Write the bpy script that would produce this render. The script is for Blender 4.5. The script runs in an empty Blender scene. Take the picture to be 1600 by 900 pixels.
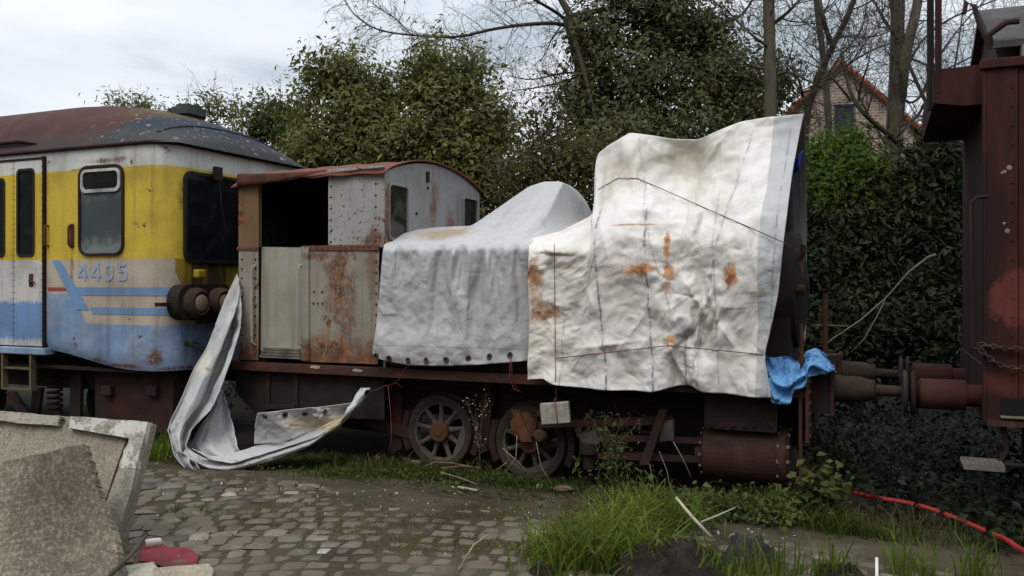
import bpy, math, random
import numpy as np
from mathutils import Matrix, Vector
from mathutils.geometry import tessellate_polygon
from mathutils.bvhtree import BVHTree

# ------------------------------------------------------------------ camera, sky, sun, exposure
SC = bpy.context.scene
COL = SC.collection
F = 1600 * 30.0 / 36.0          # focal length in photo pixels
EYE = 2.0
HZ = 445.0                      # row of the horizon in the photo

cd = bpy.data.cameras.new("camera")
cam = bpy.data.objects.new("camera", cd)
COL.objects.link(cam)
cam.location = (0, 0, EYE)
cam.rotation_euler = (math.radians(90), 0, 0)
cd.lens = 30
cd.sensor_width = 36
cd.shift_y = -(450 - HZ) / 1600
cd.clip_start = 0.05
cd.clip_end = 2000
SC.camera = cam

SUN_EL, SUN_AZ = 58.0, 202.0     # sun behind the camera, a little to the left, veiled by cloud
w = bpy.data.worlds.new("World")
SC.world = w
w.use_nodes = True
nt = w.node_tree
nt.nodes.clear()
wo = nt.nodes.new("ShaderNodeOutputWorld")
bg = nt.nodes.new("ShaderNodeBackground")
bg.inputs["Strength"].default_value = 0.1
nt.links.new(bg.outputs[0], wo.inputs[0])
sky = nt.nodes.new("ShaderNodeTexSky")
sky.sky_type = 'NISHITA'
sky.sun_disc = False
sky.sun_elevation = math.radians(SUN_EL)
sky.sun_rotation = math.radians(SUN_AZ)
tc = nt.nodes.new("ShaderNodeTexCoord")
mp = nt.nodes.new("ShaderNodeMapping")
mp.inputs["Scale"].default_value = (1.0, 1.0, 2.6)
mp.inputs["Location"].default_value = (0.35, 0.1, 0.15)
nt.links.new(tc.outputs["Generated"], mp.inputs[0])
nz = nt.nodes.new("ShaderNodeTexNoise")
nz.inputs["Scale"].default_value = 3.1
nz.inputs["Detail"].default_value = 6
nz.inputs["Roughness"].default_value = 0.5
nz.inputs["Distortion"].default_value = 0.35
nt.links.new(mp.outputs[0], nz.inputs["Vector"])
cr = nt.nodes.new("ShaderNodeValToRGB")
e = cr.color_ramp.elements
e[0].position = 0.36
e[0].color = (0.40, 0.46, 0.51, 1)
e[1].position = 0.60
e[1].color = (0.72, 0.745, 0.80, 1)
em = cr.color_ramp.elements.new(0.48)
em.color = (0.63, 0.67, 0.72, 1)
nt.links.new(nz.outputs["Fac"], cr.inputs[0])
# overcast sky: brighter towards the zenith
sx = nt.nodes.new("ShaderNodeSeparateXYZ")
nt.links.new(tc.outputs["Generated"], sx.inputs[0])
mr = nt.nodes.new("ShaderNodeMapRange")
mr.inputs["From Min"].default_value = 0.25
mr.inputs["From Max"].default_value = 1.0
mr.inputs["To Min"].default_value = 10.5
mr.inputs["To Max"].default_value = 23.0
nt.links.new(sx.outputs["Z"], mr.inputs["Value"])
vm = nt.nodes.new("ShaderNodeVectorMath")
vm.operation = 'SCALE'
nt.links.new(cr.outputs[0], vm.inputs[0])
nt.links.new(mr.outputs[0], vm.inputs["Scale"])
mxw = nt.nodes.new("ShaderNodeMix")
mxw.data_type = 'RGBA'
mxw.inputs[0].default_value = 0.93
nt.links.new(sky.outputs[0], mxw.inputs[6])
nt.links.new(vm.outputs[0], mxw.inputs[7])
# added dimming of the low sky behind the camera, deepening shade under the trains
lowz = nt.nodes.new("ShaderNodeMapRange")
lowz.interpolation_type = 'SMOOTHSTEP'
lowz.inputs["From Min"].default_value = 0.10
lowz.inputs["From Max"].default_value = 0.50
lowz.inputs["To Min"].default_value = 1.0
lowz.inputs["To Max"].default_value = 0.0
nt.links.new(sx.outputs["Z"], lowz.inputs["Value"])
beh = nt.nodes.new("ShaderNodeMapRange")
beh.interpolation_type = 'SMOOTHSTEP'
beh.inputs["From Min"].default_value = 0.35
beh.inputs["From Max"].default_value = -0.15
nt.links.new(sx.outputs["Y"], beh.inputs["Value"])
dk = nt.nodes.new("ShaderNodeMath")
dk.operation = 'MULTIPLY'
nt.links.new(lowz.outputs[0], dk.inputs[0])
nt.links.new(beh.outputs[0], dk.inputs[1])
mxd = nt.nodes.new("ShaderNodeMix")
mxd.data_type = 'RGBA'
nt.links.new(dk.outputs[0], mxd.inputs[0])
nt.links.new(mxw.outputs[2], mxd.inputs[6])
mxd.inputs[7].default_value = (0.9, 0.95, 0.95, 1)
nt.links.new(mxd.outputs[2], bg.inputs["Color"])

sl = bpy.data.lights.new("sun", 'SUN')
sl.energy = 1.25
sl.angle = math.radians(28)
sl.color = (1.0, 0.945, 0.86)
sun = bpy.data.objects.new("sun", sl)
COL.objects.link(sun)
_az, _el = math.radians(SUN_AZ), math.radians(SUN_EL)
sdir = Vector((math.sin(_az) * math.cos(_el), math.cos(_az) * math.cos(_el), math.sin(_el)))
sun.rotation_euler = sdir.to_track_quat('Z', 'Y').to_euler()
sun.location = sdir * 60

vs = SC.view_settings
vs.view_transform = 'Standard'
vs.look = 'None'
vs.exposure = 0.36
vs.gamma = 1.0
vs.use_curve_mapping = False

# ------------------------------------------------------------------ frames: camera rays and the railway track
rnd = random.Random(7)
TDIR = Vector((-2.326, 1.0, 0.0)).normalized() * -1.0     # along the track, to the right and nearer
NDIR = Vector((-TDIR.y, TDIR.x, 0.0))                     # away from the camera
P0 = Vector((-0.81, 9.39, 0.0))
C0 = P0.x * NDIR.x + P0.y * NDIR.y
RZ = math.atan2(TDIR.y, TDIR.x)
FR = Matrix.Translation(P0) @ Matrix.Rotation(RZ, 4, 'Z')  # track frame (s, d, z)


def W(px, py, Y):
    return Vector(((px - 800) / F * Y, Y, EYE - (py - HZ) / F * Y))


def TP(px, py, d):
    """point of the track frame on the plane at offset d seen at a photo pixel"""
    u = (px - 800) / F
    Y = (d + C0) / (u * NDIR.x + NDIR.y)
    X = u * Y
    s = (X - P0.x) * TDIR.x + (Y - P0.y) * TDIR.y
    return Vector((s, d, EYE - (py - HZ) / F * Y))


def TW(s, d, z):
    return FR @ Vector((s, d, z))


def track_d(x, y):
    return x * NDIR.x + y * NDIR.y - C0


# ------------------------------------------------------------------ mesh collecting
INV = {}


def frame_of(o):
    return INV.get(o.name, Matrix.Identity(4))


class MB:
    def __init__(s, fr=None):
        s.v, s.f, s.fr, s.mi, s.cur = [], [], fr, [], 0

    def add(s, vs_, fs_):
        o = len(s.v)
        s.v.extend([tuple(p) for p in vs_])
        s.f.extend([tuple(i + o for i in f_) for f_ in fs_])
        s.mi.extend([s.cur] * len(fs_))
        return s

    def box(s, lo, hi, mtx=None):
        (a, b, c), (x, y, z) = lo, hi
        vv = [(a, b, c), (x, b, c), (x, y, c), (a, y, c), (a, b, z), (x, b, z), (x, y, z), (a, y, z)]
        if mtx is not None:
            vv = [mtx @ Vector(p) for p in vv]
        return s.add(vv, [(0, 3, 2, 1), (4, 5, 6, 7), (0, 1, 5, 4), (1, 2, 6, 5), (2, 3, 7, 6), (3, 0, 4, 7)])

    def prism(s, loops, fn, t0, t1):
        """loops: outer ring then holes, 2-D; fn(a, b, t) -> point"""
        if not isinstance(loops[0][0], (tuple, list, Vector)):
            loops = [loops]
        flat = [p for l in loops for p in l]
        n = len(flat)
        tris = tessellate_polygon([[Vector((p[0], p[1], 0)) for p in l] for l in loops])
        vv = [fn(p[0], p[1], t0) for p in flat] + [fn(p[0], p[1], t1) for p in flat]
        ff = [tuple(t) for t in tris] + [tuple(i + n for i in reversed(t)) for t in tris]
        k = 0
        for l in loops:
            m = len(l)
            for i in range(m):
                a, b = k + i, k + (i + 1) % m
                ff.append((a, b, b + n, a + n))
            k += m
        return s.add(vv, ff)

    def side(s, loops, d0, d1):            # polygon in the (s, z) plane
        return s.prism(loops, lambda a, b, t: (a, t, b), d0, d1)

    def end(s, loops, s0, s1):             # polygon in the (d, z) plane
        return s.prism(loops, lambda a, b, t: (t, a, b), s0, s1)

    def flat(s, loops, z0, z1):
        return s.prism(loops, lambda a, b, t: (a, b, t), z0, z1)

    def tube(s, pts, r, n=8, cap=True):
        pts = [Vector(p) for p in pts]
        m = len(pts)
        rs = list(r) if isinstance(r, (list, tuple)) else [r] * m
        vv, ff = [], []
        ref = None
        for i, p in enumerate(pts):
            t = (pts[min(i + 1, m - 1)] - pts[max(i - 1, 0)])
            if t.length < 1e-9:
                t = Vector((0, 0, 1))
            t.normalize()
            if ref is None:
                ref = Vector((0, 0, 1)) if abs(t.z) < 0.9 else Vector((1, 0, 0))
            a = ref - t * ref.dot(t)
            if a.length < 1e-6:
                a = Vector((1, 0, 0)) - t * t.x
            a.normalize()
            ref = a
            b = t.cross(a)
            for k in range(n):
                q = 2 * math.pi * k / n
                vv.append(p + (a * math.cos(q) + b * math.sin(q)) * rs[i])
        for i in range(m - 1):
            for k in range(n):
                k2 = (k + 1) % n
                ff.append((i * n + k, i * n + k2, (i + 1) * n + k2, (i + 1) * n + k))
        if cap and n > 2:
            ff.append(tuple(range(n - 1, -1, -1)))
            ff.append(tuple((m - 1) * n + k for k in range(n)))
        return s.add(vv, ff)

    def lathe(s, prof, org, axis, n=24, cap=True):
        """prof: list of (r, h); h along axis"""
        ax = Vector(axis).normalized()
        ref = Vector((0, 0, 1)) if abs(ax.z) < 0.9 else Vector((1, 0, 0))
        a = (ref - ax * ref.dot(ax)).normalized()
        b = ax.cross(a)
        o = Vector(org)
        vv, ff = [], []
        for r, h in prof:
            for k in range(n):
                q = 2 * math.pi * k / n
                vv.append(o + ax * h + (a * math.cos(q) + b * math.sin(q)) * max(r, 1e-4))
        for i in range(len(prof) - 1):
            for k in range(n):
                k2 = (k + 1) % n
                ff.append((i * n + k, (i + 1) * n + k, (i + 1) * n + k2, i * n + k2))
        if cap:
            ff.append(tuple(range(n)))
            ff.append(tuple((len(prof) - 1) * n + k for k in range(n - 1, -1, -1)))
        return s.add(vv, ff)

    def torus(s, org, axis, R, r, n=16, m=6):
        ax = Vector(axis).normalized()
        ref = Vector((0, 0, 1)) if abs(ax.z) < 0.9 else Vector((1, 0, 0))
        a = (ref - ax * ref.dot(ax)).normalized()
        b = ax.cross(a)
        o = Vector(org)
        vv, ff = [], []
        for i in range(n):
            q = 2 * math.pi * i / n
            dr = a * math.cos(q) + b * math.sin(q)
            for k in range(m):
                p = 2 * math.pi * k / m
                vv.append(o + dr * (R + r * math.cos(p)) + ax * (r * math.sin(p)))
        for i in range(n):
            for k in range(m):
                i2, k2 = (i + 1) % n, (k + 1) % m
                ff.append((i * m + k, i2 * m + k, i2 * m + k2, i * m + k2))
        return s.add(vv, ff)

    def grid(s, P):
        """P: array (nu, nv, 3)"""
        nu, nv = P.shape[:2]
        vv = P.reshape(-1, 3).tolist()
        ff = []
        for i in range(nu - 1):
            for j in range(nv - 1):
                ff.append((i * nv + j, (i + 1) * nv + j, (i + 1) * nv + j + 1, i * nv + j + 1))
        return s.add(vv, ff)

    def bolts(s, pts, axis, r=0.012, h=0.01, n=6):
        for p in pts:
            s.lathe([(r, 0), (r * 0.8, h)], p, axis, n)
        return s

    def build(s, name, mat, parent=None, smooth=False, bevel=0, frame=None, seg=2, loc=None):
        me = bpy.data.meshes.new(name)
        V = np.array(s.v, dtype=float)
        M_ = s.fr if s.fr is not None else Matrix.Identity(4)
        if parent is not None:
            L = frame_of(parent)
        elif frame is not None:
            L = frame
        else:
            Ww = apply_m(M_, V)
            lo, hi = Ww.min(0), Ww.max(0)
            L = Matrix.Translation(((lo[0] + hi[0]) / 2, (lo[1] + hi[1]) / 2, lo[2]))
        V = apply_m(L.inverted() @ M_, V)
        me.from_pydata(V.tolist(), [], s.f)
        me.update()
        o = bpy.data.objects.new(name, me)
        COL.objects.link(o)
        if parent is not None:
            o.parent = parent
            INV[o.name] = L
        else:
            o.matrix_world = L
            INV[o.name] = L
        if mat is not None:
            for q_ in (mat if isinstance(mat, (list, tuple)) else [mat]):
                me.materials.append(q_)
            if s.cur and len(s.mi) == len(me.polygons):
                me.polygons.foreach_set("material_index", s.mi)
        if smooth:
            shade(o, smooth)
        if bevel:
            b = o.modifiers.new("bevel", 'BEVEL')
            b.width = bevel
            b.segments = seg
            b.limit_method = 'ANGLE'
            b.angle_limit = math.radians(40)
        return o


def apply_m(M_, V):
    A = np.array(M_)
    return V @ A[:3, :3].T + A[:3, 3]


def shade(o, ang):
    me = o.data
    me.polygons.foreach_set("use_smooth", [True] * len(me.polygons))
    if ang is not True:
        me.set_sharp_from_angle(angle=math.radians(ang))


def empty(name, M_, label=None, cat=None, group=None):
    o = bpy.data.objects.new(name, None)
    COL.objects.link(o)
    o.matrix_world = M_
    o.empty_display_size = 0.1
    INV[o.name] = M_
    return tag(o, label, cat, group)


def tag(o, label=None, cat=None, group=None, kind=None):
    if label:
        o["label"] = label
    if cat:
        o["category"] = cat
    if group:
        o["group"] = group
    if kind:
        o["kind"] = kind
    return o


def fast_mesh(name, V, faces_flat, nper, mat, parent=None, frame=None):
    """big meshes from numpy; every face has nper corners"""
    L = frame_of(parent) if parent is not None else (frame or Matrix.Identity(4))
    V = apply_m(L.inverted(), V)
    me = bpy.data.meshes.new(name)
    nf = len(faces_flat) // nper
    me.vertices.add(len(V))
    me.vertices.foreach_set("co", V.astype(np.float32).ravel())
    me.loops.add(len(faces_flat))
    me.loops.foreach_set("vertex_index", faces_flat.astype(np.int32))
    me.polygons.add(nf)
    me.polygons.foreach_set("loop_start", np.arange(0, nf * nper, nper, dtype=np.int32))
    me.update(calc_edges=True)
    me.validate()
    if mat:
        me.materials.append(mat)
    o = bpy.data.objects.new(name, me)
    COL.objects.link(o)
    if parent is not None:
        o.parent = parent
    else:
        o.matrix_world = L
    INV[o.name] = L
    return o


# ------------------------------------------------------------------ small maths
def smooth01(a, b, x):
    t = np.clip((x - a) / (b - a), 0, 1)
    return t * t * (3 - 2 * t)


def resample(poly, n, soft=0.0, par=None):
    P = np.array(poly, dtype=float)
    if par is None:
        t = np.concatenate([[0], np.cumsum(np.linalg.norm(np.diff(P, axis=0), axis=1))])
        t /= t[-1]
    else:
        t = np.array(par, dtype=float)
    u = np.linspace(0, 1, n)
    R = np.stack([np.interp(u, t, P[:, k]) for k in range(P.shape[1])], 1)
    if soft > 0:
        k = int(max(1, soft * n))
        for _ in range(3):
            Q = R.copy()
            pad = np.concatenate([np.repeat(R[:1], k, 0), R, np.repeat(R[-1:], k, 0)])
            c = np.cumsum(np.concatenate([np.zeros((1, R.shape[1])), pad]), 0)
            Q = (c[2 * k + 1:] - c[:-2 * k - 1]) / (2 * k + 1)
            Q[0], Q[-1] = R[0], R[-1]
            R = Q
    return R


def coons(B, T, L, R):
    """B, T: (nu, k) bottom and top; L, R: (nv, k) left and right -> (nu, nv, k)"""
    nu, nv = len(B), len(L)
    u = np.linspace(0, 1, nu)[:, None, None]
    v = np.linspace(0, 1, nv)[None, :, None]
    S = (1 - v) * B[:, None] + v * T[:, None] + (1 - u) * L[None] + u * R[None]
    S -= (1 - u) * (1 - v) * B[0] + u * (1 - v) * B[-1] + (1 - u) * v * T[0] + u * v * T[-1]
    return S


def crumple(P, cell, seed, sharp=0.22):
    """facetted, creased height field over 2-D points"""
    g = np.random.default_rng(seed)
    lo, hi = P.min(0) - cell, P.max(0) + cell
    nx = np.maximum(1, np.ceil((hi - lo) / cell)).astype(int)
    X, Y = np.meshgrid(np.arange(nx[0]), np.arange(nx[1]), indexing='ij')
    c = np.stack([X.ravel(), Y.ravel()], 1) + g.random((X.size, 2))
    c = lo + c * cell
    G = g.normal(size=(len(c), 2))
    out = np.zeros(len(P))
    tau = (sharp * cell) ** 2
    for k in range(0, len(P), 4000):
        q = P[k:k + 4000]
        D = ((q[:, None] - c[None]) ** 2).sum(2)
        wgt = np.exp(-(D - D.min(1, keepdims=True)) / tau)
        wgt /= wgt.sum(1, keepdims=True)
        val = ((q[:, None] - c[None]) * G[None]).sum(2)
        out[k:k + 4000] = (wgt * val).sum(1)
    return out


def creases(P, n, seed, lo=0.15, hi=0.7, w=0.018, amp=0.014, vert=0.0):
    """short random fold lines with a sharp crest over 2-D points"""
    g = np.random.default_rng(seed)
    a, b = P.min(0), P.max(0)
    out = np.zeros(len(P))
    for _ in range(n):
        c = a + g.random(2) * (b - a)
        th = g.uniform(0, math.pi) if g.random() > vert else math.pi / 2 + g.normal(0, .16)
        L = g.uniform(lo, hi) / 2
        t = np.array([math.cos(th), math.sin(th)])
        q = P - c
        u = q @ t
        v = q @ np.array([-t[1], t[0]]) + 0.10 * u * u * g.normal() / L
        wd = w * g.uniform(.6, 1.8)
        side = np.where(v > 0, g.uniform(.5, 2.2), g.uniform(.5, 2.2))
        out += amp * g.normal() * np.exp(-np.abs(v) / (wd * side)) * np.clip(1 - (u / L) ** 2, 0, 1)
    return out


def up2(P):
    """double a grid's resolution along both axes with a cubic rule"""
    for ax in (0, 1):
        Q = np.moveaxis(P, ax, 0)
        n = Q.shape[0]
        pad = np.concatenate([2 * Q[:1] - Q[1:2], Q, 2 * Q[-1:] - Q[-2:-1]])
        mid = (-pad[:-3] + 9 * pad[1:-2] + 9 * pad[2:-1] - pad[3:]) / 16
        R = np.zeros((2 * n - 1,) + Q.shape[1:])
        R[0::2] = Q
        R[1::2] = mid
        P = np.moveaxis(R, 0, ax)
    return P


def relax(P, eps, iters, seed, noise=0.01, bend=0.5, rim=0.6, inner=0.001, back=0.04, grav=0.0, nsm=2):
    """let a sheet with a little too much cloth buckle into folds (position based, gridwise).
    P (nu, nv, 3) in track axes; eps: surplus length, a number or an array (nu, nv)"""
    g = np.random.default_rng(seed)
    T = P.copy()
    nu, nv = P.shape[:2]
    EU, EV = [np.broadcast_to(np.asarray(e_, float), (nu, nv)) for e_ in eps]
    pin = np.full((nu, nv), inner)
    pin[0], pin[-1], pin[:, 0], pin[:, -1] = rim, rim, rim, rim
    nz = g.normal(0, noise, (nu, nv))
    for _ in range(nsm):
        nz[1:-1, 1:-1] = (nz[1:-1, 1:-1] * 2 + nz[:-2, 1:-1] + nz[2:, 1:-1] + nz[1:-1, :-2] + nz[1:-1, 2:]) / 4
    P = P.copy()
    P[..., 1] += nz
    cons = []
    for (di, dj, k) in ((1, 0, 1.0), (0, 1, 1.0), (1, 1, .5), (1, -1, .5), (2, 0, bend), (0, 2, bend), (4, 0, bend * .7), (0, 4, bend * .7)):
        for par in (0, 1):
            step = max(abs(di), abs(dj))
            I, J = np.meshgrid(np.arange(nu), np.arange(nv), indexing='ij')
            E = EU if dj == 0 else (EV if di == 0 else (EU + EV) / 2)
            key = (I // step if di else J // step)
            ok = (key % 2 == par) & (I + di < nu) & (J + dj >= 0) & (J + dj < nv)
            a = (I * nv + J)[ok]
            b = ((I + di) * nv + J + dj)[ok]
            L0 = np.linalg.norm(T.reshape(-1, 3)[a] - T.reshape(-1, 3)[b], axis=1) * (1 + (E.ravel()[a] + E.ravel()[b]) / 2)
            cons.append((a, b, L0 * (0.97 if step > 1 else 1.0), k, step > 1))
    Q = P.reshape(-1, 3)
    Tq = T.reshape(-1, 3)
    pq_ = pin.reshape(-1, 1)
    for it in range(iters):
        for a, b, L0, k, only in cons:
            d = Q[b] - Q[a]
            L = np.linalg.norm(d, axis=1) + 1e-9
            c = (L - L0) / L * 0.5 * k
            if only:
                c = np.minimum(c, 0)
            c = d * c[:, None]
            Q[a] += c
            Q[b] -= c
        Q += (Tq - Q) * pq_
        Q[:, 2] -= grav
        Q[:, 1] = np.minimum(Q[:, 1], Tq[:, 1] + back)
    return Q.reshape(nu, nv, 3)


def folded(P, e1, e2, seed, **kw):
    """coarse buckling, then finer wrinkles, at the full resolution of P (4n+1 by 4m+1 points)"""
    e1 = [np.broadcast_to(np.asarray(e_, float), P.shape[:2])[::4, ::4] for e_ in e1]
    e2 = [np.broadcast_to(np.asarray(e_, float), P.shape[:2])[::2, ::2] for e_ in e2]
    A = relax(P[::4, ::4], e1, 160, seed, 0.03, nsm=4, **kw)
    B = up2(A)
    B = relax(B, e2, 60, seed + 1, 0.008, bend=.4, rim=.5, inner=.001, back=.03, nsm=2)
    return up2(B)


def vnoise(P, scale, seed, octv=3):
    """value noise, 2-D points"""
    g = np.random.default_rng(seed)
    T = g.random((64, 64))
    out = np.zeros(len(P))
    amp, tot = 1.0, 0.0
    for o_ in range(octv):
        q = P * (scale * 2 ** o_) + 17.3 * o_
        i = np.floor(q).astype(int)
        f = q - i
        f = f * f * (3 - 2 * f)
        a = T[i[:, 0] % 64, i[:, 1] % 64]
        b = T[(i[:, 0] + 1) % 64, i[:, 1] % 64]
        c = T[i[:, 0] % 64, (i[:, 1] + 1) % 64]
        d = T[(i[:, 0] + 1) % 64, (i[:, 1] + 1) % 64]
        out += amp * ((a * (1 - f[:, 0]) + b * f[:, 0]) * (1 - f[:, 1]) + (c * (1 - f[:, 0]) + d * f[:, 0]) * f[:, 1])
        tot += amp
        amp *= 0.5
    return out / tot


def rrect(x0, x1, y0, y1, r, n=5):
    pts = []
    for cx, cy, a0 in ((x1 - r, y1 - r, 0), (x0 + r, y1 - r, 90), (x0 + r, y0 + r, 180), (x1 - r, y0 + r, 270)):
        for k in range(n + 1):
            a = math.radians(a0 + 90 * k / n)
            pts.append((cx + r * math.cos(a), cy + r * math.sin(a)))
    return pts


# ------------------------------------------------------------------ materials
class Mat:
    def __init__(s, name, rough=0.7, spec=0.4, metal=0.0):
        s.m = bpy.data.materials.new(name)
        s.m.use_nodes = True
        s.t = s.m.node_tree
        s.p = s.t.nodes["Principled BSDF"]
        s.p.inputs["Roughness"].default_value = rough
        s.p.inputs["Specular IOR Level"].default_value = spec
        s.p.inputs["Metallic"].default_value = metal
        s._tc = None

    def put(s, sock, val):
        if hasattr(val, "is_output"):
            s.t.links.new(val, sock)
        elif val is not None:
            if sock.type == 'RGBA' and len(val) == 3:
                val = (*val, 1)
            sock.default_value = val

    def node(s, typ, **props):
        n = s.t.nodes.new(typ)
        for k, v in props.items():
            setattr(n, k, v)
        return n

    @property
    def obj(s):
        if s._tc is None:
            s._tc = s.node("ShaderNodeTexCoord")
        return s._tc.outputs["Object"]

    def mapping(s, scale=(1, 1, 1), loc=(0, 0, 0), rot=(0, 0, 0), vec=None):
        n = s.node("ShaderNodeMapping")
        s.put(n.inputs[0], vec or s.obj)
        n.inputs["Scale"].default_value = scale
        n.inputs["Location"].default_value = loc
        n.inputs["Rotation"].default_value = rot
        return n.outputs[0]

    def noise(s, scale=5, detail=4, rough=0.55, dist=0.0, vec=None, color=False):
        n = s.node("ShaderNodeTexNoise")
        s.put(n.inputs["Vector"], vec or s.obj)
        n.inputs["Scale"].default_value = scale
        n.inputs["Detail"].default_value = detail
        n.inputs["Roughness"].default_value = rough
        n.inputs["Distortion"].default_value = dist
        return n.outputs["Color" if color else "Fac"]

    def voro(s, scale=5, feature='F1', vec=None, out="Distance", rand=1.0):
        n = s.node("ShaderNodeTexVoronoi", feature=feature)
        s.put(n.inputs["Vector"], vec or s.obj)
        n.inputs["Scale"].default_value = scale
        n.inputs["Randomness"].default_value = rand
        return n.outputs[out]

    def ramp(s, fac, stops, interp='LINEAR'):
        n = s.node("ShaderNodeValToRGB")
        r = n.color_ramp
        r.interpolation = interp
        while len(r.elements) < len(stops):
            r.elements.new(0.5)
        for el, (p, c) in zip(r.elements, stops):
            el.position = p
            if not hasattr(c, "__len__"):
                c = (c, c, c)
            el.color = (*c[:3], 1)
        s.put(n.inputs[0], fac)
        return n.outputs[0]

    def step(s, fac, a, b):
        n = s.node("ShaderNodeMapRange")
        n.interpolation_type = 'SMOOTHSTEP'
        s.put(n.inputs["Value"], fac)
        if a > b:
            n.inputs["From Min"].default_value = b
            n.inputs["From Max"].default_value = a
            n.inputs["To Min"].default_value = 1
            n.inputs["To Max"].default_value = 0
        else:
            n.inputs["From Min"].default_value = a
            n.inputs["From Max"].default_value = b
        return n.outputs[0]

    def math(s, op, a, b=None, c=None, clamp=False):
        n = s.node("ShaderNodeMath", operation=op, use_clamp=clamp)
        for i, v in enumerate((a, b, c)):
            if v is not None:
                s.put(n.inputs[i], v)
        return n.outputs[0]

    def mix(s, fac, a, b, mode='MIX'):
        n = s.node("ShaderNodeMix", data_type='RGBA', blend_type=mode)
        s.put(n.inputs[0], fac)
        s.put(n.inputs[6], a)
        s.put(n.inputs[7], b)
        return n.outputs[2]

    def xyz(s, vec=None):
        n = s.node("ShaderNodeSeparateXYZ")
        s.put(n.inputs[0], vec or s.obj)
        return n.outputs

    def island(s):
        return s.node("ShaderNodeNewGeometry").outputs["Random Per Island"]

    def bump(s, h, strength=0.3, dist=0.02, nrm=None):
        n = s.node("ShaderNodeBump")
        n.inputs["Strength"].default_value = strength
        n.inputs["Distance"].default_value = dist
        s.put(n.inputs["Height"], h)
        if nrm is not None:
            s.put(n.inputs["Normal"], nrm)
        s.put(s.p.inputs["Normal"], n.outputs[0])
        return n.outputs[0]

    def color(s, c):
        s.put(s.p.inputs["Base Color"], c)
        return s

    def rough(s, r):
        s.put(s.p.inputs["Roughness"], r)
        return s

    def blob(s, cx, cz, rx, rz, soft=0.5, wob=0.5, nscale=6, ax=0):
        """stain mask round a point of the (x, z) plane of the object's own coordinates"""
        nv = s.noise(nscale, 8, 0.68, 0.5)
        x, y, z = s.xyz()
        x = y if ax else x
        dx = s.math('DIVIDE', s.math('SUBTRACT', x, cx), rx)
        dz = s.math('DIVIDE', s.math('SUBTRACT', z, cz), rz)
        r = s.math('SQRT', s.math('ADD', s.math('MULTIPLY', dx, dx), s.math('MULTIPLY', dz, dz)))
        r = s.math('ADD', r, s.math('MULTIPLY', s.math('SUBTRACT', nv, 0.5), wob * 4))
        return s.step(r, 1.0 + soft * 0.5, 1.0 - soft * 0.7)

    def done(s):
        return s.m


RUST_A, RUST_B, RUST_C = (0.10, 0.038, 0.016), (0.27, 0.095, 0.027), (0.045, 0.022, 0.013)


def rust_col(m, scale=5):
    return m.ramp(m.noise(scale, 6, 0.65), [(0.3, RUST_C), (0.48, RUST_A), (0.68, RUST_B)])


def weathered(name, base, rust=0.3, streak=0.5, rough=0.6, spec=0.35, bottom=None, blobs=(), scale=3.0,
              dirt=(0.07, 0.055, 0.04), bands=None, chips=0.0, streakcol=(0.11, 0.06, 0.03), ax=0):
    """old paint on steel: stains, runs, chips and rust"""
    m = Mat(name, rough, spec)
    c = base
    if bands is not None:
        c = bands(m)
    fine = m.noise(26, 4, 0.6)
    c = m.mix(1.0, c, m.ramp(fine, [(0.3, 0.91), (0.7, 1.05)]), 'MULTIPLY')
    big = m.noise(1.7, 5, 0.55)
    c = m.mix(m.math('MULTIPLY', m.step(big, 0.42, 0.72), 0.35), c, dirt)
    runs = m.noise(1.0, 5, 0.6, 0.25, m.mapping((9, 9, 0.55)))
    c = m.mix(m.math('MULTIPLY', m.step(runs, 0.48, 0.75), streak), c, streakcol)
    n1 = m.noise(scale, 8, 0.68, 0.3)
    lo = 0.72 - 0.28 * rust
    mask = m.step(n1, lo, lo + 0.07)
    if bottom:
        x, y, z = m.xyz()
        g = m.step(m.math('ADD', z, m.math('MULTIPLY', m.math('SUBTRACT', m.noise(5, 5), 0.5), bottom[2])), bottom[1], bottom[0])
        mask = m.math('MAXIMUM', mask, m.math('MULTIPLY', g, 0.92))
    for b in blobs:
        k = m.blob(*b[:4], soft=0.9, wob=0.75, nscale=6, ax=ax)
        k = m.math('MULTIPLY', k, m.step(m.noise(30, 5, 0.7, 0, m.mapping((1, 1, .45))), 0.30, 0.55))
        mask = m.math('MAXIMUM', mask, m.math('MULTIPLY', k, b[4] if len(b) > 4 else 0.9))
    c = m.mix(mask, c, rust_col(m, 7))
    if chips:
        ch = m.math('ADD', m.noise(16, 4, 0.75), m.math('MULTIPLY', m.math('SUBTRACT', m.noise(1.8, 4), .5), .35))
        c = m.mix(m.step(ch, 0.77 - chips * 0.25, 0.82 - chips * 0.25), c, m.mix(m.noise(9, 3), (0.03, 0.013, 0.008), (0.10, 0.042, 0.02)))
    m.color(c)
    m.rough(m.math('ADD', m.math('MULTIPLY', mask, 0.3), rough - 0.05))
    h = m.math('ADD', m.math('MULTIPLY', mask, 0.7), m.math('MULTIPLY', fine, 0.4))
    h = m.math('ADD', h, m.math('MULTIPLY', m.noise(2.2, 2), 2.5))
    m.bump(h, 0.35, 0.012)
    return m.done()


def plain_rust(name, a=RUST_C, b=RUST_A, c=None, rough=0.85, scale=5):
    m = Mat(name, rough, 0.25)
    n = m.noise(scale, 8, 0.66, 0.2)
    stops = [(0.32, a), (0.66, b)] + ([(0.8, c)] if c else [])
    col = m.ramp(n, stops)
    col = m.mix(m.step(m.noise(1.3, 4), 0.45, 0.7), col, m.mix(0.6, a, (0.02, 0.015, 0.012)))
    m.color(col)
    m.bump(m.noise(38, 5, 0.7), 0.4, 0.008)
    return m.done()


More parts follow.
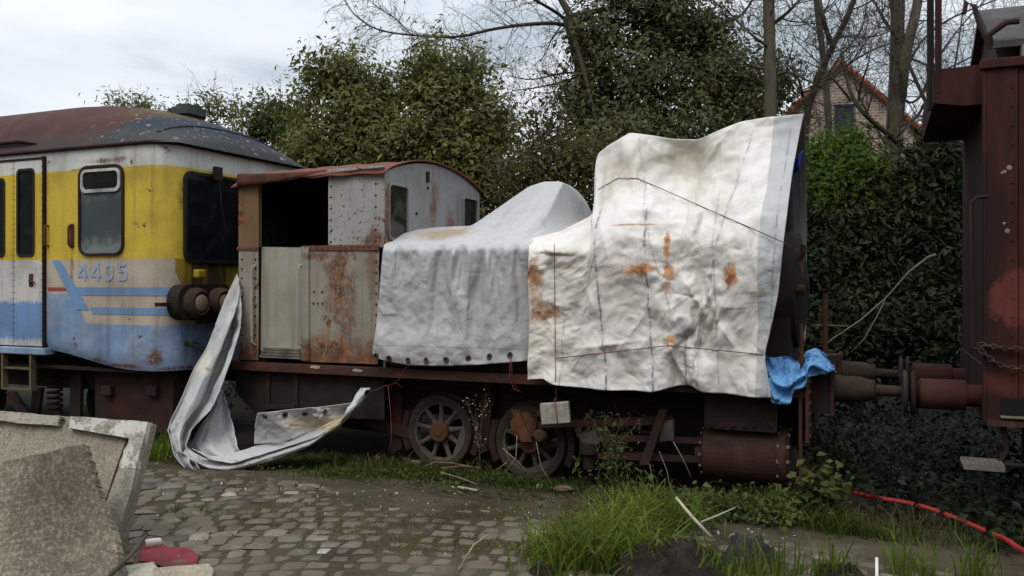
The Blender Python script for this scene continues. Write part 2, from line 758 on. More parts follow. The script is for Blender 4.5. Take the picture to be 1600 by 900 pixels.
def glass_dark(name, tint=(0.006, 0.007, 0.008), rough=0.12, haze=0.10, hazecol=(0.10, 0.11, 0.11)):
    """grimy pane in front of a dark room"""
    m = Mat(name, rough, 0.35)
    g = m.noise(4, 6, 0.62, 0.6)
    k = m.math('MULTIPLY', m.step(g, 0.42, 0.75), haze)
    m.color(m.mix(k, tint, hazecol))
    m.rough(m.math('ADD', m.math('MULTIPLY', k, 0.6), rough))
    return m.done()


def leafy(name, cols, trans=0.25, rough=0.42, spec=0.35):
    m = Mat(name, max(rough, .55), spec * .5)
    r = m.island()
    n = m.noise(1.7, 3, 0.5)
    f = m.math('ADD', m.math('ADD', m.math('MULTIPLY', r, 0.50), 0.14), m.math('MULTIPLY', m.math('SUBTRACT', n, 0.5), 1.1), clamp=True)
    k = len(cols) - 1
    c = m.ramp(f, [(i / k, q) for i, q in enumerate(cols)])
    m.color(c)
    out = m.t.nodes["Material Output"]
    tr = m.node("ShaderNodeBsdfTranslucent")
    m.put(tr.inputs[0], m.mix(1.0, c, (1.25, 1.3, 0.6), 'MULTIPLY'))
    mx = m.node("ShaderNodeMixShader")
    mx.inputs[0].default_value = trans + .12
    m.t.links.new(m.p.outputs[0], mx.inputs[1])
    m.t.links.new(tr.outputs[0], mx.inputs[2])
    m.t.links.new(mx.outputs[0], out.inputs[0])
    return m.done()


def bark(name, a, b, green=0.3):
    m = Mat(name, 0.9, 0.2)
    n = m.noise(9, 6, 0.65, 0.2, m.mapping((1, 1, 0.25)))
    c = m.ramp(n, [(0.3, a), (0.7, b)])
    c = m.mix(m.math('MULTIPLY', m.step(m.noise(2.5, 5), 0.45, 0.65), green), c, (0.055, 0.062, 0.028))
    m.color(c)
    m.bump(n, 0.6, 0.02)
    return m.done()


def tarp_mat(name, base, extra=None, rough=0.48, grime=0.35, weave=True, grimecol=(0.20, 0.17, 0.12), spec=0.25):
    m = Mat(name, rough + .1, spec)
    c = base
    gr = m.noise(1.6, 7, 0.62, 0.5)
    c = m.mix(m.math('MULTIPLY', m.step(gr, 0.45, 0.75), grime), c, grimecol)
    g2 = m.noise(7, 6, 0.68, 0.3)
    c = m.mix(m.math('MULTIPLY', m.step(g2, 0.52, 0.8), grime * 0.9), c, grimecol)
    if extra:
        c = extra(m, c)
    sp = m.voro(34)
    c = m.mix(m.math('MULTIPLY', m.step(sp, 0.10, 0.06), m.step(m.noise(3, 2), 0.52, 0.58)), c, (0.05, 0.045, 0.04))
    m.color(c)
    # crinkles: ridged noise gives thin creases
    def ridge(sc, vec=None, dist=.7):
        return m.math('ABSOLUTE', m.math('SUBTRACT', m.noise(sc, 3, 0.55, dist, vec), 0.5))
    h = m.math('ADD', m.math('MULTIPLY', ridge(4.5), 2.2), m.math('MULTIPLY', ridge(11), 1.1))
    h = m.math('ADD', h, m.math('MULTIPLY', ridge(5, m.mapping((2.2, 2.2, .5))), 1.2))
    h = m.math('MULTIPLY', h, m.step(m.noise(1.7, 2), 0.30, 0.62))
    m.bump(h, 0.55, 0.015)
    # thin coated cloth lets some light through
    out = m.t.nodes["Material Output"]
    tr = m.node("ShaderNodeBsdfTranslucent")
    m.put(tr.inputs[0], c)
    mx = m.node("ShaderNodeMixShader")
    mx.inputs[0].default_value = 0.08
    m.t.links.new(m.p.outputs[0], mx.inputs[1])
    m.t.links.new(tr.outputs[0], mx.inputs[2])
    m.t.links.new(mx.outputs[0], out.inputs[0])
    return m.done()


def plastic(name, col, rough=0.4):
    m = Mat(name, rough, 0.4)
    n = m.noise(14, 5, 0.6)
    m.color(m.mix(1.0, col, m.ramp(n, [(0.3, 0.7), (0.7, 1.1)]), 'MULTIPLY'))
    m.bump(m.noise(30, 4), 0.25, 0.01)
    return m.done()


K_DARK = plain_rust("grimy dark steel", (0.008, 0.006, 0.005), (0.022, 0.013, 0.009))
K_DARKRED = plain_rust("dark red oxide steel", (0.018, 0.009, 0.007), (0.045, 0.018, 0.012), (0.035, 0.03, 0.026))
K_RED = plain_rust("faded red oxide paint", (0.055, 0.018, 0.013), (0.12, 0.034, 0.024), (0.16, 0.05, 0.035))
K_BROWN = plain_rust("brown rust", (0.045, 0.02, 0.012), (0.13, 0.05, 0.02), (0.19, 0.08, 0.03))
K_GREYSTEEL = plain_rust("bare grey steel", (0.07, 0.06, 0.05), (0.17, 0.15, 0.13), (0.09, 0.05, 0.03))
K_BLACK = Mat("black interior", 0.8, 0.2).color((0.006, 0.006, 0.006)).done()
K_RUBBER = Mat("black rubber seal", 0.6, 0.3).color((0.012, 0.010, 0.009)).done()
K_RUSTSEAL = plain_rust("rusty window seal", (0.012, 0.009, 0.008), (0.05, 0.02, 0.012))
K_ALU = plain_rust("weathered aluminium", (0.45, 0.44, 0.42), (0.62, 0.61, 0.58), rough=0.5)


# ------------------------------------------------------------------ ground and cobbled road
def ground_z(x, y):
    d = track_d(x, y)
    z = np.where(d < -1.2, 0.085, 0.0)
    z = 0.106 * smooth01(-0.95, -1.75, d) + np.where(d > -1.75, -0.09 * smooth01(-1.6, -0.5, d), 0)
    z = z + 0.35 * smooth01(4.5, 9, d)
    P = np.stack([x, y], 1)
    n = vnoise(P, 1.1, 3, 4) - 0.5
    return z + n * np.where(d < -1.75, 0.030, 0.11) * np.where(np.abs(x) + np.abs(y) < 60, 1, 0)


def axis(lo, hi, step, far):
    a = np.arange(lo, hi, step)
    g = np.array([0.5, 1.5, 3.5, 8, 20, 50, 110, far])
    return np.concatenate([lo - g[::-1], a, hi + g])


gx, gy = axis(-9, 10, 0.10, 400), axis(1.5, 16, 0.10, 400)
GX, GY = np.meshgrid(gx, gy, indexing='ij')
GZ = ground_z(GX.ravel(), GY.ravel()).reshape(GX.shape)
m = Mat("earth", 0.92, 0.2)
n1 = m.noise(1.2, 7, 0.62)
n2 = m.noise(18, 5, 0.7)
c = m.ramp(n1, [(0.3, (0.026, 0.019, 0.011)), (0.5, (0.058, 0.044, 0.028)), (0.7, (0.09, 0.072, 0.048))])
c = m.mix(1.0, c, m.ramp(n2, [(0.3, 0.55), (0.7, 1.25)]), 'MULTIPLY')
c = m.mix(m.step(m.voro(45), 0.10, 0.05), c, (0.20, 0.185, 0.16))
c = m.mix(m.math('MULTIPLY', m.step(m.noise(2.2, 6, 0.6), 0.5, 0.66), 0.5), c, (0.05, 0.052, 0.02))
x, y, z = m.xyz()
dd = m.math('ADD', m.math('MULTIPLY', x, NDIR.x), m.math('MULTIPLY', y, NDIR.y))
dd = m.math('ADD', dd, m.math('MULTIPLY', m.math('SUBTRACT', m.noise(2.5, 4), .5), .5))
bed_shade = m.math('MULTIPLY', m.step(dd, C0 - .45, C0 - .05), m.step(dd, C0 + 22, C0 + 15))
c = m.mix(m.math('MULTIPLY', bed_shade, .85), c, m.mix(n2, (0.006, 0.005, 0.004), (0.020, 0.017, 0.012)))   # shade under and behind the trains, painted into the earth colour
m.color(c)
m.bump(m.math('ADD', n2, m.noise(60, 4)), 0.7, 0.02)
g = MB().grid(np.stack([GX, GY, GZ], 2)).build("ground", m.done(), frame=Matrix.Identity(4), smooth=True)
tag(g, "brown earth under and around the old trains", kind="structure")
GZI = (gx, gy, GZ)


def gz(x, y):
    return float(ground_z(np.array([x]), np.array([y]))[0])


def road_z(x, y):
    P = np.stack([np.atleast_1d(x), np.atleast_1d(y)], 1)
    return 0.116 + (vnoise(P, 0.55, 11, 2) - 0.5) * 0.02


def sett_mesh():
    g = np.random.default_rng(5)
    cx, cy = -1.25, 1.2
    V, Fq = [], []
    k = 0
    K = 5
    R = 2.2
    while R < 11.5:
        dr = 0.158 + g.uniform(-0.012, 0.02)
        a = -1.05
        off = g.uniform(0, 0.03)
        a += off
        while a < 1.25:
            wd = g.uniform(0.13, 0.235)
            da = wd / R
            am, rm = a + da / 2, R + dr / 2
            x, y = cx + rm * math.sin(am), cy + rm * math.cos(am)
            d = track_d(x, y)
            edge = -1.62 + 0.12 * math.sin(x * 1.7)
            if d < edge and x > -9 and x < 9:
                gap = g.uniform(0.006, 0.016)
                tlt = g.normal(0, 0.004, 2)
                dz = g.normal(0, 0.004) + float(road_z(x, y)[0]) - 0.022 * max(0, (d - (edge - 0.6)) / 0.6) - (0.02 if g.random() < 0.06 else 0)
                jit = g.normal(0, 0.013, (4, 2))
                uu = np.linspace(-1, 1, K)
                for i, p in enumerate(uu):
                    for j, q in enumerate(uu):
                        # superellipse outline, domed top
                        sx, sy = p, q
                        m_ = max(abs(p), abs(q))
                        l_ = math.hypot(p, q) or 1
                        f_ = 1 - 0.06 * m_ * (l_ / max(m_, 1e-6) - 1)
                        hx = (da * R / 2 - gap / 2) * sx * f_
                        hy = (dr / 2 - gap / 2) * sy * f_
                        b = [(1 - p) * (1 - q) / 4, (1 + p) * (1 - q) / 4, (1 + p) * (1 + q) / 4, (1 - p) * (1 + q) / 4]
                        hx += sum(b[t] * jit[t, 0] for t in range(4))
                        hy += sum(b[t] * jit[t, 1] for t in range(4))
                        z = dz + 0.005 * (1 - m_ ** 2.5) + tlt[0] * sx + tlt[1] * sy
                        if m_ > 0.99:
                            z -= 0.016
                        elif m_ > 0.45:
                            z += g.normal(0, 0.0016)
                        sa, ca = math.sin(am), math.cos(am)
                        V.append((x + hx * ca + hy * sa, y - hx * sa + hy * ca, z))
                for i in range(K - 1):
                    for j in range(K - 1):
                        Fq += [k + i * K + j, k + (i + 1) * K + j, k + (i + 1) * K + j + 1, k + i * K + j + 1]
                k += K * K
            a += da
        R += dr
    return np.array(V), np.array(Fq)


m = Mat("stone setts", 0.55, 0.4)
r = m.island()
c = m.ramp(r, [(0.0, (0.052, 0.042, 0.029)), (0.4, (0.082, 0.067, 0.048)), (0.86, (0.118, 0.098, 0.072)), (0.965, (0.16, 0.137, 0.106)), (1.0, (0.30, 0.27, 0.235))])
c = m.mix(1.0, c, m.ramp(m.noise(30, 6, 0.7), [(0.25, 0.6), (0.75, 1.3)]), 'MULTIPLY')
mud = m.step(m.noise(1.1, 7, 0.68, 0.5), 0.42, 0.60)
c = m.mix(m.math('MULTIPLY', mud, 0.8), c, m.mix(m.noise(9, 4), (0.062, 0.047, 0.028), (0.11, 0.087, 0.058)))
m.color(c)
m.rough(m.math('ADD', 0.45, m.math('MULTIPLY', mud, 0.4)))
m.bump(m.math('ADD', m.noise(70, 4, 0.7), m.math('MULTIPLY', m.noise(16, 3), 2.0)), 0.55, 0.008)
V_, F_ = sett_mesh()
road = fast_mesh("cobbled_road", V_, F_, 4, m.done())
shade(road, True)
tag(road, "worn grey cobbles laid in bending rows, dirty towards the track", kind="structure")

# sleepers and rails: mostly sunk in earth and weeds
K_WOOD = plain_rust("old sleeper wood", (0.03, 0.022, 0.015), (0.09, 0.07, 0.05))
for d in (0.53, 1.97):
    b = MB(FR)
    b.end([(d - .035, 0.0), (d + .035, 0.0), (d + .035, -.025), (d + .01, -.05), (d + .01, -.11), (d + .06, -.125), (d + .06, -.15), (d - .06, -.15), (d - .06, -.125), (d - .01, -.11), (d - .01, -.05), (d - .035, -.025)][::-1], -26, 14)
    b.v = [(p[0], p[1], p[2] - 0.10) for p in b.v]
    o = b.build("rail", K_BROWN, frame=FR)
    tag(o, "rusty rail nearest the cobbles, half sunk under the locomotive" if d < 1 else "rusty rail on the far side under the locomotive", "rail", "rails under the trains")


# ------------------------------------------------------------------ the railcar on the left
RC_S = TP(288, 400, 0.14).x            # front face of the railcar
RC0, RC1 = -0.2, 2.75                  # near and far side
ZE = 3.82                              # eave
RB = Matrix.Translation(TW(RC_S, 0, 0)) @ Matrix.Rotation(RZ, 4, 'Z')
railcar = empty("railcar", RB, "old diesel railcar in faded yellow, white and blue with number 4405", "railcar")


def rz_(px, py, d=RC0):
    p = TP(px, py, d)
    return p.x - RC_S, p.z


def plan_path(off=0.0):
    """outline of the body seen from above: near side, rounded corner, bowed front, far side; (x, d)"""
    r = 0.34
    pts = [(-17.0, RC0 - off)]
    for x in np.linspace(-6, -r, 34):
        pts.append((x, RC0 - off))
    for k in range(1, 9):
        a = math.radians(-90 + 90 * k / 8)
        pts.append((-r + (r + off) * math.cos(a), RC0 + r + (r + off) * math.sin(a)))
    y0, y1 = pts[-1][1], RC1 - (pts[-1][1] - RC0)
    x0 = pts[-1][0]
    for k in range(1, 12):
        t = k / 12
        pts.append((x0, y0 + (y1 - y0) * t))
    mirror = [(x, RC0 + RC1 - y) for x, y in reversed(pts[:43])]
    return pts + mirror


def skirt(x):
    # lower edge: higher by the door, dropping towards the front
    a = rz_(75, 546)[1]
    return a + (0.90 - a) * float(smooth01(-2.3, -0.5, np.array([x]))[0])


PATH = plan_path()


def path_pt(x, off):
    """point of the near side / front outline at arc coordinate: x <= -0.34 is the side"""
    return x


NAVYB = 0.02
zA = 3.52
zB = 2.335
zS1a, zS1b = rz_(200, 449)[1], rz_(200, 462)[1]
zS2a, zS2b = rz_(215, 481)[1], rz_(215, 492)[1]
zS3a, zS3b = rz_(220, 493)[1], rz_(220, 508)[1]


def car_bands(m):
    x, y, z = m.xyz()
    wob = m.math('MULTIPLY', m.math('SUBTRACT', m.noise(9, 4), 0.5), 0.02)
    z = m.math('ADD', z, wob)
    white, yel = (0.60, 0.60, 0.55), (0.60, 0.43, 0.05)
    beige, blue = (0.49, 0.44, 0.36), (0.17, 0.265, 0.44)
    beige = m.mix(m.noise(2.5, 5), beige, (0.40, 0.32, 0.24))
    yel = m.mix(m.math('MULTIPLY', m.noise(1.1, 5), 0.6), yel, (0.50, 0.36, 0.035))
    blue = m.mix(m.math('MULTIPLY', m.step(m.noise(3.2, 6, 0.65), 0.40, 0.65), 0.75), blue, (0.29, 0.37, 0.48))
    blue = m.mix(m.math('MULTIPLY', m.step(m.noise(1.4, 5), 0.5, 0.75), 0.5), blue, (0.19, 0.20, 0.20))
    up = m.step(z, zA - .006, zA + .006)
    mid = m.step(z, zB - .006, zB + .006)
    low = m.step(z, zS3b - .006, zS3b + .006)
    # the front end is painted yellow, brown with dirt and darkened for its shade
    front = m.step(m.math('SUBTRACT', y, m.math('MULTIPLY', m.math('SUBTRACT', z, 2.05), -0.5)), 0.06, 0.075)
    front = m.math('MULTIPLY', front, m.step(y, 0.0, 0.02))
    fy = m.mix(m.step(m.noise(1.0, 5, 0.6, 0.2, m.mapping((5, 5, 0.7))), 0.38, 0.62), (0.30, 0.20, 0.02), (0.045, 0.032, 0.014))
    base = m.mix(low, blue, m.mix(m.math('MULTIPLY', front, m.step(z, 1.3, 1.4)), beige, fy))
    # left of the door and up to the slanted stripe it is blue from the red line down
    leftb = m.math('MULTIPLY', m.step(m.math('ADD', x, m.math('MULTIPLY', m.math('SUBTRACT', z, zS3b), 0.62)), -1.33, -1.35),
                   m.step(z, zS1b + 0.02, zS1b + 0.012))
    base = m.mix(leftb, base, blue)
    c = m.mix(mid, base, yel)
    return m.mix(up, c, white)


K_CAR = weathered("railcar paint", None, rust=0.28, streak=0.40, rough=0.5, bands=car_bands, scale=4.2, chips=0.30,
                  blobs=[(*rz_(238, 560), 0.10, 0.13, 1.0), (*rz_(190, 571), 0.30, 0.025, 1.0), (*rz_(150, 563), 0.15, 0.03, .9), (*rz_(255, 578), .2, .03, 1.0), (*rz_(258, 300), .03, .2, .8), (*rz_(120, 265), .12, .02, .9), (*rz_(112, 420), 0.035, 0.25, 0.7), (*rz_(270, 275), 0.06, 0.08, 0.8), (*rz_(168, 250), 0.30, 0.035, 0.9)])

b = MB(RB)
NZ = 26
P = np.zeros((len(PATH), NZ, 3))
for i, (x, y) in enumerate(PATH):
    z0 = skirt(x) if y < 1.2 else 0.9
    zz = np.linspace(z0, ZE, NZ)
    P[i, :, 0] = x
    P[i, :, 1] = y
    P[i, :, 2] = zz
    P[i, 0, 1] += 0.05 * (1 if y < 1.2 else -1)
b.grid(P)
b.build("body", K_CAR, railcar, smooth=50)

# roof: rounded, with a domed front
m = Mat("railcar roof", 0.85, 0.15)
x, y, z = m.xyz()
mar = m.mix(m.noise(2.0, 6, 0.6), (0.042, 0.020, 0.018), (0.082, 0.038, 0.033))
blu = m.mix(m.noise(2.5, 6, 0.6), (0.012, 0.018, 0.029), (0.030, 0.040, 0.058))
edge = m.math('ADD', x, m.math('MULTIPLY', m.math('SUBTRACT', m.noise(4, 5), 0.5), 0.35))
low_ = m.math('ADD', z, m.math('MULTIPLY', m.math('SUBTRACT', m.noise(5, 5), 0.5), 0.25))
c = m.mix(m.step(m.math('ADD', edge, m.math('MULTIPLY', m.math('SUBTRACT', 4.25, z), 0.9)), -0.95, -0.65), mar, blu)
c = m.mix(m.math('MULTIPLY', m.step(low_, 4.12, 3.95), 0.6), c, (0.06, 0.058, 0.055))
c = m.mix(m.math('MULTIPLY', m.math('MULTIPLY', m.step(edge, -1.5, -1.1), m.step(low_, 4.25, 4.45)), 0.7), c, (0.085, 0.07, 0.022))
li = m.math('MULTIPLY', m.step(m.noise(11, 5, 0.7), 0.60, 0.66), m.step(edge, -1.7, -1.1))
c = m.mix(li, c, (0.26, 0.25, 0.20))
c = m.mix(m.math('MULTIPLY', m.step(m.noise(1.5, 5, 0.6, 0.2, m.mapping((3, 1, 1))), 0.5, 0.75), 0.25), c, (0.10, 0.085, 0.08))
m.color(c)
m.bump(m.math('ADD', m.noise(30, 5), m.math('MULTIPLY', m.noise(1.5, 2), 6)), 0.3, 0.012)
K_CROOF = m.done()


def roof_h(x_):
    t = min(1.0, max(0.0, (x_ + 2.6) / 2.7))
    return 0.86 * max(0.0, (1 - t ** 1.9)) ** 0.62


b = MB(RB)
xs = np.concatenate([[-17], np.linspace(-7, -1.5, 12), np.linspace(-1.4, 0.10, 32)])
T_ = np.linspace(-1, 1, 45)
P = np.zeros((len(xs), len(T_), 3))
mid_, hw = (RC0 + RC1) / 2, (RC1 - RC0) / 2 + 0.03
for i, x_ in enumerate(xs):
    hgt = roof_h(x_)
    wid = hw * (1.0 if x_ < -0.34 else 1 - 0.12 * ((x_ + 0.34) / 0.44) ** 2.0)
    P[i, :, 0] = x_
    P[i, :, 1] = mid_ + T_ * wid
    P[i, :, 2] = ZE - 0.015 + hgt * (1 - np.abs(T_) ** 2.5) ** 0.75
b.grid(P)
roof = b.build("roof", K_CROOF, railcar, smooth=True)
# gutter along the eave, and raised front arch strip
b = MB(RB)
gp = plan_path(0.02)
b.tube([(x_, y_, ZE - 0.01) for x_, y_ in gp], 0.028, 6)
b.build("gutter", K_DARKRED, railcar, smooth=True)
b = MB(RB)
b.tube([(-7.0, RC0 - .01, ZE + .13), (-2.62, RC0 - .01, ZE + .15), (-2.3, RC0 + .02, ZE + .10)], [0.03, 0.03, 0.012], 6)
b.build("rain_strip", K_DARKRED, railcar, smooth=True)
b = MB(RB)
arch = []
for k in range(25):
    t = -0.86 + 1.72 * k / 24
    arch.append((-0.30, mid_ + t * hw, ZE - 0.012 + roof_h(-0.30) * (1 - abs(t) ** 2.5) ** 0.75))
b.tube(arch, 0.018, 6)
b.build("roof_moulding", K_CROOF, roof, smooth=True)

# vent on the roof
K_VENT = plain_rust("dark grey vent", (0.035, 0.042, 0.042), (0.08, 0.09, 0.09))
pv = TP(296, 165, 1.3)
vx = pv.x - RC_S
b = MB(RB)
zb = ZE + roof_h(vx) - 0.01
b.flat(rrect(vx - .17, vx + .17, 1.08, 1.50, .07), zb, zb + .11)
b.flat(rrect(vx - .12, vx + .12, 1.12, 1.46, .07), zb + .11, zb + .15)
b.box((vx - .13, 1.12, zb - .25), (vx + .13, 1.48, zb))
b.box((vx - .22, 1.1, zb + .02), (vx - .17, 1.48, zb + .10))
b.build("roof_vent", K_VENT, railcar, bevel=0.015)


def ring_window(root, name, x0, x1, z0, z1, r, d, mframe, mpane, wd=0.045, proud=0.03, sub=True):
    b = MB(RB)
    b.side([rrect(x0 - wd, x1 + wd, z0 - wd, z1 + wd, r + wd), rrect(x0, x1, z0, z1, r)], d - proud, d + 0.01)
    fr = b.build(name, mframe, root, bevel=0.008)
    p = MB(RB)
    p.side([rrect(x0 - .01, x1 + .01, z0 - .01, z1 + .01, r)], d - 0.006, d + 0.004)
    p.build("pane", mpane, fr)
    return fr


G_DARK = glass_dark("dark pane")
m = Mat("grimy grey pane", 0.2, 0.4)
x, y, z = m.xyz()
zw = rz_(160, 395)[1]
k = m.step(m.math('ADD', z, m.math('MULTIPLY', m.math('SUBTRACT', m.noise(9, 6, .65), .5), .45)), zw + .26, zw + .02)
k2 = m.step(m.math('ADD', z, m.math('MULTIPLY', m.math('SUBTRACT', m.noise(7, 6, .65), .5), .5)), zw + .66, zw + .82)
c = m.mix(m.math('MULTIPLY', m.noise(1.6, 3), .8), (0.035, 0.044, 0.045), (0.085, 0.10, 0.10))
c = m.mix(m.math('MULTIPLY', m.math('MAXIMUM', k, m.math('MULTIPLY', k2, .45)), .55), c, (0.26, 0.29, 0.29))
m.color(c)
G_GREY = m.done()
x0, z1 = rz_(127, 264)
x1, z0 = rz_(192, 395)
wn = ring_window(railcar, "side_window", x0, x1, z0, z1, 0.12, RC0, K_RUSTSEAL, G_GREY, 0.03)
zm = rz_(160, 297)[1]
b = MB(RB)
b.side([rrect(x0 + .02, x1 - .02, zm - .03, z1 - .02, .09), rrect(x0 + .06, x1 - .06, zm + .015, z1 - .055, .06)], RC0 - .035, RC0 - .012)
hop = b.build("hopper_frame", K_ALU, wn, bevel=0.005)
b = MB(RB)
b.side([rrect(x0 + .06, x1 - .06, zm + .015, z1 - .055, .06)], RC0 - .02, RC0 - .008)
b.build("pane", G_DARK, wn)
for xk in (-5.3, -7.4, -9.5, -11.6):
    w2 = ring_window(railcar, "side_window", xk, xk + 1.2, z0, z1, 0.12, RC0, K_RUSTSEAL, G_DARK, 0.03)
# front window
b = MB(RB)
y0f, y1f, zf0, zf1 = 0.17, 1.12, 2.33, 3.44
fx = lambda y_: 0.0 + 0.0 * y_


def front_x(y_):
    return 0.0


for nm, ya, yb in (("front_window", 0.16, 1.45), ("front_window", 1.55, 2.40)):
    b = MB(RB)
    lo_ = rrect(ya - .04, yb + .04, zf0 - .04, zf1 + .04, .12, 6)
    li_ = rrect(ya, yb, zf0, zf1, .08, 6)
    b.prism([lo_, li_], lambda a, c_, t: (front_x(a) + t, a, c_), -0.01, 0.035)
    fr = b.build(nm, K_RUBBER, railcar)
    b = MB(RB)
    b.prism([rrect(ya - .01, yb + .01, zf0 - .01, zf1 + .01, .08)], lambda a, c_, t: (front_x(a) + t, a, c_), 0.002, 0.016)
    b.build("pane", G_DARK, fr)
b = MB(RB)
b.tube([(0.09, 0.66, 3.50), (0.10, 0.70, 3.1), (0.10, 0.80, 2.72)], 0.011, 6)
b.box((0.05, 0.60, 3.40), (0.11, 0.72, 3.58))
b.build("wiper", K_DARK, railcar)
# headlamp cluster
pl = TP(312, 473, -0.1)
b = MB(RB)
zc = pl.z
b.prism([rrect(-0.14, 0.86, zc - .23, zc + .23, .2, 6)], lambda a, c_, t: (0.0 + t, a, c_), -0.02, 0.17)
b.box((-0.05, -0.30, zc - .05), (0.05, -0.12, zc))
hl = b.build("headlamp_housing", K_DARK, railcar, bevel=0.04, seg=3)
m = Mat("dusty lamp glass", 0.5, 0.4)
m.color(m.mix(m.noise(7, 5), (0.16, 0.10, 0.06), (0.26, 0.19, 0.13)))
K_LENS = m.done()
for yc in (0.13, 0.56):
    b = MB(RB)
    b.lathe([(0.195, 0.0), (0.195, 0.13), (0.15, 0.19), (0.12, 0.17)], (0.12, yc, zc - .01), (1, 0, 0), 28)
    h_ = b.build("headlamp", plain_rust("lamp ring", (0.022, 0.013, 0.009), (0.065, 0.032, 0.018)), railcar, smooth=35)
    b = MB(RB)
    b.lathe([(0.11, 0.0), (0.10, 0.022), (0.06, 0.038), (0.0, 0.044)], (0.29, yc, zc - .01), (1, 0, 0), 28)
    b.build("lens", K_LENS, h_, smooth=40)
b = MB(RB)
b.box((0.06, 0.22, 2.09), (0.16, 0.36, 2.2))
b.build("marker_lamp", plastic("yellow lamp box", (0.34, 0.23, 0.02)), railcar, bevel=0.02)
b = MB(RB)
b.tube([(0.05, 0.1, 1.25), (0.25, 0.15, 1.2), (0.32, 0.3, 1.0), (0.2, 0.4, 0.8)], 0.03, 8)
b.tube([(0.05, 0.25, 1.25), (0.22, 0.3, 1.15), (0.25, 0.5, 0.95)], 0.025, 8)
b.build("brake_hose", K_DARK, railcar, smooth=True)

# folding doors
def door_bands(m):
    x, y, z = m.xyz()
    wob = m.noise(1, 8, 0.72, 0, m.mapping((26, 26, 5.0)))
    z2 = m.math('ADD', z, m.math('MULTIPLY', m.math('SUBTRACT', wob, 0.5), 0.36))
    white = (0.58, 0.58, 0.54)
    c = m.mix(m.step(z2, 1.80, 1.74), (0.55, 0.53, 0.50), (0.15, 0.26, 0.47))
    c = m.mix(m.step(z, zB - .005, zB + .005), c, (0.58, 0.41, 0.035))
    c = m.mix(m.step(z, zA - .015, zA - .005), c, white)
    return m.mix(m.step(z2, 1.28, 1.22), c, (0.50, 0.49, 0.48))


K_DOOR = weathered("railcar door paint", None, rust=0.12, streak=0.3, rough=0.45, bands=door_bands, chips=0.35)
xd1, zd1 = rz_(70, 249)
xmid = rz_(24, 400)[0]
zd0 = rz_(70, 541)[1]
for xa, xb, nm in ((xmid - (xd1 - xmid), xmid - .006, "door_leaf"), (xmid + .006, xd1, "door_leaf")):
    wx0, wx1 = xa + 0.085, xb - 0.115
    if xb > xmid + .1:
        wx0, wz1 = rz_(31, 267)
        wx1, wz0 = rz_(56, 399)
    else:
        wx1, wx0 = rz_(10, 399)[0], rz_(10, 399)[0] - 0.24
    b = MB(RB)
    b.side([[(xa, zd0), (xb, zd0), (xb, zd1), (xa, zd1)], rrect(wx0, wx1, wz0 if xb > xmid + .1 else 2.40, wz1 if xb > xmid + .1 else 3.46, .06)], RC0 - .03, RC0 - .004)
    pts = [(xx, RC0 - .03, zz) for xx in (xa + .02, xb - .02) for zz in np.arange(zd0 + .05, zd1, .085)]
    b.cur = 1
    b.bolts(pts, (0, -1, 0), 0.007, 0.006)
    leaf = b.build(nm, [K_DOOR, K_GREYSTEEL], railcar)
    b = MB(RB)
    zz0, zz1 = (wz0, wz1) if xb > xmid + .1 else (2.40, 3.46)
    b.side([rrect(wx0 - .02, wx1 + .02, zz0 - .02, zz1 + .02, .07), rrect(wx0 + .015, wx1 - .015, zz0 + .015, zz1 - .015, .05)], RC0 - .04, RC0 - .028)
    b.build("window_seal", K_RUBBER, leaf)
    b = MB(RB)
    b.side([rrect(wx0, wx1, zz0, zz1, .06)], RC0 - .022, RC0 - .012)
    b.build("window", G_DARK, leaf)
    if xb > xmid + .1:
        hx, hz = rz_(52, 438)
        b = MB(RB)
        b.side([rrect(hx - .04, hx + .04, hz - .09, hz + .09, .02)], RC0 - .036, RC0 - .028)
        b.tube([(hx, RC0 - .06, hz), (hx + .10, RC0 - .06, hz - .03)], 0.012, 6)
        b.lathe([(0.022, 0), (0.02, 0.03)], (hx, RC0 - .03, hz), (0, -1, 0), 10)
        b.build("handle", K_BROWN, leaf)
b = MB(RB)
b.box((xd1, RC0 - .045, zd0 - .02), (xd1 + .035, RC0 + .01, zd1 + .04))
b.box((-6, RC0 - .042, zd1), (xd1, RC0 + .01, zd1 + .03))
b.build("door_frame", K_DARK, railcar, bevel=0.004)
b = MB(RB)
b.box((-6, RC0 - .05, zd0 - .12), (xd1 + .06, RC0 + .12, zd0 - .02))
b.build("door_sill", K_CAR, railcar, bevel=0.015)
# grab handles
for px in (76, 113):
    xx, za = rz_(px, 353)
    zb_ = rz_(px, 384)[1]
    b = MB(RB)
    b.tube([(xx, RC0 + .01, za), (xx, RC0 - .05, za), (xx, RC0 - .06, za - .03), (xx, RC0 - .06, zb_ + .03), (xx, RC0 - .05, zb_), (xx, RC0 + .01, zb_)], 0.014, 7)
    if px > 100:
        b.side([rrect(xx - .04, xx + .04, zb_ - .03, za + .03, .02)], RC0 - .008, RC0 + .002)
    b.build("grab_handle", K_BROWN, railcar, smooth=40)

# painted stripes
def stripe_mat(name, col, chips=0.2):
    return weathered(name, col, rust=0.25, streak=0.35, rough=0.45, chips=chips, scale=6)


K_STRIPE = stripe_mat("faded blue stripe", (0.16, 0.27, 0.46))
K_REDLINE = stripe_mat("faded red line", (0.30, 0.07, 0.05), 0.5)
K_DIGIT = weathered("pale blue numeral paint", (0.24, 0.335, 0.50), rust=0.3, streak=0.3, rough=0.55, chips=0.3, dirt=(0.40, 0.34, 0.27))


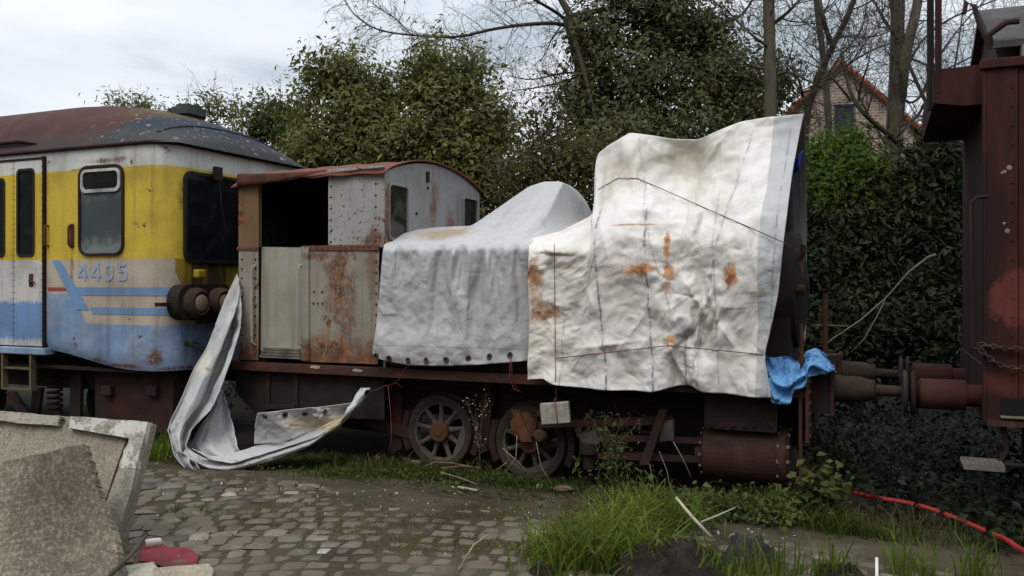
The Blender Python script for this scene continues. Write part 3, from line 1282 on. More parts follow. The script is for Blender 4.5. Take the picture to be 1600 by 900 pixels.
def decal_path(xa, za0, za1, slope0=0.0, y_end=0.10):
    """band on the body from xa to the front corner, following the outline"""
    pth = [(x_, y_) for x_, y_ in plan_path(0.005) if y_ < y_end + .01]
    pth = [q for q in pth if q[0] > xa + .01]
    y0_ = RC0 - .005
    b = MB(RB)
    top = [(xa, y0_)] + pth
    bot = [(xa + slope0, y0_)] + [q for q in pth]
    n = len(pth) + 1
    vv = [(q[0], q[1], za0) for q in top] + [(max(q[0], xa + slope0) if q[1] < y0_ + .01 else q[0], q[1], za1) for q in bot]
    b.add(vv, [(i, i + n, i + 1 + n, i + 1) for i in range(n - 1)])
    return b


decal_path(rz_(114, 449)[0], zS1a, zS1b, 0.07).build("upper_stripe", K_STRIPE, railcar)
decal_path(rz_(140, 482)[0], zS2a, zS2b, 0.06).build("lower_stripe", K_STRIPE, railcar)
b = MB(RB)
q = [rz_(82, 407), rz_(95, 407), rz_(140, 484), rz_(120, 484)]
b.add([(p[0], RC0 - .0075, p[1]) for p in q], [(3, 2, 1, 0)])
b.build("slanted_stripe", K_STRIPE, railcar)
b = MB(RB)
q = [rz_(75, 449), rz_(106, 449), rz_(109, 454), rz_(75, 454)]
b.add([(p[0], RC0 - .006, p[1]) for p in q], [(3, 2, 1, 0)])
b.build("red_line", K_REDLINE, railcar)

# number 4405
D_ = {
    '4': [[(0.62, 0), (0.62, 0.22), (0.0, 0.22), (0.0, 0.40), (0.52, 1.0), (0.84, 1.0), (0.84, 0.40), (1.0, 0.40), (1.0, 0.22), (0.84, 0.22), (0.84, 0)], [(0.62, 0.40), (0.62, 0.76), (0.27, 0.40)]],
    '0': [rrect(0, 0.9, 0, 1, 0.40, 6), rrect(0.24, 0.66, 0.19, 0.81, 0.2, 6)],
    '5': [[(0.0, 0.10), (0.12, 0.0), (0.70, 0.0), (0.90, 0.16), (0.90, 0.50), (0.72, 0.66), (0.26, 0.66), (0.26, 0.82), (0.84, 0.82), (0.84, 1.0), (0.04, 1.0), (0.04, 0.48), (0.58, 0.48), (0.66, 0.42), (0.66, 0.24), (0.58, 0.18), (0.18, 0.18), (0.06, 0.28)]],
}
nx0, nz0 = rz_(122, 439)
nx1, nz1 = rz_(206, 411)
hh = nz1 - nz0
ww = (nx1 - nx0) / 4
for i, ch in enumerate("4405"):
    b = MB(RB)
    ls = [[(nx0 + ww * i + p[0] * ww * 0.74, nz0 + p[1] * hh) for p in l] for l in D_[ch]]
    b.side(ls, RC0 - .008, RC0 - .002)
    b.build("digit", K_DIGIT, railcar)

# running gear in the dark below
b = MB(RB)
b.box((-16, 0.25, 0.55), (-0.3, 0.33, 0.95))
b.box((-16, 2.2, 0.5), (-0.3, 2.3, 0.95))
b.box((-16, -0.1, 0.86), (-0.25, 2.65, 0.9))
b.build("underframe", K_DARK, railcar)
b = MB(RB)
xa, za = rz_(148, 600, 0.1)
xb, zb_ = rz_(270, 700, 0.1)
b.box((xa, 0.1, 0.06), (xb, 1.0, 0.86))
for px in (172, 242):
    xx, zz = rz_(px, 604, 0.1)
    b.box((xx - .09, 0.02, zz - .11), (xx + .09, 0.1, zz + .02))
b.build("engine_box", K_DARKRED, railcar, bevel=0.012)
b = MB(RB)
sx, sz = rz_(76, 640, 0.1)
hel = [(sx + .09 * math.cos(a), 0.2 + .09 * math.sin(a), 0.2 + a * 0.0125) for a in np.linspace(0, 16 * math.pi, 160)]
b.tube(hel, 0.018, 6)
b.build("coil_spring", K_DARK, railcar, smooth=True)
b = MB(RB)
b.prism([[rz_(8, 612, 0.0), rz_(22, 612, 0.0), rz_(48, 650, 0.0), rz_(36, 660, 0.0)]], lambda a, c_, t: (a, t, c_), 0.0, 0.04)
b.build("brake_strut", K_DARKRED, railcar)
b = MB(RB)
b.side([rz_(55, 605, 0.2), rz_(70, 605, 0.2), rz_(62, 660, 0.2), rz_(52, 660, 0.2)], 0.15, 0.2)
b.build("brake_strut", K_DARKRED, railcar)
b = MB(RB)
b.side([rz_(115, 585, 0.2), rz_(132, 585, 0.2), rz_(128, 690, 0.2), rz_(112, 690, 0.2)], 0.15, 0.2)
b.build("brake_strut", K_DARKRED, railcar)
for xw in (-1.7, -4.4):
    b = MB(RB)
    b.lathe([(0.05, -0.03), (0.30, -0.02), (0.34, 0.0), (0.42, 0.0), (0.42, 0.09), (0.46, 0.1), (0.46, 0.13), (0.05, 0.13)], (xw, 0.45, 0.36), (0, 1, 0), 28)
    b.build("wheel", K_DARK, railcar, smooth=30)
# step ladder
K_LADDER = plain_rust("old yellowed step", (0.06, 0.045, 0.025), (0.15, 0.115, 0.06))
b = MB(RB)
la, lz1 = rz_(5, 552, -0.22)
lb, lz0 = rz_(49, 611, -0.22)
for xx in (la, lb):
    b.box((xx - .018, -0.24, lz0), (xx + .018, -0.16, lz1 + .05))
b.box((la + .018, -0.235, lz0), (lb - .018, -0.10, lz0 + .02))
zz = (lz0 + lz1) / 2 + .04
b.box((la + .018, -0.235, zz), (lb - .018, -0.10, zz + .02))
b.build("step_ladder", K_LADDER, railcar)


# ------------------------------------------------------------------ the small steam locomotive
LB = FR.copy()
loco = empty("steam_locomotive", LB, "small rusty industrial steam locomotive with open grey cab, half hidden under tarpaulins", "locomotive")


def q(px, py, d=0.0):
    p = TP(px, py, d)
    return (p.x, p.z)


def sq(pts, d=0.0):
    return [q(a, b_, d) for a, b_ in pts]


S_REAR = q(372, 500)[0]
S_CF = q(600, 400)[0]                  # cab front wall
S_BEAM = q(1265, 620)[0]
CW = 2.5
ZB = 1.06                              # running board
ZEA = 3.30

GREY = (0.27, 0.245, 0.20)


def st(px, py, rx, rz, k=0.9):
    s_, z_ = q(px, py)
    return (s_, z_, rx, rz, k)


K_CABP = weathered("grey cab paint", GREY, rust=0.5, streak=0.85, rough=0.65, scale=3.0, chips=0.3, bottom=(1.10, 1.52, 0.75), streakcol=(0.17, 0.085, 0.035),
                   blobs=[st(528, 440, .17, .50, .95), st(545, 500, .12, .5, .7), st(505, 400, .35, .05, .8), st(580, 420, .07, .35, .6), st(395, 545, .12, .12, .9), st(520, 545, .5, .13, 1.0), st(575, 370, .15, .10, .9)])
K_CABL = weathered("pale cab lining", (0.31, 0.295, 0.245), rust=0.12, streak=0.6, rough=0.6, dirt=(0.15, 0.13, 0.06), streakcol=(0.17, 0.135, 0.06), blobs=[])
K_TAN = weathered("tan rusted pillar", (0.165, 0.095, 0.04), rust=0.62, streak=0.6, rough=0.7)
K_CABF = weathered("grey cab front paint", (0.235, 0.235, 0.232), rust=0.22, streak=0.42, rough=0.55, chips=0.1, ax=1, blobs=[(1.15, 3.0, .08, .38, .8), (1.6, 2.75, .14, .2, .9), (.05, 2.7, .09, .5, .8), (.05, 2.4, .2, .2, .9)])
K_CHIP = weathered("chipped grey paint", (0.32, 0.315, 0.30), rust=0.36, streak=0.5, rough=0.6, chips=0.80, streakcol=(0.17, 0.085, 0.035), scale=3.5, blobs=[st(585, 375, .18, .09, .95)])
K_EDGE = weathered("red oxide edge", (0.14, 0.05, 0.03), rust=0.4, streak=0.3, rough=0.8)

# rear panel below, rear pillar above
b = MB(LB)
b.side(sq([(373, 562), (403, 563), (403, 386), (373, 386)]), 0.0, 0.02)
pts = [(q(px, 0)[0], 0.0, z_) for px in (378, 399) for z_ in np.arange(1.16, 2.42, 0.115)]
b.cur = 1
b.bolts(pts, (0, -1, 0), 0.015, 0.009)
b.build("rear_panel", [K_CABP, K_BROWN], loco)
b = MB(LB)
b.side(sq([(373, 386), (404, 386), (404, 284), (373, 284)]), 0.0, 0.05)
p_ = b.build("pillar", K_TAN, loco, bevel=0.004)
b = MB(LB)
b.side(sq([(371, 386), (404, 386), (404, 391), (371, 391)]), -0.012, 0.0)
pts = [(s_, -0.012, q(380, 388.5)[1]) for s_ in np.linspace(q(375, 0)[0], q(401, 0)[0], 4)]
b.bolts(pts, (0, -1, 0), 0.012, 0.008)
b.build("rivet_strip", K_EDGE, loco)
# main panel, right of the door
b = MB(LB)
b.side(sq([(475, 565), (590, 569), (592, 386), (475, 386)]), 0.0, 0.02)
pts = [(q(480, 0)[0], 0.0, z_) for z_ in np.arange(1.16, 2.42, 0.105)]
pts += [(q(px, py)[0], 0.0, q(px, py)[1]) for px, py in ((491, 456), (504, 456), (490, 474), (497, 474), (504, 474))]
pts += [(q(588, 0)[0], 0.0, z_) for z_ in np.arange(1.3, 2.42, 0.12)]
b.cur = 1
b.bolts(pts, (0, -1, 0), 0.015, 0.009)
b.build("side_panel", [K_CABP, K_BROWN], loco)
b = MB(LB)
b.side(sq([(472, 563), (484, 563), (484, 386), (472, 386)]), -0.022, -0.002)
b.build("door_edge_strip", K_CABP, loco, bevel=0.003)
b = MB(LB)
b.side(sq([(472, 391), (592, 391), (592, 382), (472, 384)]), -0.016, -0.002)
pts = [(s_, -0.016, q(540, 386)[1]) for s_ in np.linspace(q(478, 0)[0], q(588, 0)[0], 13)]
b.bolts(pts, (0, -1, 0), 0.012, 0.009)
b.build("rivet_strip", K_EDGE, loco)
# upper panel
b = MB(LB)
b.side(sq([(513, 386), (600, 386), (601, 258), (513, 264)]), 0.0, 0.02)
pts = [(q(517, 0)[0], 0.0, z_) for z_ in np.arange(2.50, 3.28, 0.13)] + [(q(587, 0)[0], 0.0, z_) for z_ in np.arange(2.50, 3.28, 0.13)]
b.cur = 1
b.bolts(pts, (0, -1, 0), 0.014, 0.009)
b.build("upper_panel", [K_CHIP, K_BROWN], loco)
# half door, set back
b = MB(LB)
b.side(sq([(407, 548), (474, 552), (474, 387), (409, 386)], 0.06), 0.06, 0.075)
b.build("half_door", K_CABL, loco, bevel=0.003)
b = MB(LB)
for k in range(4):
    a0 = q(406, 557 - k * 4, -0.01)
    a1 = q(470, 560 - k * 4, -0.01)
    b.box((a0[0], -0.02 + 0.02 * k, a0[1] - .012), (a1[0] - .02 * k, 0.12, a0[1] + .012))
b.build("threshold_boards", plain_rust("rotten grey boards", (0.05, 0.043, 0.034), (0.17, 0.155, 0.13)), loco)
# handrails
K_RAILP = weathered("painted handrail", (0.33, 0.31, 0.28), rust=0.3, streak=0.2)
for px, y0_, y1_ in ((398, 418, 535), (470, 417, 535)):
    b = MB(LB)
    s_, za = q(px, y0_)
    zb_ = q(px, y1_)[1]
    b.tube([(s_ + .02, -0.01, za + .03), (s_ + .005, -0.05, za), (s_, -0.055, za - .05), (s_, -0.055, zb_ + .05), (s_ + .005, -0.05, zb_), (s_ + .02, -0.01, zb_ - .03)], 0.014, 8)
    b.build("handrail", K_RAILP, loco, smooth=40)


def arc(y):
    t = (y - CW / 2) / (CW / 2)
    return ZEA + 0.23 * (1 - t * t)


# cab front wall with two windows
W1 = [q(607, 0)[0]]
fw = []
for (pxa, pya, pxb, pyb, da, db) in ((607, 291, 635, 371, 0.14, 0.56), (723, 316, 744, 354, 1.92, 2.32)):
    # the wall is the plane s = S_CF: find d from the pixel column
    def dcol(px):
        u = (px - 800) / F
        o = TW(S_CF, 0, 0)
        # o + n*d ; X/Y = u
        return (o.x - u * o.y) / (u * NDIR.y - NDIR.x)

    def zrow(px, py):
        o = TW(S_CF, dcol(px), 0)
        return EYE - (py - HZ) / F * o.y
    fw.append((dcol(pxa), dcol(pxb), zrow(pxa, pyb) if pxa < 700 else 2.62, (zrow(pxa, pya) + zrow(pxb, pya)) / 2))
fw[1] = (fw[1][0], fw[1][1], fw[0][2], fw[0][3] + 0.02)
outer = [(0.012, ZB)] + [(CW, ZB)] + [(y, arc(y) - .02) for y in np.linspace(CW, 0.012, 24)]
holes = [rrect(a, c_, z0, z1, .05) for a, c_, z0, z1 in fw]
b = MB(LB)
b.end([outer] + holes, S_CF - .012, S_CF + .008)
b.cur = 1
for y_, z_ in ((1.0, 3.20), (0.72, 2.86)):
    b.lathe([(0.02, 0), (0.018, 0.012)], (S_CF + .008, y_, z_), (1, 0, 0), 8)
wall_ = b.build("front_wall", [K_CABF, K_DARK], loco)
for a, c_, z0, z1 in fw:
    b = MB(LB)
    b.end([rrect(a - .035, c_ + .035, z0 - .035, z1 + .035, .08), rrect(a, c_, z0, z1, .05)], S_CF + .006, S_CF + .03)
    f_ = b.build("window_frame", K_CABF, wall_, bevel=0.006)
    b = MB(LB)
    b.end([rrect(a - .004, c_ + .004, z0 - .004, z1 + .004, .05)], S_CF - .004, S_CF + .002)
    b.build("pane", glass_dark("grimy cab pane", (0.012, 0.014, 0.012), 0.06, 0.35, (0.10, 0.11, 0.09)), f_)
b = MB(LB)
b.box((S_CF + .008, 0.96, 3.27), (S_CF + .03, 1.02, 3.40))
b.build("lamp_bracket", K_DARK, wall_)
# far and rear walls, floor
b = MB(LB)
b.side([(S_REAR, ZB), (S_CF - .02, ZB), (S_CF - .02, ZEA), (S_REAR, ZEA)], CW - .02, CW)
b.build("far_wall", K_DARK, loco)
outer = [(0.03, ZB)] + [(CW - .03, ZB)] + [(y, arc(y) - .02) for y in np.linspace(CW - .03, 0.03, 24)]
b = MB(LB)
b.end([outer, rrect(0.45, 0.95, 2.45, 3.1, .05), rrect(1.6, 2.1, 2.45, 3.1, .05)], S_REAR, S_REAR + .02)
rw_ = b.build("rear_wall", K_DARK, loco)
for ya, yb in ((0.45, 0.95), (1.6, 2.1)):
    b = MB(LB)
    b.end([rrect(ya, yb, 2.45, 3.1, .05)], S_REAR + .006, S_REAR + .012)
    b.build("pane", glass_dark("greenish cab pane", (0.025, 0.035, 0.028), 0.1, 0.4, (0.10, 0.13, 0.11)), rw_)
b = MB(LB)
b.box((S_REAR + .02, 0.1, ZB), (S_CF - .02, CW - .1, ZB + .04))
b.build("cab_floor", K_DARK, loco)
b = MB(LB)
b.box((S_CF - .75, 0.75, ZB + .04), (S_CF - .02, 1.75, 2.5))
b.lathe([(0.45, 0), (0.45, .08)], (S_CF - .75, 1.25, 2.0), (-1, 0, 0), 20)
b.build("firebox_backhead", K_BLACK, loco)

# roof: curved sheet, torn at its near rear edge
K_ROOF = weathered("rust red roof sheet", (0.125, 0.038, 0.018), rust=0.5, streak=0.2, rough=0.9, scale=4, dirt=(0.025, 0.018, 0.016), chips=.35)
ns, nd = 60, 40
P = np.zeros((ns, nd, 3))
ss = np.linspace(S_REAR - .06, S_CF + .05, ns)
for i, s_ in enumerate(ss):
    f_ = (s_ - S_REAR) / (S_CF - S_REAR)
    e0 = -0.05 + 0.010 * math.sin(f_ * 17) + 0.006 * math.sin(f_ * 41)
    yy = np.linspace(e0, CW + .05, nd)
    P[i, :, 0] = s_
    P[i, :, 1] = yy
    sag = 0.0 if f_ > 0.52 else -0.06 * (0.52 - f_) / 0.52
    P[i, :, 2] = arc(yy) + sag * np.clip(1 - yy / 1.2, 0, 1) + 0.006 * np.sin(f_ * 31 + yy * 3)
    P[i, 0, 2] -= 0.03
    P[i, 1, 2] -= 0.008
b = MB(LB)
b.grid(P)
ro = b.build("cab_roof", K_ROOF, loco, smooth=40)
so = ro.modifiers.new("thick", 'SOLIDIFY')
so.thickness = 0.014
so.offset = 1
b = MB(LB)
# torn valance sheet hanging below the edge at the rear
top = np.array([q(px, py, -.02) for px, py in ((373, 272), (400, 272), (440, 271), (475, 269), (512, 266))])
bot = np.array([q(px, py, -.02) for px, py in ((375, 291), (400, 289), (440, 284), (470, 277), (512, 269))])
n = 30
tu, bu = resample(top, n), resample(bot, n)
P = np.zeros((n, 4, 3))
for j in range(4):
    f_ = j / 3
    P[:, j, 0] = tu[:, 0] * (1 - f_) + bu[:, 0] * f_
    P[:, j, 2] = tu[:, 1] * (1 - f_) + bu[:, 1] * f_
    P[:, j, 1] = -0.045 - 0.03 * f_ + 0.01 * np.sin(np.arange(n) * 0.9) * f_
b.grid(P)
va = b.build("torn_valance", plain_rust("dark red valance", (0.03, 0.012, 0.008), (0.085, 0.026, 0.015)), ro, smooth=60)
so = va.modifiers.new("thick", 'SOLIDIFY')
so.thickness = 0.006
b = MB(LB)
b.side(sq([(513, 270), (601, 261), (601, 267), (513, 276)]), -0.012, -0.002)
b.build("eave_strip", K_BROWN, ro)

# running board with angle iron edge, full length
K_BOARD = plain_rust("red brown running board", (0.035, 0.015, 0.010), (0.085, 0.032, 0.02), (0.13, 0.055, 0.033))
b = MB(LB)
b.box((S_REAR - .04, -0.06, ZB - .03), (S_BEAM, CW + .06, ZB))
b.box((S_REAR - .04, -0.065, ZB - .10), (S_BEAM, -0.045, ZB - .028))
b.build("running_board", K_BOARD, loco, bevel=0.004)
b = MB(LB)
for px, py in ((497, 573), (562, 578)):
    b = MB(LB)
    s_, z_ = q(px, py)
    g = np.random.default_rng(px)
    ring = [(s_ + .10 * math.cos(a) * g.uniform(.5, 1), z_ + .022 * math.sin(a) * g.uniform(.5, 1)) for a in np.linspace(0, 6.28, 12)[:-1]]
    b.side([ring], -0.069, -0.064)
    b.build("paint_patch", plain_rust("flaking cream paint", (0.25, 0.20, 0.14), (0.40, 0.34, 0.26)), loco)

# frames
for d0, d1 in ((0.42, 0.46), (2.04, 2.08)):
    b = MB(LB)
    b.side([(S_REAR + .05, ZB - .10), (S_REAR + .05, 0.72), (-1.95, 0.28), (-0.75, 0.24), (-0.55, 0.5), (1.7, 0.5), (2.0, 0.26), (3.3, 0.26), (S_BEAM, 0.5), (S_BEAM, ZB - .10)], d0, d1)
    b.build("frame_plate", K_DARK, loco, bevel=0.006)
# rear frame bracing close to the near edge
b = MB(LB)
b.side(sq([(370, 577), (600, 590), (600, 655), (462, 650), (462, 690), (400, 648), (368, 612)], 0.05), 0.05, 0.075)
b.build("side_plate", plain_rust("dark blotched side plate", (0.009, 0.007, 0.006), (0.024, 0.015, 0.010), (0.05, 0.033, 0.015)), loco, bevel=0.005)
for px in (418, 462):
    b = MB(LB)
    b.side(sq([(px - 3, 578), (px + 3, 578), (px + 3, 640), (px - 3, 640)], 0.02), 0.02, 0.05)
    b.build("brace", K_DARKRED, loco)
b = MB(LB)
b.side(sq([(416, 632), (462, 632), (462, 637), (418, 639)], 0.0), -0.02, 0.018)
b.build("step_board", K_DARKRED, loco)
b = MB(LB)
b.side([(-2.6, 0.55), (-1.7, 0.5), (-1.7, 0.9), (-2.6, 0.9)], 0.55, 1.9)
b.build("ash_pan", K_BLACK, loco)

# wheels
K_TYRE = plain_rust("wheel tyre steel", (0.018, 0.012, 0.009), (0.05, 0.034, 0.024), (0.09, 0.068, 0.05))
K_SPOKE = plain_rust("grey rusty spokes", (0.04, 0.031, 0.024), (0.115, 0.092, 0.072))
K_HUB = plain_rust("orange rusty hub", (0.045, 0.02, 0.011), (0.115, 0.046, 0.02))
wheels = []
for px, py, ph in ((685, 675, 10), (827, 692, 200)):
    s_, z_ = q(px, py, 0.2)
    wheels.append((s_, z_, ph))


def make_wheel(s_, z_, ph, d, sgn):
    R = 0.405
    b = MB(LB)
    ax = (0, sgn, 0)
    b.lathe([(R - .075, 0.0), (R - .012, -0.012), (R, 0.0), (R + .004, 0.10), (R + .035, 0.112), (R + .035, 0.135), (R - .075, 0.135), (R - .075, 0.0)], (s_, d, z_), ax, 48, cap=False)
    wb = b.build("wheel", K_TYRE, loco, smooth=30)
    b = MB(LB)
    b.lathe([(R - .10, 0.02), (R - .075, 0.012), (R - .07, 0.10), (R - .10, 0.095), (R - .10, 0.02)], (s_, d, z_), ax, 48, cap=False)
    for k in range(9):
        a = math.radians(ph + 40 * k)
        c_, s2 = math.cos(a), math.sin(a)
        b.tube([(s_ + c_ * r_, d + sgn * 0.055, z_ + s2 * r_) for r_ in (0.10, 0.16, 0.25, 0.32)], [0.043, 0.030, 0.025, 0.034], 8)
    b.build("spokes", K_SPOKE, wb, smooth=40)
    b = MB(LB)
    b.lathe([(0.0, -0.03), (0.03, -0.03), (0.105, -0.028), (0.118, -0.015), (0.118, 0.12)], (s_, d, z_), ax, 28)
    b.lathe([(0.05, -0.036), (0.045, -0.04), (0.0, -0.04)], (s_, d, z_), ax, 20)
    b.build("hub", K_HUB, wb, smooth=30)
    b = MB(LB)
    a0 = math.radians(-62 if ph < 100 else -105)
    pts = [(s_ + (R - .08) * math.cos(a0 + t), z_ + (R - .08) * math.sin(a0 + t)) for t in np.linspace(0, 1.45, 16)]
    b.side([pts], d + sgn * 0.005, d + sgn * 0.08)
    b.build("balance_weight", K_SPOKE, wb, bevel=0.006)
    return wb


for s_, z_, ph in wheels:
    make_wheel(s_, z_, ph, 0.22, 1)
    make_wheel(s_, z_, ph + 90, 2.28, -1)
    b = MB(LB)
    b.tube([(s_, 0.3, z_), (s_, 2.2, z_)], 0.07, 12)
    b.build("axle", K_DARK, loco, smooth=40)
# brake hangers beside the wheels
for px in (617, 757):
    b = MB(LB)
    b.side(sq([(px - 8, 600), (px + 8, 600), (px + 10, 700), (px - 6, 708)], 0.28), 0.28, 0.33)
    b.build("brake_hanger", K_DARKRED, loco, bevel=0.01)
K_PIPE = plain_rust("dark pipes", (0.014, 0.010, 0.008), (0.05, 0.03, 0.02))
for pts, r_ in (([(-2.6, .36, .95), (-1.2, .34, .90), (0.4, .33, .88), (1.6, .33, .86), (2.4, .3, .80)], .018), ([(-2.2, .3, .80), (-1.0, .28, .45), (-.55, .28, .30)], .022), ([(.55, .3, .85), (.50, .26, .55), (.47, .24, .20)], .012), ([(1.62, .26, .85), (1.6, .24, .5), (1.55, .22, .15)], .012), ([(1.9, .3, .85), (2.0, .2, .6), (2.15, .18, .52), (2.35, .18, .5)], .016)):
    b = MB(LB)
    b.tube(resample(np.array(pts), 16, .06).tolist(), r_, 8)
    b.build("pipe", K_PIPE, loco, smooth=True)
for s_, z_, ph in wheels:
    for sg in (-1, 1):
        b = MB(LB)
        ring = [(s_ + sg * .425 * math.cos(a), z_ + .425 * math.sin(a)) for a in np.linspace(-.5, .45, 8)] + [(s_ + sg * .50 * math.cos(a), z_ + .50 * math.sin(a)) for a in np.linspace(.45, -.5, 8)]
        b.side([ring], .24, .32)
        b.build("brake_shoe", K_DARKRED, loco, bevel=.006)
b = MB(LB)
b.side(sq([(540, 640), (640, 668), (640, 684), (540, 656)], .25), .23, .28)
b.build("brake_beam", K_DARKRED, loco, bevel=.008)
# springs over the axles
for s_, z_, ph in wheels:
    b = MB(LB)
    for k in range(6):
        L_ = 0.42 - 0.055 * k
        b.box((s_ - L_, 0.36, z_ + .44 + .016 * k), (s_ + L_, 0.41, z_ + .454 + .016 * k))
    b.build("leaf_spring", K_DARK, loco)
# coupling rod stub, crank, connecting rod, slide bars, crosshead
K_ROD = plain_rust("rust red rods", (0.03, 0.012, 0.009), (0.075, 0.025, 0.016))
s2, z2, _ = wheels[1]
b = MB(LB)
b.lathe([(0.075, 0), (0.075, 0.09), (0.05, 0.12), (0.0, 0.12)], (s2 + .16, 0.20, z2 + .10), (0, -1, 0), 20)
b.side(sq([(800, 640), (812, 641), (832, 690), (815, 690)], 0.12), 0.10, 0.13)
b.lathe([(0.16, 0), (0.15, 0.07), (0.09, 0.09)], (s2 - .05, 0.21, z2 + .18), (0, -1, 0), 20)
b.build("crank", K_HUB, loco, smooth=35)
b = MB(LB)
b.side(sq([(842, 668), (842, 660), (1050, 650), (1050, 663)], 0.10), 0.09, 0.13)
b.lathe([(0.05, 0), (0.05, 0.05)], (*[q(848, 645, .08)[0], .10], q(848, 645, .08)[1]), (0, -1, 0), 14)
b.build("connecting_rod", K_ROD, loco, bevel=0.008)
for ya, yb in ((679, 687), (708, 716)):
    b = MB(LB)
    b.side(sq([(925, ya), (1100, ya + 6), (1100, yb + 6), (925, yb)], 0.12), 0.10, 0.16)
    b.build("slide_bar", K_DARKRED, loco, bevel=0.004)
b = MB(LB)
b.side(sq([(1030, 658), (1050, 657), (1052, 686), (1032, 688)], 0.08), 0.06, 0.14)
b.build("crosshead", K_GREYSTEEL, loco, bevel=0.01)
b = MB(LB)
b.side(sq([(905, 676), (930, 672), (938, 690), (925, 700), (908, 692)], 0.08), 0.06, 0.15)
b.build("rod_end", K_GREYSTEEL, loco, bevel=0.01)
b = MB(LB)
b.side(sq([(1030, 640), (1042, 640), (1014, 725), (1000, 725)], 0.04), 0.02, 0.05)
b.build("expansion_link", K_ROD, loco, bevel=0.008)
b = MB(LB)
b.lathe([(0.09, -.09), (0.10, -.05), (0.10, .02), (0.06, .04), (0.06, .18)], (*[q(920, 702, .1)[0], .1], q(920, 705, .1)[1]), (0, 0, -1), 16)
b.build("oil_cup", K_DARK, loco, smooth=40)

# cylinder and steam chest
K_CYL = plain_rust("red brown cylinder", (0.022, 0.010, 0.007), (0.055, 0.020, 0.013), (0.075, 0.032, 0.02))
ca, cz0 = q(1096, 712, 0.0)
cb = q(1226, 712, 0.0)[0]
zt, zb_ = q(1160, 672, 0.0)[1], q(1160, 763, 0.0)[1]
cr_ = (zt - zb_) / 2
zc = (zt + zb_) / 2
b = MB(LB)
b.lathe([(cr_ * .55, -.09), (cr_ * .6, -.03), (cr_ * .98, 0.0), (cr_, 0.02), (cr_, cb - ca - .06), (cr_ + .018, cb - ca - .06), (cr_ + .018, cb - ca), (cr_ * .9, cb - ca + .035), (0, cb - ca + .04)], (ca, cr_ + .0, zc), (1, 0, 0), 40)
b.cur = 1
for k in range(12):
    a = 2 * math.pi * k / 12
    for h in (cb - ca - .075, cb - ca + .01):
        b.lathe([(0.018, 0), (0.018, 0.03 if h > cb - ca else .02)], (ca + h, cr_ + (cr_ - .012 if h > cb - ca else cr_ + .004) * math.cos(a), zc + (cr_ - .012 if h > cb - ca else cr_ + .004) * math.sin(a)), (1, 0, 0), 6)
    b.lathe([(0.016, 0), (0.016, 0.02)], (ca - .02, cr_ + cr_ * .8 * math.cos(a), zc + cr_ * .8 * math.sin(a)), (-1, 0, 0), 6)
cy = b.build("cylinder", [K_CYL, K_GREYSTEEL], loco)
b = MB(LB)
fa, fz1 = q(1100, 628, 0.0)
fb, fz0 = q(1214, 677, 0.0)
b.side([rrect(fa, fb, fz0, fz1 + .1, .04)], 0.02, 0.06)
b.box((fa + .03, 0.06, fz0 + .03), (fb - .03, 0.9, ZB - .12))
b.cur = 1
for k, px in enumerate((1112, 1129, 1145, 1162, 1179, 1205)):
    s_, z_ = q(px, 664, 0.02)
    b.lathe([(0.024, 0), (0.024, 0.018), (0.012, 0.018), (0.012, 0.03)], (s_, 0.02, z_), (0, -1, 0), 6)
b.build("steam_chest", [plain_rust("dark steam chest", (0.015, 0.009, 0.007), (0.036, 0.018, 0.012)), K_CYL], loco)

# buffer beam and buffers
K_BEAM = plain_rust("red buffer beam", (0.028, 0.011, 0.008), (0.07, 0.024, 0.016), (0.09, 0.035, 0.025))
zbm = q(1272, 597)[1]
b = MB(LB)
b.box((S_BEAM - .03, -0.1, ZB - .50), (S_BEAM, 2.6, ZB + .10))
b.box((S_BEAM - .09, -0.06, 0.0), (S_BEAM - .06, -0.02, ZB - .1))
b.box((S_BEAM - .40, -0.06, ZB - .09), (S_BEAM - .03, 0.3, ZB - .02))
pts = [(S_BEAM, y_, z_) for y_ in (-0.05, 0.03) for z_ in np.arange(ZB - .45, ZB + .1, .1)]
b.cur = 1
b.bolts(pts, (1, 0, 0), 0.016, 0.012)
b.build("buffer_beam", [K_BEAM, K_BROWN], loco)


def buffer_(owner, s_, d, z, sgn, prof, disc, mat, mat2):
    b = MB(LB if owner is loco else WB)
    off = 0.0
    b.box((min(s_, s_ + sgn * .16), d - .18, z - .22), (max(s_, s_ + sgn * .16), d + .18, z + .2)) if owner is loco else None
    b.lathe(prof, (s_, d, z), (sgn, 0, 0), 28)
    bo = b.build("buffer", mat, owner, smooth=35)
    b = MB(LB if owner is loco else WB)
    b.lathe([(0.03, -.06), (0.05, -.02), (disc - .01, -.004), (disc, 0.01), (disc - .02, 0.03), (0.06, 0.045), (0.0, 0.047)], (s_ + sgn * prof[-1][1], d, z), (sgn, 0, 0), 32)
    b.build("buffer_head", mat2, bo, smooth=35)
    if owner is loco:
        b = MB(LB)
        b.box((s_ + .16, d - .20, z - .24), (s_ + .20, d + .20, z + .22))
        b.bolts([(s_ + .20, d + a, z + c_) for a in (-.16, .16) for c_ in (-.19, .17)], (1, 0, 0), 0.018, 0.015)
        b.build("buffer_flange", K_BEAM, bo, bevel=0.01)
    return bo


def zplane(px, py, d):
    p = TP(px, py, d)
    return p.x, p.z


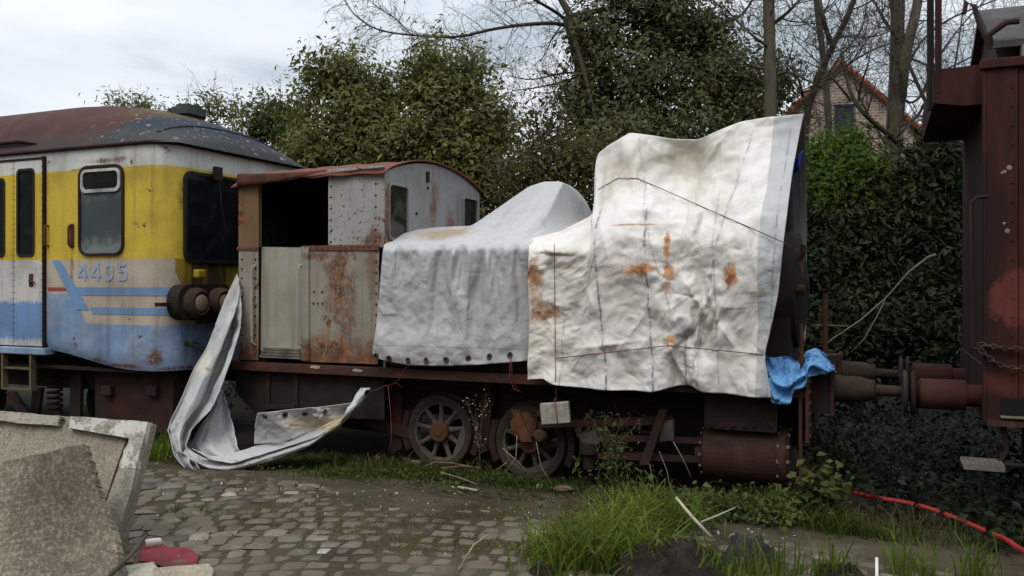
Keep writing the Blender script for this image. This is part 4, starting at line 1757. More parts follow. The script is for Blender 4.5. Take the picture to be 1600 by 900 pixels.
BD = (0.42, 2.08)
bs, bz = zplane(1352, 609, BD[0])
ls_ = zplane(1412, 609, BD[0])[0] - S_BEAM
for d in BD:
    buffer_(loco, S_BEAM, d, bz, 1, [(0.13, 0.20), (0.125, 0.30), (0.122, 0.42), (0.10, 0.50), (0.095, 0.54), (0.10, 0.55), (0.055, 0.56), (0.05, ls_ - .02), (0.05, ls_)], 0.205, plain_rust("grey brown buffer", (0.016, 0.010, 0.007), (0.042, 0.028, 0.019)), plain_rust("worn buffer head", (0.02, 0.016, 0.013), (0.06, 0.05, 0.042)))
b = MB(LB)
b.tube([(S_BEAM, 1.25, bz), (S_BEAM + .3, 1.25, bz), (S_BEAM + .36, 1.25, bz - .1), (S_BEAM + .5, 1.25, bz - .14), (S_BEAM + 0.9, 1.25, bz - .05)], 0.03, 8)
b.build("coupling", K_DARK, loco, smooth=40)

# boiler, tank, dome, smokebox, chimney under the sheets
b = MB(LB)
b.lathe([(0.3, 0), (0.52, .01), (0.52, 3.2)], (S_CF + .01, 1.25, 1.95), (1, 0, 0), 32)
b.build("boiler", K_DARK, loco, smooth=40)
TK1 = q(880, 400)[0]
b = MB(LB)
b.box((S_CF + .06, 0.02, ZB), (TK1, 0.62, 2.36))
b.box((S_CF + .06, 1.88, ZB), (TK1, 2.48, 2.36))
b.build("water_tank", K_DARKRED, loco, bevel=0.03)
b = MB(LB)
dm = TP(868, 290, 1.15)
b.lathe([(0.20, 0), (0.19, dm.z - 2.72), (0.12, dm.z - 2.56), (0.05, dm.z - 2.50)], (dm.x - .05, 1.2, 2.3), (0, 0, 1), 24)
b.build("steam_dome", K_DARK, loco, smooth=40)
dm2 = TP(985, 215, 1.15)
b = MB(LB)
b.lathe([(0.24, 0), (0.22, dm2.z - 2.55), (0.1, dm2.z - 2.40)], (dm2.x, 1.25, 2.3), (0, 0, 1), 24)
b.build("sand_dome", K_DARK, loco, smooth=40)
sm1 = TP(1241, 400, 0.6).x
b = MB(LB)
b.lathe([(0.62, 0), (0.62, sm1 - 2.6 - .05), (0.60, sm1 - 2.6), (0.45, sm1 - 2.6 + .04), (0.1, sm1 - 2.6 + .09)], (2.6, 1.25, 1.95), (1, 0, 0), 36)
b.box((2.7, 0.7, ZB), (sm1 - .05, 1.8, 1.7))
sbx = b.build("smokebox", K_DARK, loco, smooth=35)
for pts, r_ in (([(sm1 + .05, 1.25, 1.95), (sm1 + .12, 1.25, 1.95), (sm1 + .13, 1.05, 2.10)], .02), ([(sm1 + .02, 0.72, 2.25), (sm1 + .08, 0.70, 2.32), (sm1 + .08, 0.70, 2.40)], .03), ([(sm1 + .02, 0.70, 1.95), (sm1 + .10, 0.68, 1.95)], .05)):
    b = MB(LB)
    b.tube(pts, r_, 8)
    b.build("door_handle" if r_ == .02 else "door_clamp", K_DARKRED, sbx)
ch = TP(1215, 190, 1.2)
b = MB(LB)
b.lathe([(0.26, 0), (0.19, .1), (0.17, ch.z - 2.5), (0.23, ch.z - 2.47), (0.23, ch.z - 2.38)], (ch.x - .02, 1.25, 2.3), (0, 0, 1), 24)
b.build("chimney", K_DARK, loco, smooth=35)
# iron post at the front
b = MB(LB)
s_, za = q(1253, 505, 0.02)
zb_ = q(1253, 592, 0.02)[1]
b.tube([(s_, 0.02, zb_ - .06), (s_, 0.02, za)], 0.016, 8)
b.lathe([(0.028, 0), (0.028, .06)], (s_, 0.02, q(1253, 568)[1]), (0, 0, 1), 10)
b.build("iron_post", K_ROD, loco, smooth=40)
b = MB(LB)
b.box((q(1195, 0)[0], 0.1, ZB), (S_BEAM - .03, 2.4, ZB + .03))
b.tube([(q(1265, 0)[0], 2.45, ZB + .02), (q(1265, 0)[0], 2.45, 1.9)], 0.03, 8)
b.build("front_deck", K_BROWN, loco)

# ------------------------------------------------------------------ the wagon on the right
S_W = TP(1548, 400, -0.1).x
WB = Matrix.Translation(TW(S_W, 0, 0)) @ Matrix.Rotation(RZ, 4, 'Z')
wagon = empty("rail_wagon", WB, "tall rusty red-brown railway wagon, cut off by the right edge of the picture", "railway wagon")


def wq(px, py, d=-0.1):
    p = TP(px, py, d)
    return (p.x - S_W, p.z)


K_WAG = weathered("red brown wagon paint", None, rust=0.12, streak=0.4, rough=0.8, spec=.2, scale=2.2, dirt=(0.018, 0.008, 0.006), streakcol=(0.03, 0.014, 0.010),
                  bands=lambda m: m.mix(m.math('MAXIMUM', m.blob(*wq(1590, 468), .20, .22, .3, .5, 5), m.math('MULTIPLY', m.blob(*wq(1580, 600), .3, .12, .8, .5, 5), .5)), m.mix(m.step(m.noise(1.1, 4, .6, .2, m.mapping((3, 3, .5))), .4, .62), (0.022, 0.007, 0.005), (0.055, 0.013, 0.009)), (0.125, 0.03, 0.021)))
K_WAGD = weathered("dark wagon end paint", (0.026, 0.010, 0.008), rust=0.2, streak=0.5, rough=0.8, scale=2.0, dirt=(0.012, 0.008, 0.007))
zt = wq(1575, 105)[1]
zl = wq(1560, 662)[1]
L_ = 5.0
b = MB(WB)
b.box((0.0, -0.06, zl + .06), (L_, 2.55, zt - .02))
b.build("body", K_WAGD, wagon, bevel=0.01)
b = MB(WB)
b.box((-0.03, -0.10, zl), (0.20, -0.055, zt))
b.box((-0.055, -0.10, zl), (-0.03, 0.02, zt))
b.bolts([(0.16, -.10, z_) for z_ in np.arange(zl + .1, zt, .16)] , (0, -1, 0), .011, .008)
b.build("corner_post", K_WAG, wagon, bevel=0.008)
b = MB(WB)
b.box((0.205, -0.085, zl + .02), (L_, -0.064, zt))
pn = b.build("side_sheet", K_WAG, wagon, bevel=0.006)
b = MB(WB)
g = np.random.default_rng(4)
K_LICH = plain_rust("pale lichen", (0.15, 0.145, 0.13), (0.24, 0.23, 0.21))
for px, py, r_ in ((1577, 262, .022), (1570, 268, .014), (1566, 270, .012), (1569, 349, .012), (1574, 361, .02)):
    s_, z_ = wq(px, py, -.102)
    b = MB(WB)
    b.lathe([(r_, 0), (r_ * .8, .003)], (s_, -.10, z_), (0, -1, 0), 10)
    b.build("lichen_spot", K_LICH, wagon)
b = MB(WB)
b.box((-0.08, -0.13, zt), (L_, -0.05, zt + .08))
b.build("cornice", K_WAG, wagon, bevel=0.008)
b = MB(WB)
b.box((-0.03, -0.115, zl - .02), (L_, -0.05, zl + .03))
sl0 = wq(1563, 650)
sl1 = wq(1640, 625)
b.side([[(sl0[0], sl0[1]), (sl1[0], sl0[1]), (sl1[0], sl1[1]), (sl0[0] + .03, sl1[1])]], -0.104, -0.10)
b.build("sill", K_WAGD, wagon)
b = MB(WB)
b.side([rrect(sl0[0], sl1[0], sl0[1], sl1[1], .03)], -0.112, -0.104)
b.build("sill_pocket", K_BLACK, wagon)
b = MB(WB)
b.side([rrect(sl0[0], sl1[0], sl0[1] - .012, sl0[1] + .006, .004)], -0.135, -0.10)
b.build("pocket_lip", plain_rust("mossy edge", (0.10, 0.09, 0.05), (0.22, 0.20, 0.16)), wagon)

# canopy tray on the end, with bars
ca = wq(1462, 112, 0.25)
b = MB(WB)
x0 = ca[0]
zc1, zc0 = ca[1], wq(1445, 172, 0.25)[1]
b.side([(x0, zc1), (0.0, zc1 + .02), (0.0, zc1 - .33), (-0.18, zc1 - .33), (x0 - .02, zc1 - .29)], 0.2, 0.23)
b.box((x0 - .02, 0.23, zc1 - .30), (x0, 2.4, zc1))
b.box((x0, 0.23, zc1 - .31), (0.0, 2.4, zc1 - .28))
cn = b.build("canopy", K_WAG, wagon, bevel=0.006)
b = MB(WB)
b.tube([(x0 + .02, 0.22, zc1 - .2), (x0 + .02, 0.22, 6.2)], 0.028, 8)
b.build("upright_bar", K_WAG, cn, smooth=40)
b = MB(WB)
b.tube([(x0 - .03, 0.5, zc1 - .3), (x0 - .03, 0.5, 6.2)], 0.03, 8)
b.build("upright_bar", K_DARK, cn, smooth=40)
# roof house set back
K_WROOF = plain_rust("grey wagon roof", (0.035, 0.033, 0.031), (0.075, 0.07, 0.066))
b = MB(WB)
r0 = [(0.10, zt + .02), (1.0, zt + .75), (1.55, zt + .75), (2.45, zt + .02)]
b.end([r0], 0.10, L_)
b.build("roof", K_WAGD, wagon, bevel=0.01)
b = MB(WB)
for (ya, za, yb, zb_) in ((0.02, zt + .20, 1.05, zt + .78),):
    b.prism([[(ya, za), (yb, zb_), (yb, zb_ + .05), (ya, za + .06)]], lambda a, c_, t: (t, a, c_), 0.02, L_)
b.prism([[(1.05, zt + .78), (2.5, zt + .2), (2.5, zt + .26), (1.05, zt + .83)]], lambda a, c_, t: (t, a, c_), 0.02, L_)
b.build("roof_sheet", K_WROOF, wagon, bevel=0.006)
b = MB(WB)
b.box((0.24, -0.02, zt + .085), (L_, 0.10, zt + .2))
b.build("wooden_rail", plain_rust("old pale planks", (0.14, 0.12, 0.09), (0.30, 0.27, 0.20)), wagon)
b = MB(WB)
hk = wq(1545, 50, 0.2)
b.tube([(0.02, 0.15, zt + .25), (-.06, 0.15, zt + .45), (-.10, .15, zt + .62), (-.16, .15, zt + .66), (-.18, .15, zt + .56)], 0.022, 8)
b.tube([(0.02, 0.05, zt + .2), (0.0, 0.02, zt + .32), (0.12, -.02, zt + .40), (0.22, -.03, zt + .40)], 0.03, 8)
b.build("roof_hook", K_WAGD, wagon, smooth=40)
# handrail on the corner
b = MB(WB)
hx, hz1 = wq(1518, 309, -.1)
hz0 = wq(1518, 545, -.1)[1]
b.tube([(0.0, -0.09, hz1 + .01), (hx + .04, -0.10, hz1), (hx, -0.10, hz1 - .04), (hx, -0.10, hz0 + .02), (hx + .02, -0.10, hz0), (0.0, -0.09, hz0 + .01)], 0.014, 8)
b.build("handrail", K_WAG, wagon, smooth=40)
# buffers of the wagon
ws = zplane(1425, 607, BD[0])[0]
for d in BD:
    L2 = S_W - ws - .02
    buffer_(wagon, 0.0, d, bz - .01, -1, [(0.16, -.02), (0.10, 0.0), (0.10, L2 - .42), (0.135, L2 - .42), (0.14, L2 - .40), (0.14, L2 - .05), (0.12, L2 - .03), (0.05, L2)], 0.215, plain_rust("red buffer sleeve", (0.024, 0.010, 0.008), (0.06, 0.019, 0.014), (0.13, 0.026, 0.022)), K_DARKRED)
b = MB(WB)
b.box((-0.02, -0.05, zl - .02), (0.12, 2.6, zl + .45))
b.build("head_stock", K_WAGD, wagon)
# footstep of pressed grating
b = MB(WB)
fs, fz = wq(1503, 722, -.16)
fe = wq(1566, 722, -.16)[0]
for k in range(9):
    t = fs + (fe - fs) * k / 8
    b.box((t - .006, -0.30, fz - .012), (t + .006, -0.02, fz + .012))
for k in range(6):
    y_ = -0.30 + 0.28 * k / 5
    b.box((fs, y_ - .006, fz - .014), (fe, y_ + .006, fz + .014))
b.box((fs, -0.315, fz - .03), (fe, -0.306, fz + .02))
b.box((fs, -0.01, fz - .03), (fe, -0.002, fz + .02))
b.build("footstep", K_GREYSTEEL, wagon)
b = MB(WB)
b.tube([(fe, -0.02, fz), (fe + .05, -0.02, fz + .1), (fe + .02, -0.02, zl)], 0.022, 8)
b.tube([(fe, -0.02, fz - .02), (fe + 1.0, -0.02, fz - .02)], 0.018, 8)
b.build("step_bracket", K_DARK, wagon, smooth=40)
for xw in (0.9, 2.6):
    b = MB(WB)
    b.lathe([(0.05, -0.03), (0.30, -0.02), (0.34, 0.0), (0.42, 0.0), (0.42, 0.09), (0.46, 0.1), (0.46, 0.13), (0.05, 0.13)], (xw, 0.45, 0.36), (0, 1, 0), 28)
    b.build("wheel", K_DARK, wagon, smooth=30)
b = MB(WB)
b.box((0.3, 0.4, 0.3), (L_, 0.46, zl))
b.build("underframe", K_DARK, wagon)

# chains on the wagon corner
K_CHAIN = plain_rust("rusty chain", (0.025, 0.015, 0.010), (0.08, 0.047, 0.03))


def chain(pts, name, label):
    P = resample(np.array(pts), 200, 0.02)
    L_ = np.linalg.norm(np.diff(P, axis=0), axis=1)
    cum = np.concatenate([[0], np.cumsum(L_)])
    step = 0.042
    n = int(cum[-1] / step)
    b = MB(WB)
    for i in range(n):
        a, c_ = cum[-1] * i / n, cum[-1] * (i + 1) / n
        pa = Vector([np.interp(a, cum, P[:, k]) for k in range(3)])
        pb = Vector([np.interp(c_, cum, P[:, k]) for k in range(3)])
        t = (pb - pa).normalized()
        up = Vector((0, -1, 0)) if i % 2 else t.cross(Vector((0, -1, 0)))
        up = (up - t * up.dot(t)).normalized()
        mid = (pa + pb) / 2
        ring = []
        for k in range(11):
            an = 2 * math.pi * k / 10
            ring.append(mid + t * (0.034 * math.cos(an)) + up * (0.019 * math.sin(an)))
        b.tube(ring, 0.0065, 5, cap=False)
    o = b.build(name, K_CHAIN, smooth=True)
    return tag(o, label, "chain", "rusty chains on the wagon corner")


def w3(px, py, d):
    s_, z_ = wq(px, py, d)
    return (s_, d, z_)


chain([w3(1530, 538, -.12), w3(1548, 541, -.135), w3(1575, 545, -.14), w3(1640, 546, -.14)], "chain", "upper of the two rusty chains on the corner of the red-brown wagon")
chain([w3(1532, 547, -.12), w3(1548, 562, -.135), w3(1570, 573, -.14), w3(1588, 577, -.15), w3(1640, 570, -.14)], "chain", "lower, sagging rusty chain with a ring on the red-brown wagon")


# ------------------------------------------------------------------ tarpaulins
def px_grid_to_track(G, D):
    """G (nu, nv, 2) photo pixels, D (nu, nv) depth offset -> track points"""
    u = (G[..., 0] - 800) / F
    Y = (D + C0) / (u * NDIR.x + NDIR.y)
    X = u * Y
    s = (X - P0.x) * TDIR.x + (Y - P0.y) * TDIR.y
    z = EYE - (G[..., 1] - HZ) / F * Y
    return np.stack([s, D, z], -1)


def gauss(x, c, wd):
    return np.exp(-((x - c) / wd) ** 2)


def cloth(name, P, mat, label, frame, thick=0.005, smooth=True, parent=None):
    b = MB(FR)
    b.grid(P)
    o = b.build(name, mat, parent, smooth=True, frame=frame)
    s_ = o.modifiers.new("thick", 'SOLIDIFY')
    s_.thickness = thick
    s_.offset = 0
    return o


def drop_back(top, ext_d, ext_z, n, edge_bulge=0.1):
    """rows running over the ridge and down the far side; top (nu, 3)"""
    rows = []
    for k in range(1, n + 1):
        t = k / n
        r = top.copy()
        r[:, 1] = top[:, 1] + (ext_d - top[:, 1]) * math.sin(t * math.pi / 2) ** 0.8
        r[:, 2] = top[:, 2] + (ext_z - top[:, 2]) * (t ** 1.8)
        rows.append(r)
    return np.stack(rows, 1)


# --- grey tarpaulin over the tank and dome
nu, nv = 189, 97
B_ = resample([(582, 552), (588, 560), (610, 566), (640, 571), (700, 572), (745, 570), (800, 566), (872, 560)], nu, 0.01)
T_ = resample([(600, 383), (640, 382), (700, 382), (760, 380), (820, 381), (872, 378)], nu)
L_ = resample([(582, 552), (583, 543), (588, 510), (594, 440), (598, 395), (600, 383)], nv, 0.01)
R_ = resample([(872, 560), (872, 378)], nv)
G = coons(B_, T_, L_, R_)
uu, vv = np.meshgrid(np.linspace(0, 1, nu), np.linspace(0, 1, nv), indexing='ij')
X_, Y_ = G[..., 0], G[..., 1]
D = -0.10 * np.ones_like(X_)
D += -0.06 * smooth01(0.4, 0.0, vv) + 0.07 * smooth01(0.93, 1.0, vv) ** 2
# pleats from the shoulder
for c0_, c1_, wd, am, ln in ((622, 640, 9, .030, .5), (655, 668, 14, -.03, .9), (690, 672, 8, .04, .9), (708, 705, 7, -.05, .8), (722, 735, 9, .035, .5),
                             (735, 722, 6, -.045, .95), (755, 780, 8, -.055, .8), (757, 733, 7, .05, .9), (790, 795, 10, -.04, .95), (806, 820, 7, .035, 1.0), (830, 838, 9, -.04, 1.0), (612, 606, 8, -.02, 1)):
    cx = c0_ + (c1_ - c0_) * (1 - vv)
    D += 1.7 * am * gauss(X_, cx, wd * (0.5 + 0.8 * (1 - vv))) * np.clip(1 - (1 - vv) / ln, 0, 1) ** 0.6 * smooth01(1.0, 0.93, vv)
FRONT = px_grid_to_track(G, D)
EP = 0.030 + 0.05 * smooth01(0.55, 1.0, vv)
HOLD = FRONT[..., 1].copy()
pn = lambda sc, sd: smooth01(.45, .75, vnoise(np.stack([X_.ravel(), Y_.ravel()], 1) / 100, sc, sd, 2)).reshape(X_.shape)
FRONT = folded(FRONT, (0.012 + 0.02 * np.exp(-((X_ - 740) / 70) ** 2) * vv, 0.002), (0.003 + .008 * pn(1.5, 3), .002 + .010 * pn(1.5, 4)), 5, rim=.55, back=.05)
FRONT[..., 1] += 0.16 * smooth01(812, 835, X_)
pq = np.stack([FRONT[..., 0].ravel(), FRONT[..., 2].ravel()], 1)
FRONT[..., 1] += creases(pq, 110, 5, .05, .35, .007, .004).reshape(X_.shape)
# top part
nv2 = 70
T2 = resample([(650, 357), (690, 355), (737, 353), (764, 335), (800, 310), (826, 292), (850, 284), (878, 284), (892, 293), (908, 318), (925, 346)], nu, 0.012)
Dt = np.interp(T2[:, 0], [650, 737, 800, 850, 880, 905, 925], [1.2, 1.2, 1.15, 1.0, 1.05, 1.45, 1.9])
RID = px_grid_to_track(T2[:, None], Dt[:, None])[:, 0]
SH = FRONT[:, -1]
w_ = np.linspace(0, 1, nv2)[1:]
UP = np.zeros((nu, nv2 - 1, 3))
for j, t in enumerate(w_):
    r = SH * (1 - t) + RID * t
    # cloth stretched between the tank edge and the dome sags a little
    r[:, 2] += -0.10 * math.sin(math.pi * t) * np.clip((T2[:, 0] - 740) / 60, 0, 1) * np.clip((905 - T2[:, 0]) / 20 + 1, 0, 1) + 0.05 * math.sin(math.pi * t) * np.clip((740 - T2[:, 0]) / 60, 0, 1)
    UP[:, j] = r
pu = np.stack([UP[..., 0].ravel(), UP[..., 1].ravel() * 1.2], 1)
ca = (0.05 * crumple(pu, 0.4, 7) + 0.03 * crumple(pu, 0.16, 8) + creases(pu, 70, 9, .15, .7, .016, .012)).reshape(UP.shape[:2])
UP[..., 2] += ca * 0.5 * np.sin(np.pi * w_)[None] ** 0.5
for c0_, c1_, wd, am in ((690, 842, 7, .03), (705, 800, 6, -.03), (757, 862, 7, .03), (806, 880, 6, -.035)):
    xx = np.interp(np.arange(nu), np.arange(nu), SH[:, 0])
    s0_, s1_ = TP(c0_, 382, -.1).x, TP(c1_, 300, 1.0).x
    UP[..., 2] += am * gauss(UP[..., 0], s0_ + (s1_ - s0_) * w_[None], 0.05) * np.sin(np.pi * np.clip(w_ + .12, 0, 1))[None]
BK = drop_back(RID, 2.58, 1.45, 40)
GF = Matrix.Translation(TW(0, 0, 0)) @ Matrix.Rotation(RZ, 4, 'Z')


def grey_extra(m, c):
    x, y, z = m.xyz()
    s_, d_, z_ = TP(665, 368, 0.5)
    k = m.blob(s_ + .25, z_ + .02, 0.33, 0.10, 1.0, 0.5, 6)
    c = m.mix(m.math('MULTIPLY', m.math('MULTIPLY', k, m.step(y, 0.05, 0.2)), 0.75), c, (0.30, 0.19, 0.10))
    # dark hem seam and grubby lower edge
    zh = TP(680, 545, -.15).z
    g = m.step(m.math('ADD', z, m.math('MULTIPLY', m.math('SUBTRACT', m.noise(6, 5), .5), .14)), zh + .16, zh - .05)
    c = m.mix(m.math('MULTIPLY', g, 0.28), c, (0.12, 0.10, 0.08))
    ln = m.math('ABSOLUTE', m.math('SUBTRACT', z, zh + .02))
    c = m.mix(m.math('MULTIPLY', m.step(ln, 0.007, 0.004), 0.5), c, (0.16, 0.16, 0.16))
    run = m.noise(1.0, 5, 0.6, 0.2, m.mapping((7, 7, 0.5)))
    c = m.mix(m.math('MULTIPLY', m.step(run, 0.5, 0.7), 0.22), c, (0.20, 0.19, 0.18))
    return c


K_GTARP = tarp_mat("grey coated tarpaulin", (0.45, 0.447, 0.45), grey_extra, 0.5, 0.22, grimecol=(0.22, 0.21, 0.20))
ALL = np.concatenate([FRONT, UP, BK], 1)
gt = cloth("tarpaulin", ALL, K_GTARP, "", GF)
tag(gt, "grey tarpaulin with a row of eyelets, pulled over the tank and pointed dome", "tarpaulin")
K_EYE = plain_rust("dark eyelet ring", (0.03, 0.028, 0.026), (0.10, 0.095, 0.09))
FB = BVHTree.FromPolygons([tuple(p) for p in FRONT.reshape(-1, 3)], [(i * nv + j, (i + 1) * nv + j, (i + 1) * nv + j + 1, i * nv + j + 1) for i in range(nu - 1) for j in range(nv - 1)])


def eyelet(tree, px, py, owner, r=0.026, d0=-0.8):
    # from the camera through the pixel, in track coordinates
    o = FR.inverted() @ Vector((0, 0, EYE))
    t = FR.inverted() @ W(px, py, 9)
    hit, nrm, _, _ = tree.ray_cast(o, (t - o).normalized())
    if hit is None:
        return
    if nrm.dot(t - o) > 0:
        nrm = -nrm
    b = MB(FR)
    b.torus(hit + nrm * 0.006, nrm, r, 0.009, 18, 6)
    e_ = b.build("eyelet", K_EYE, owner, smooth=True)
    b = MB(FR)
    b.lathe([(r, 0), (r * .9, .004)], hit + nrm * 0.004, nrm, 14)
    b.build("hole", K_BLACK, e_)


for px, py in ((588, 556), (608, 560), (638, 563), (666, 563), (697, 562), (732, 560), (765, 557), (797, 555)):
    eyelet(FB, px, py, gt)
# small repair patches
b = MB(FR)
b.side([TP(a, c_, -.2).xz for a, c_ in ((800, 371), (818, 367), (820, 371), (804, 373))], -0.03, -0.02) if False else None

# --- big white tarpaulin over the smokebox and chimney
nu2, nvw = 229, 189
top = [(826, 380), (832, 372), (850, 368), (880, 361), (905, 348), (925, 337), (933, 325), (932, 290), (932, 243), (950, 228), (985, 208), (1020, 212), (1050, 217), (1090, 218), (1120, 206), (1160, 190), (1200, 183), (1256, 178)]
tpar = [0, .02, .055, .11, .155, .19, .205, .225, .26, .295, .37, .45, .52, .61, .68, .78, .87, 1]
T_ = resample(top, nu2, 0.008, tpar)
B_ = resample([(822, 594), (850, 592), (865, 600), (900, 606), (960, 610), (1020, 612), (1060, 603), (1078, 602), (1100, 612), (1150, 618), (1205, 622)], nu2, 0.006)
L_ = resample([(822, 594), (826, 540), (827, 480), (824, 430), (826, 395), (826, 380)], nvw, 0.01)
R_ = resample([(1205, 622), (1200, 590), (1194, 556), (1203, 520), (1216, 460), (1224, 380), (1238, 270), (1248, 215), (1256, 178)], nvw, 0.02)
G = coons(B_, T_, L_, R_)
uu, vv = np.meshgrid(np.linspace(0, 1, nu2), np.linspace(0, 1, nvw), indexing='ij')
X_, Y_ = G[..., 0], G[..., 1]
dtop = np.interp(np.linspace(0, 1, nu2), [0, .1, .19, .26, .37, .5, .6, .8, 1.0], [.12, .45, .75, .95, .95, 1.0, 1.05, .95, .85])
rise = smooth01(0.0, 1.0, np.clip((395 - Y_) / np.maximum(395 - T_[:, 1][:, None], 20), 0, 1))
D = -0.15 - 0.05 * smooth01(900, 830, X_) * smooth01(380, 420, Y_) + (dtop[:, None] + 0.15) * rise
D += -0.05 * smooth01(0.25, 0.0, vv)
# broad hollows and bulges
for (cx, cy, rx, ry, am) in ((1072, 262, 40, 55, .34), (1040, 330, 60, 30, -.05), (985, 240, 30, 40, -.16), (1180, 260, 50, 90, -.10), (1100, 470, 16, 60, .07), (1075, 500, 12, 70, -.07), (1120, 520, 12, 45, -.06),
                             (1010, 330, 60, 40, -.06), (890, 420, 40, 40, -.04), (1060, 580, 10, 30, .10), (1095, 590, 14, 30, -.06), (960, 560, 60, 40, .03), (1150, 420, 40, 90, -.03), (905, 560, 40, 30, -.03)):
    D += am * np.exp(-((X_ - cx) / rx) ** 2 - ((Y_ - cy) / ry) ** 2)
# long folds: (x0, y0, x1, y1, width, height)
for (x0, y0, x1, y1, wd, am) in ((1090, 225, 1075, 420, 7, .05), (1075, 420, 1112, 520, 6, -.06), (1060, 430, 1068, 540, 5, .05), (985, 215, 1000, 330, 7, -.05), (950, 250, 935, 320, 6, .05), (1015, 215, 960, 300, 6, .035),
                                 (870, 375, 840, 430, 6, -.04), (1170, 195, 1120, 290, 8, .04), (1100, 540, 1140, 480, 7, .05), (1085, 490, 1040, 560, 8, -.05), (930, 340, 1000, 400, 10, -.03), (1010, 570, 900, 545, 8, .02), (1120, 420, 1096, 500, 5, -.05),
                                 (1130, 300, 1040, 250, 9, .03), (1110, 560, 1080, 530, 5, .06), (838, 400, 905, 470, 8, .03), (1150, 200, 1158, 560, 5, -.02), (945, 395, 960, 600, 5, -.015), (1028, 330, 1020, 600, 5, -.02)):
    vx, vy = x1 - x0, y1 - y0
    l2 = vx * vx + vy * vy
    t = np.clip(((X_ - x0) * vx + (Y_ - y0) * vy) / l2, 0, 1)
    dist = np.hypot(X_ - x0 - t * vx, Y_ - y0 - t * vy)
    D += am * np.exp(-(dist / wd) ** 2) * np.sin(math.pi * np.clip(t, .06, .94))
FW = px_grid_to_track(G, D)
gat = np.exp(-((X_ - 1085) / 45) ** 2 - ((Y_ - 500) / 75) ** 2)
low_ = smooth01(330, 420, Y_)
FW = folded(FW, (0.004 + 0.018 * pn(1.1, 11) + 0.035 * gat, .002 + .012 * pn(1.1, 12) * low_ + .03 * gat), (0.002 + 0.012 * pn(1.6, 13) + .02 * gat, .001 + 0.012 * pn(1.6, 14) + .02 * gat), 31, rim=.55, back=.07)
pq = np.stack([FW[..., 0].ravel(), FW[..., 2].ravel()], 1)
edge_ = np.minimum(1, np.minimum(vv, 1 - vv) * 12 + 0.35)
FW[..., 1] += ((0.014 * crumple(pq, .17, 22) + 0.008 * crumple(pq, 0.075, 23) + creases(pq, 260, 24, .05, .45, .006, .009)).reshape(X_.shape) * (.35 + .5 * low_ + .6 * gat)) * edge_
def fold_lines(P, lst):
    for (x0, y0, x1, y1, wd, am) in lst:
        vx, vy = x1 - x0, y1 - y0
        l2 = vx * vx + vy * vy
        t = np.clip(((X_ - x0) * vx + (Y_ - y0) * vy) / l2, 0, 1)
        sd = ((X_ - x0) * vy - (Y_ - y0) * vx) / math.sqrt(l2)
        dist = np.hypot(X_ - x0 - t * vx, Y_ - y0 - t * vy)
        P[..., 1] += 1.5 * am * np.exp(-dist / np.where(sd > 0, wd, wd * 2.2)) * np.sin(math.pi * np.clip(t, .04, .96)) ** .6


fold_lines(FW, [(1002, 214, 1078, 292, 6, -.05), (1150, 194, 1080, 288, 7, -.055), (1080, 288, 1082, 420, 4, -.035), (1108, 210, 1082, 280, 5, .05), (984, 210, 968, 280, 4, -.04), (998, 212, 1004, 275, 4, -.03), (955, 235, 945, 320, 4, -.03),
                (1075, 330, 1062, 420, 4, .03), (1066, 430, 1096, 480, 4, -.05), (1096, 480, 1084, 560, 4, -.05), (1104, 440, 1120, 500, 4, -.04), (1120, 500, 1148, 545, 4, -.045), (1060, 540, 1098, 500, 4, .04), (1046, 535, 1078, 600, 5, -.05), (1126, 470, 1100, 540, 3, .03), (1090, 545, 1090, 600, 4, -.04),
                (936, 340, 870, 366, 5, -.03), (868, 395, 850, 388, 4, -.04), (940, 352, 955, 420, 4, -.025), (905, 430, 940, 500, 5, -.02), (1150, 330, 1200, 470, 6, -.02), (1015, 480, 960, 560, 5, -.02), (830, 395, 900, 400, 4, .03), (905, 545, 1000, 532, 4, -.025), (1160, 210, 1180, 330, 5, -.02), (1040, 300, 1000, 345, 5, -.025)])
# bottom hem waves
FW[..., 1] += 0.05 * np.sin(uu * 31 + 1) * smooth01(0.16, 0.0, vv)
BKW = drop_back(FW[:, -1], 2.6, 1.30, 60)
# far side: the right edge hangs almost straight, a bit outside the smokebox
kk = np.linspace(0, 1, 60)[None, :]
s_far = TP(1259, 300, 2.6).x
BKW[..., 0] += (np.linspace(0, 1, nu2)[:, None] ** 3) * ((s_far - FW[-1, -1, 0]) * kk ** .6)
BKW[..., 2] = np.minimum(BKW[..., 2], BKW[..., 2])


def gx_(px, py, d=-0.15):
    p = TP(px, py, d)
    return p.x, p.z


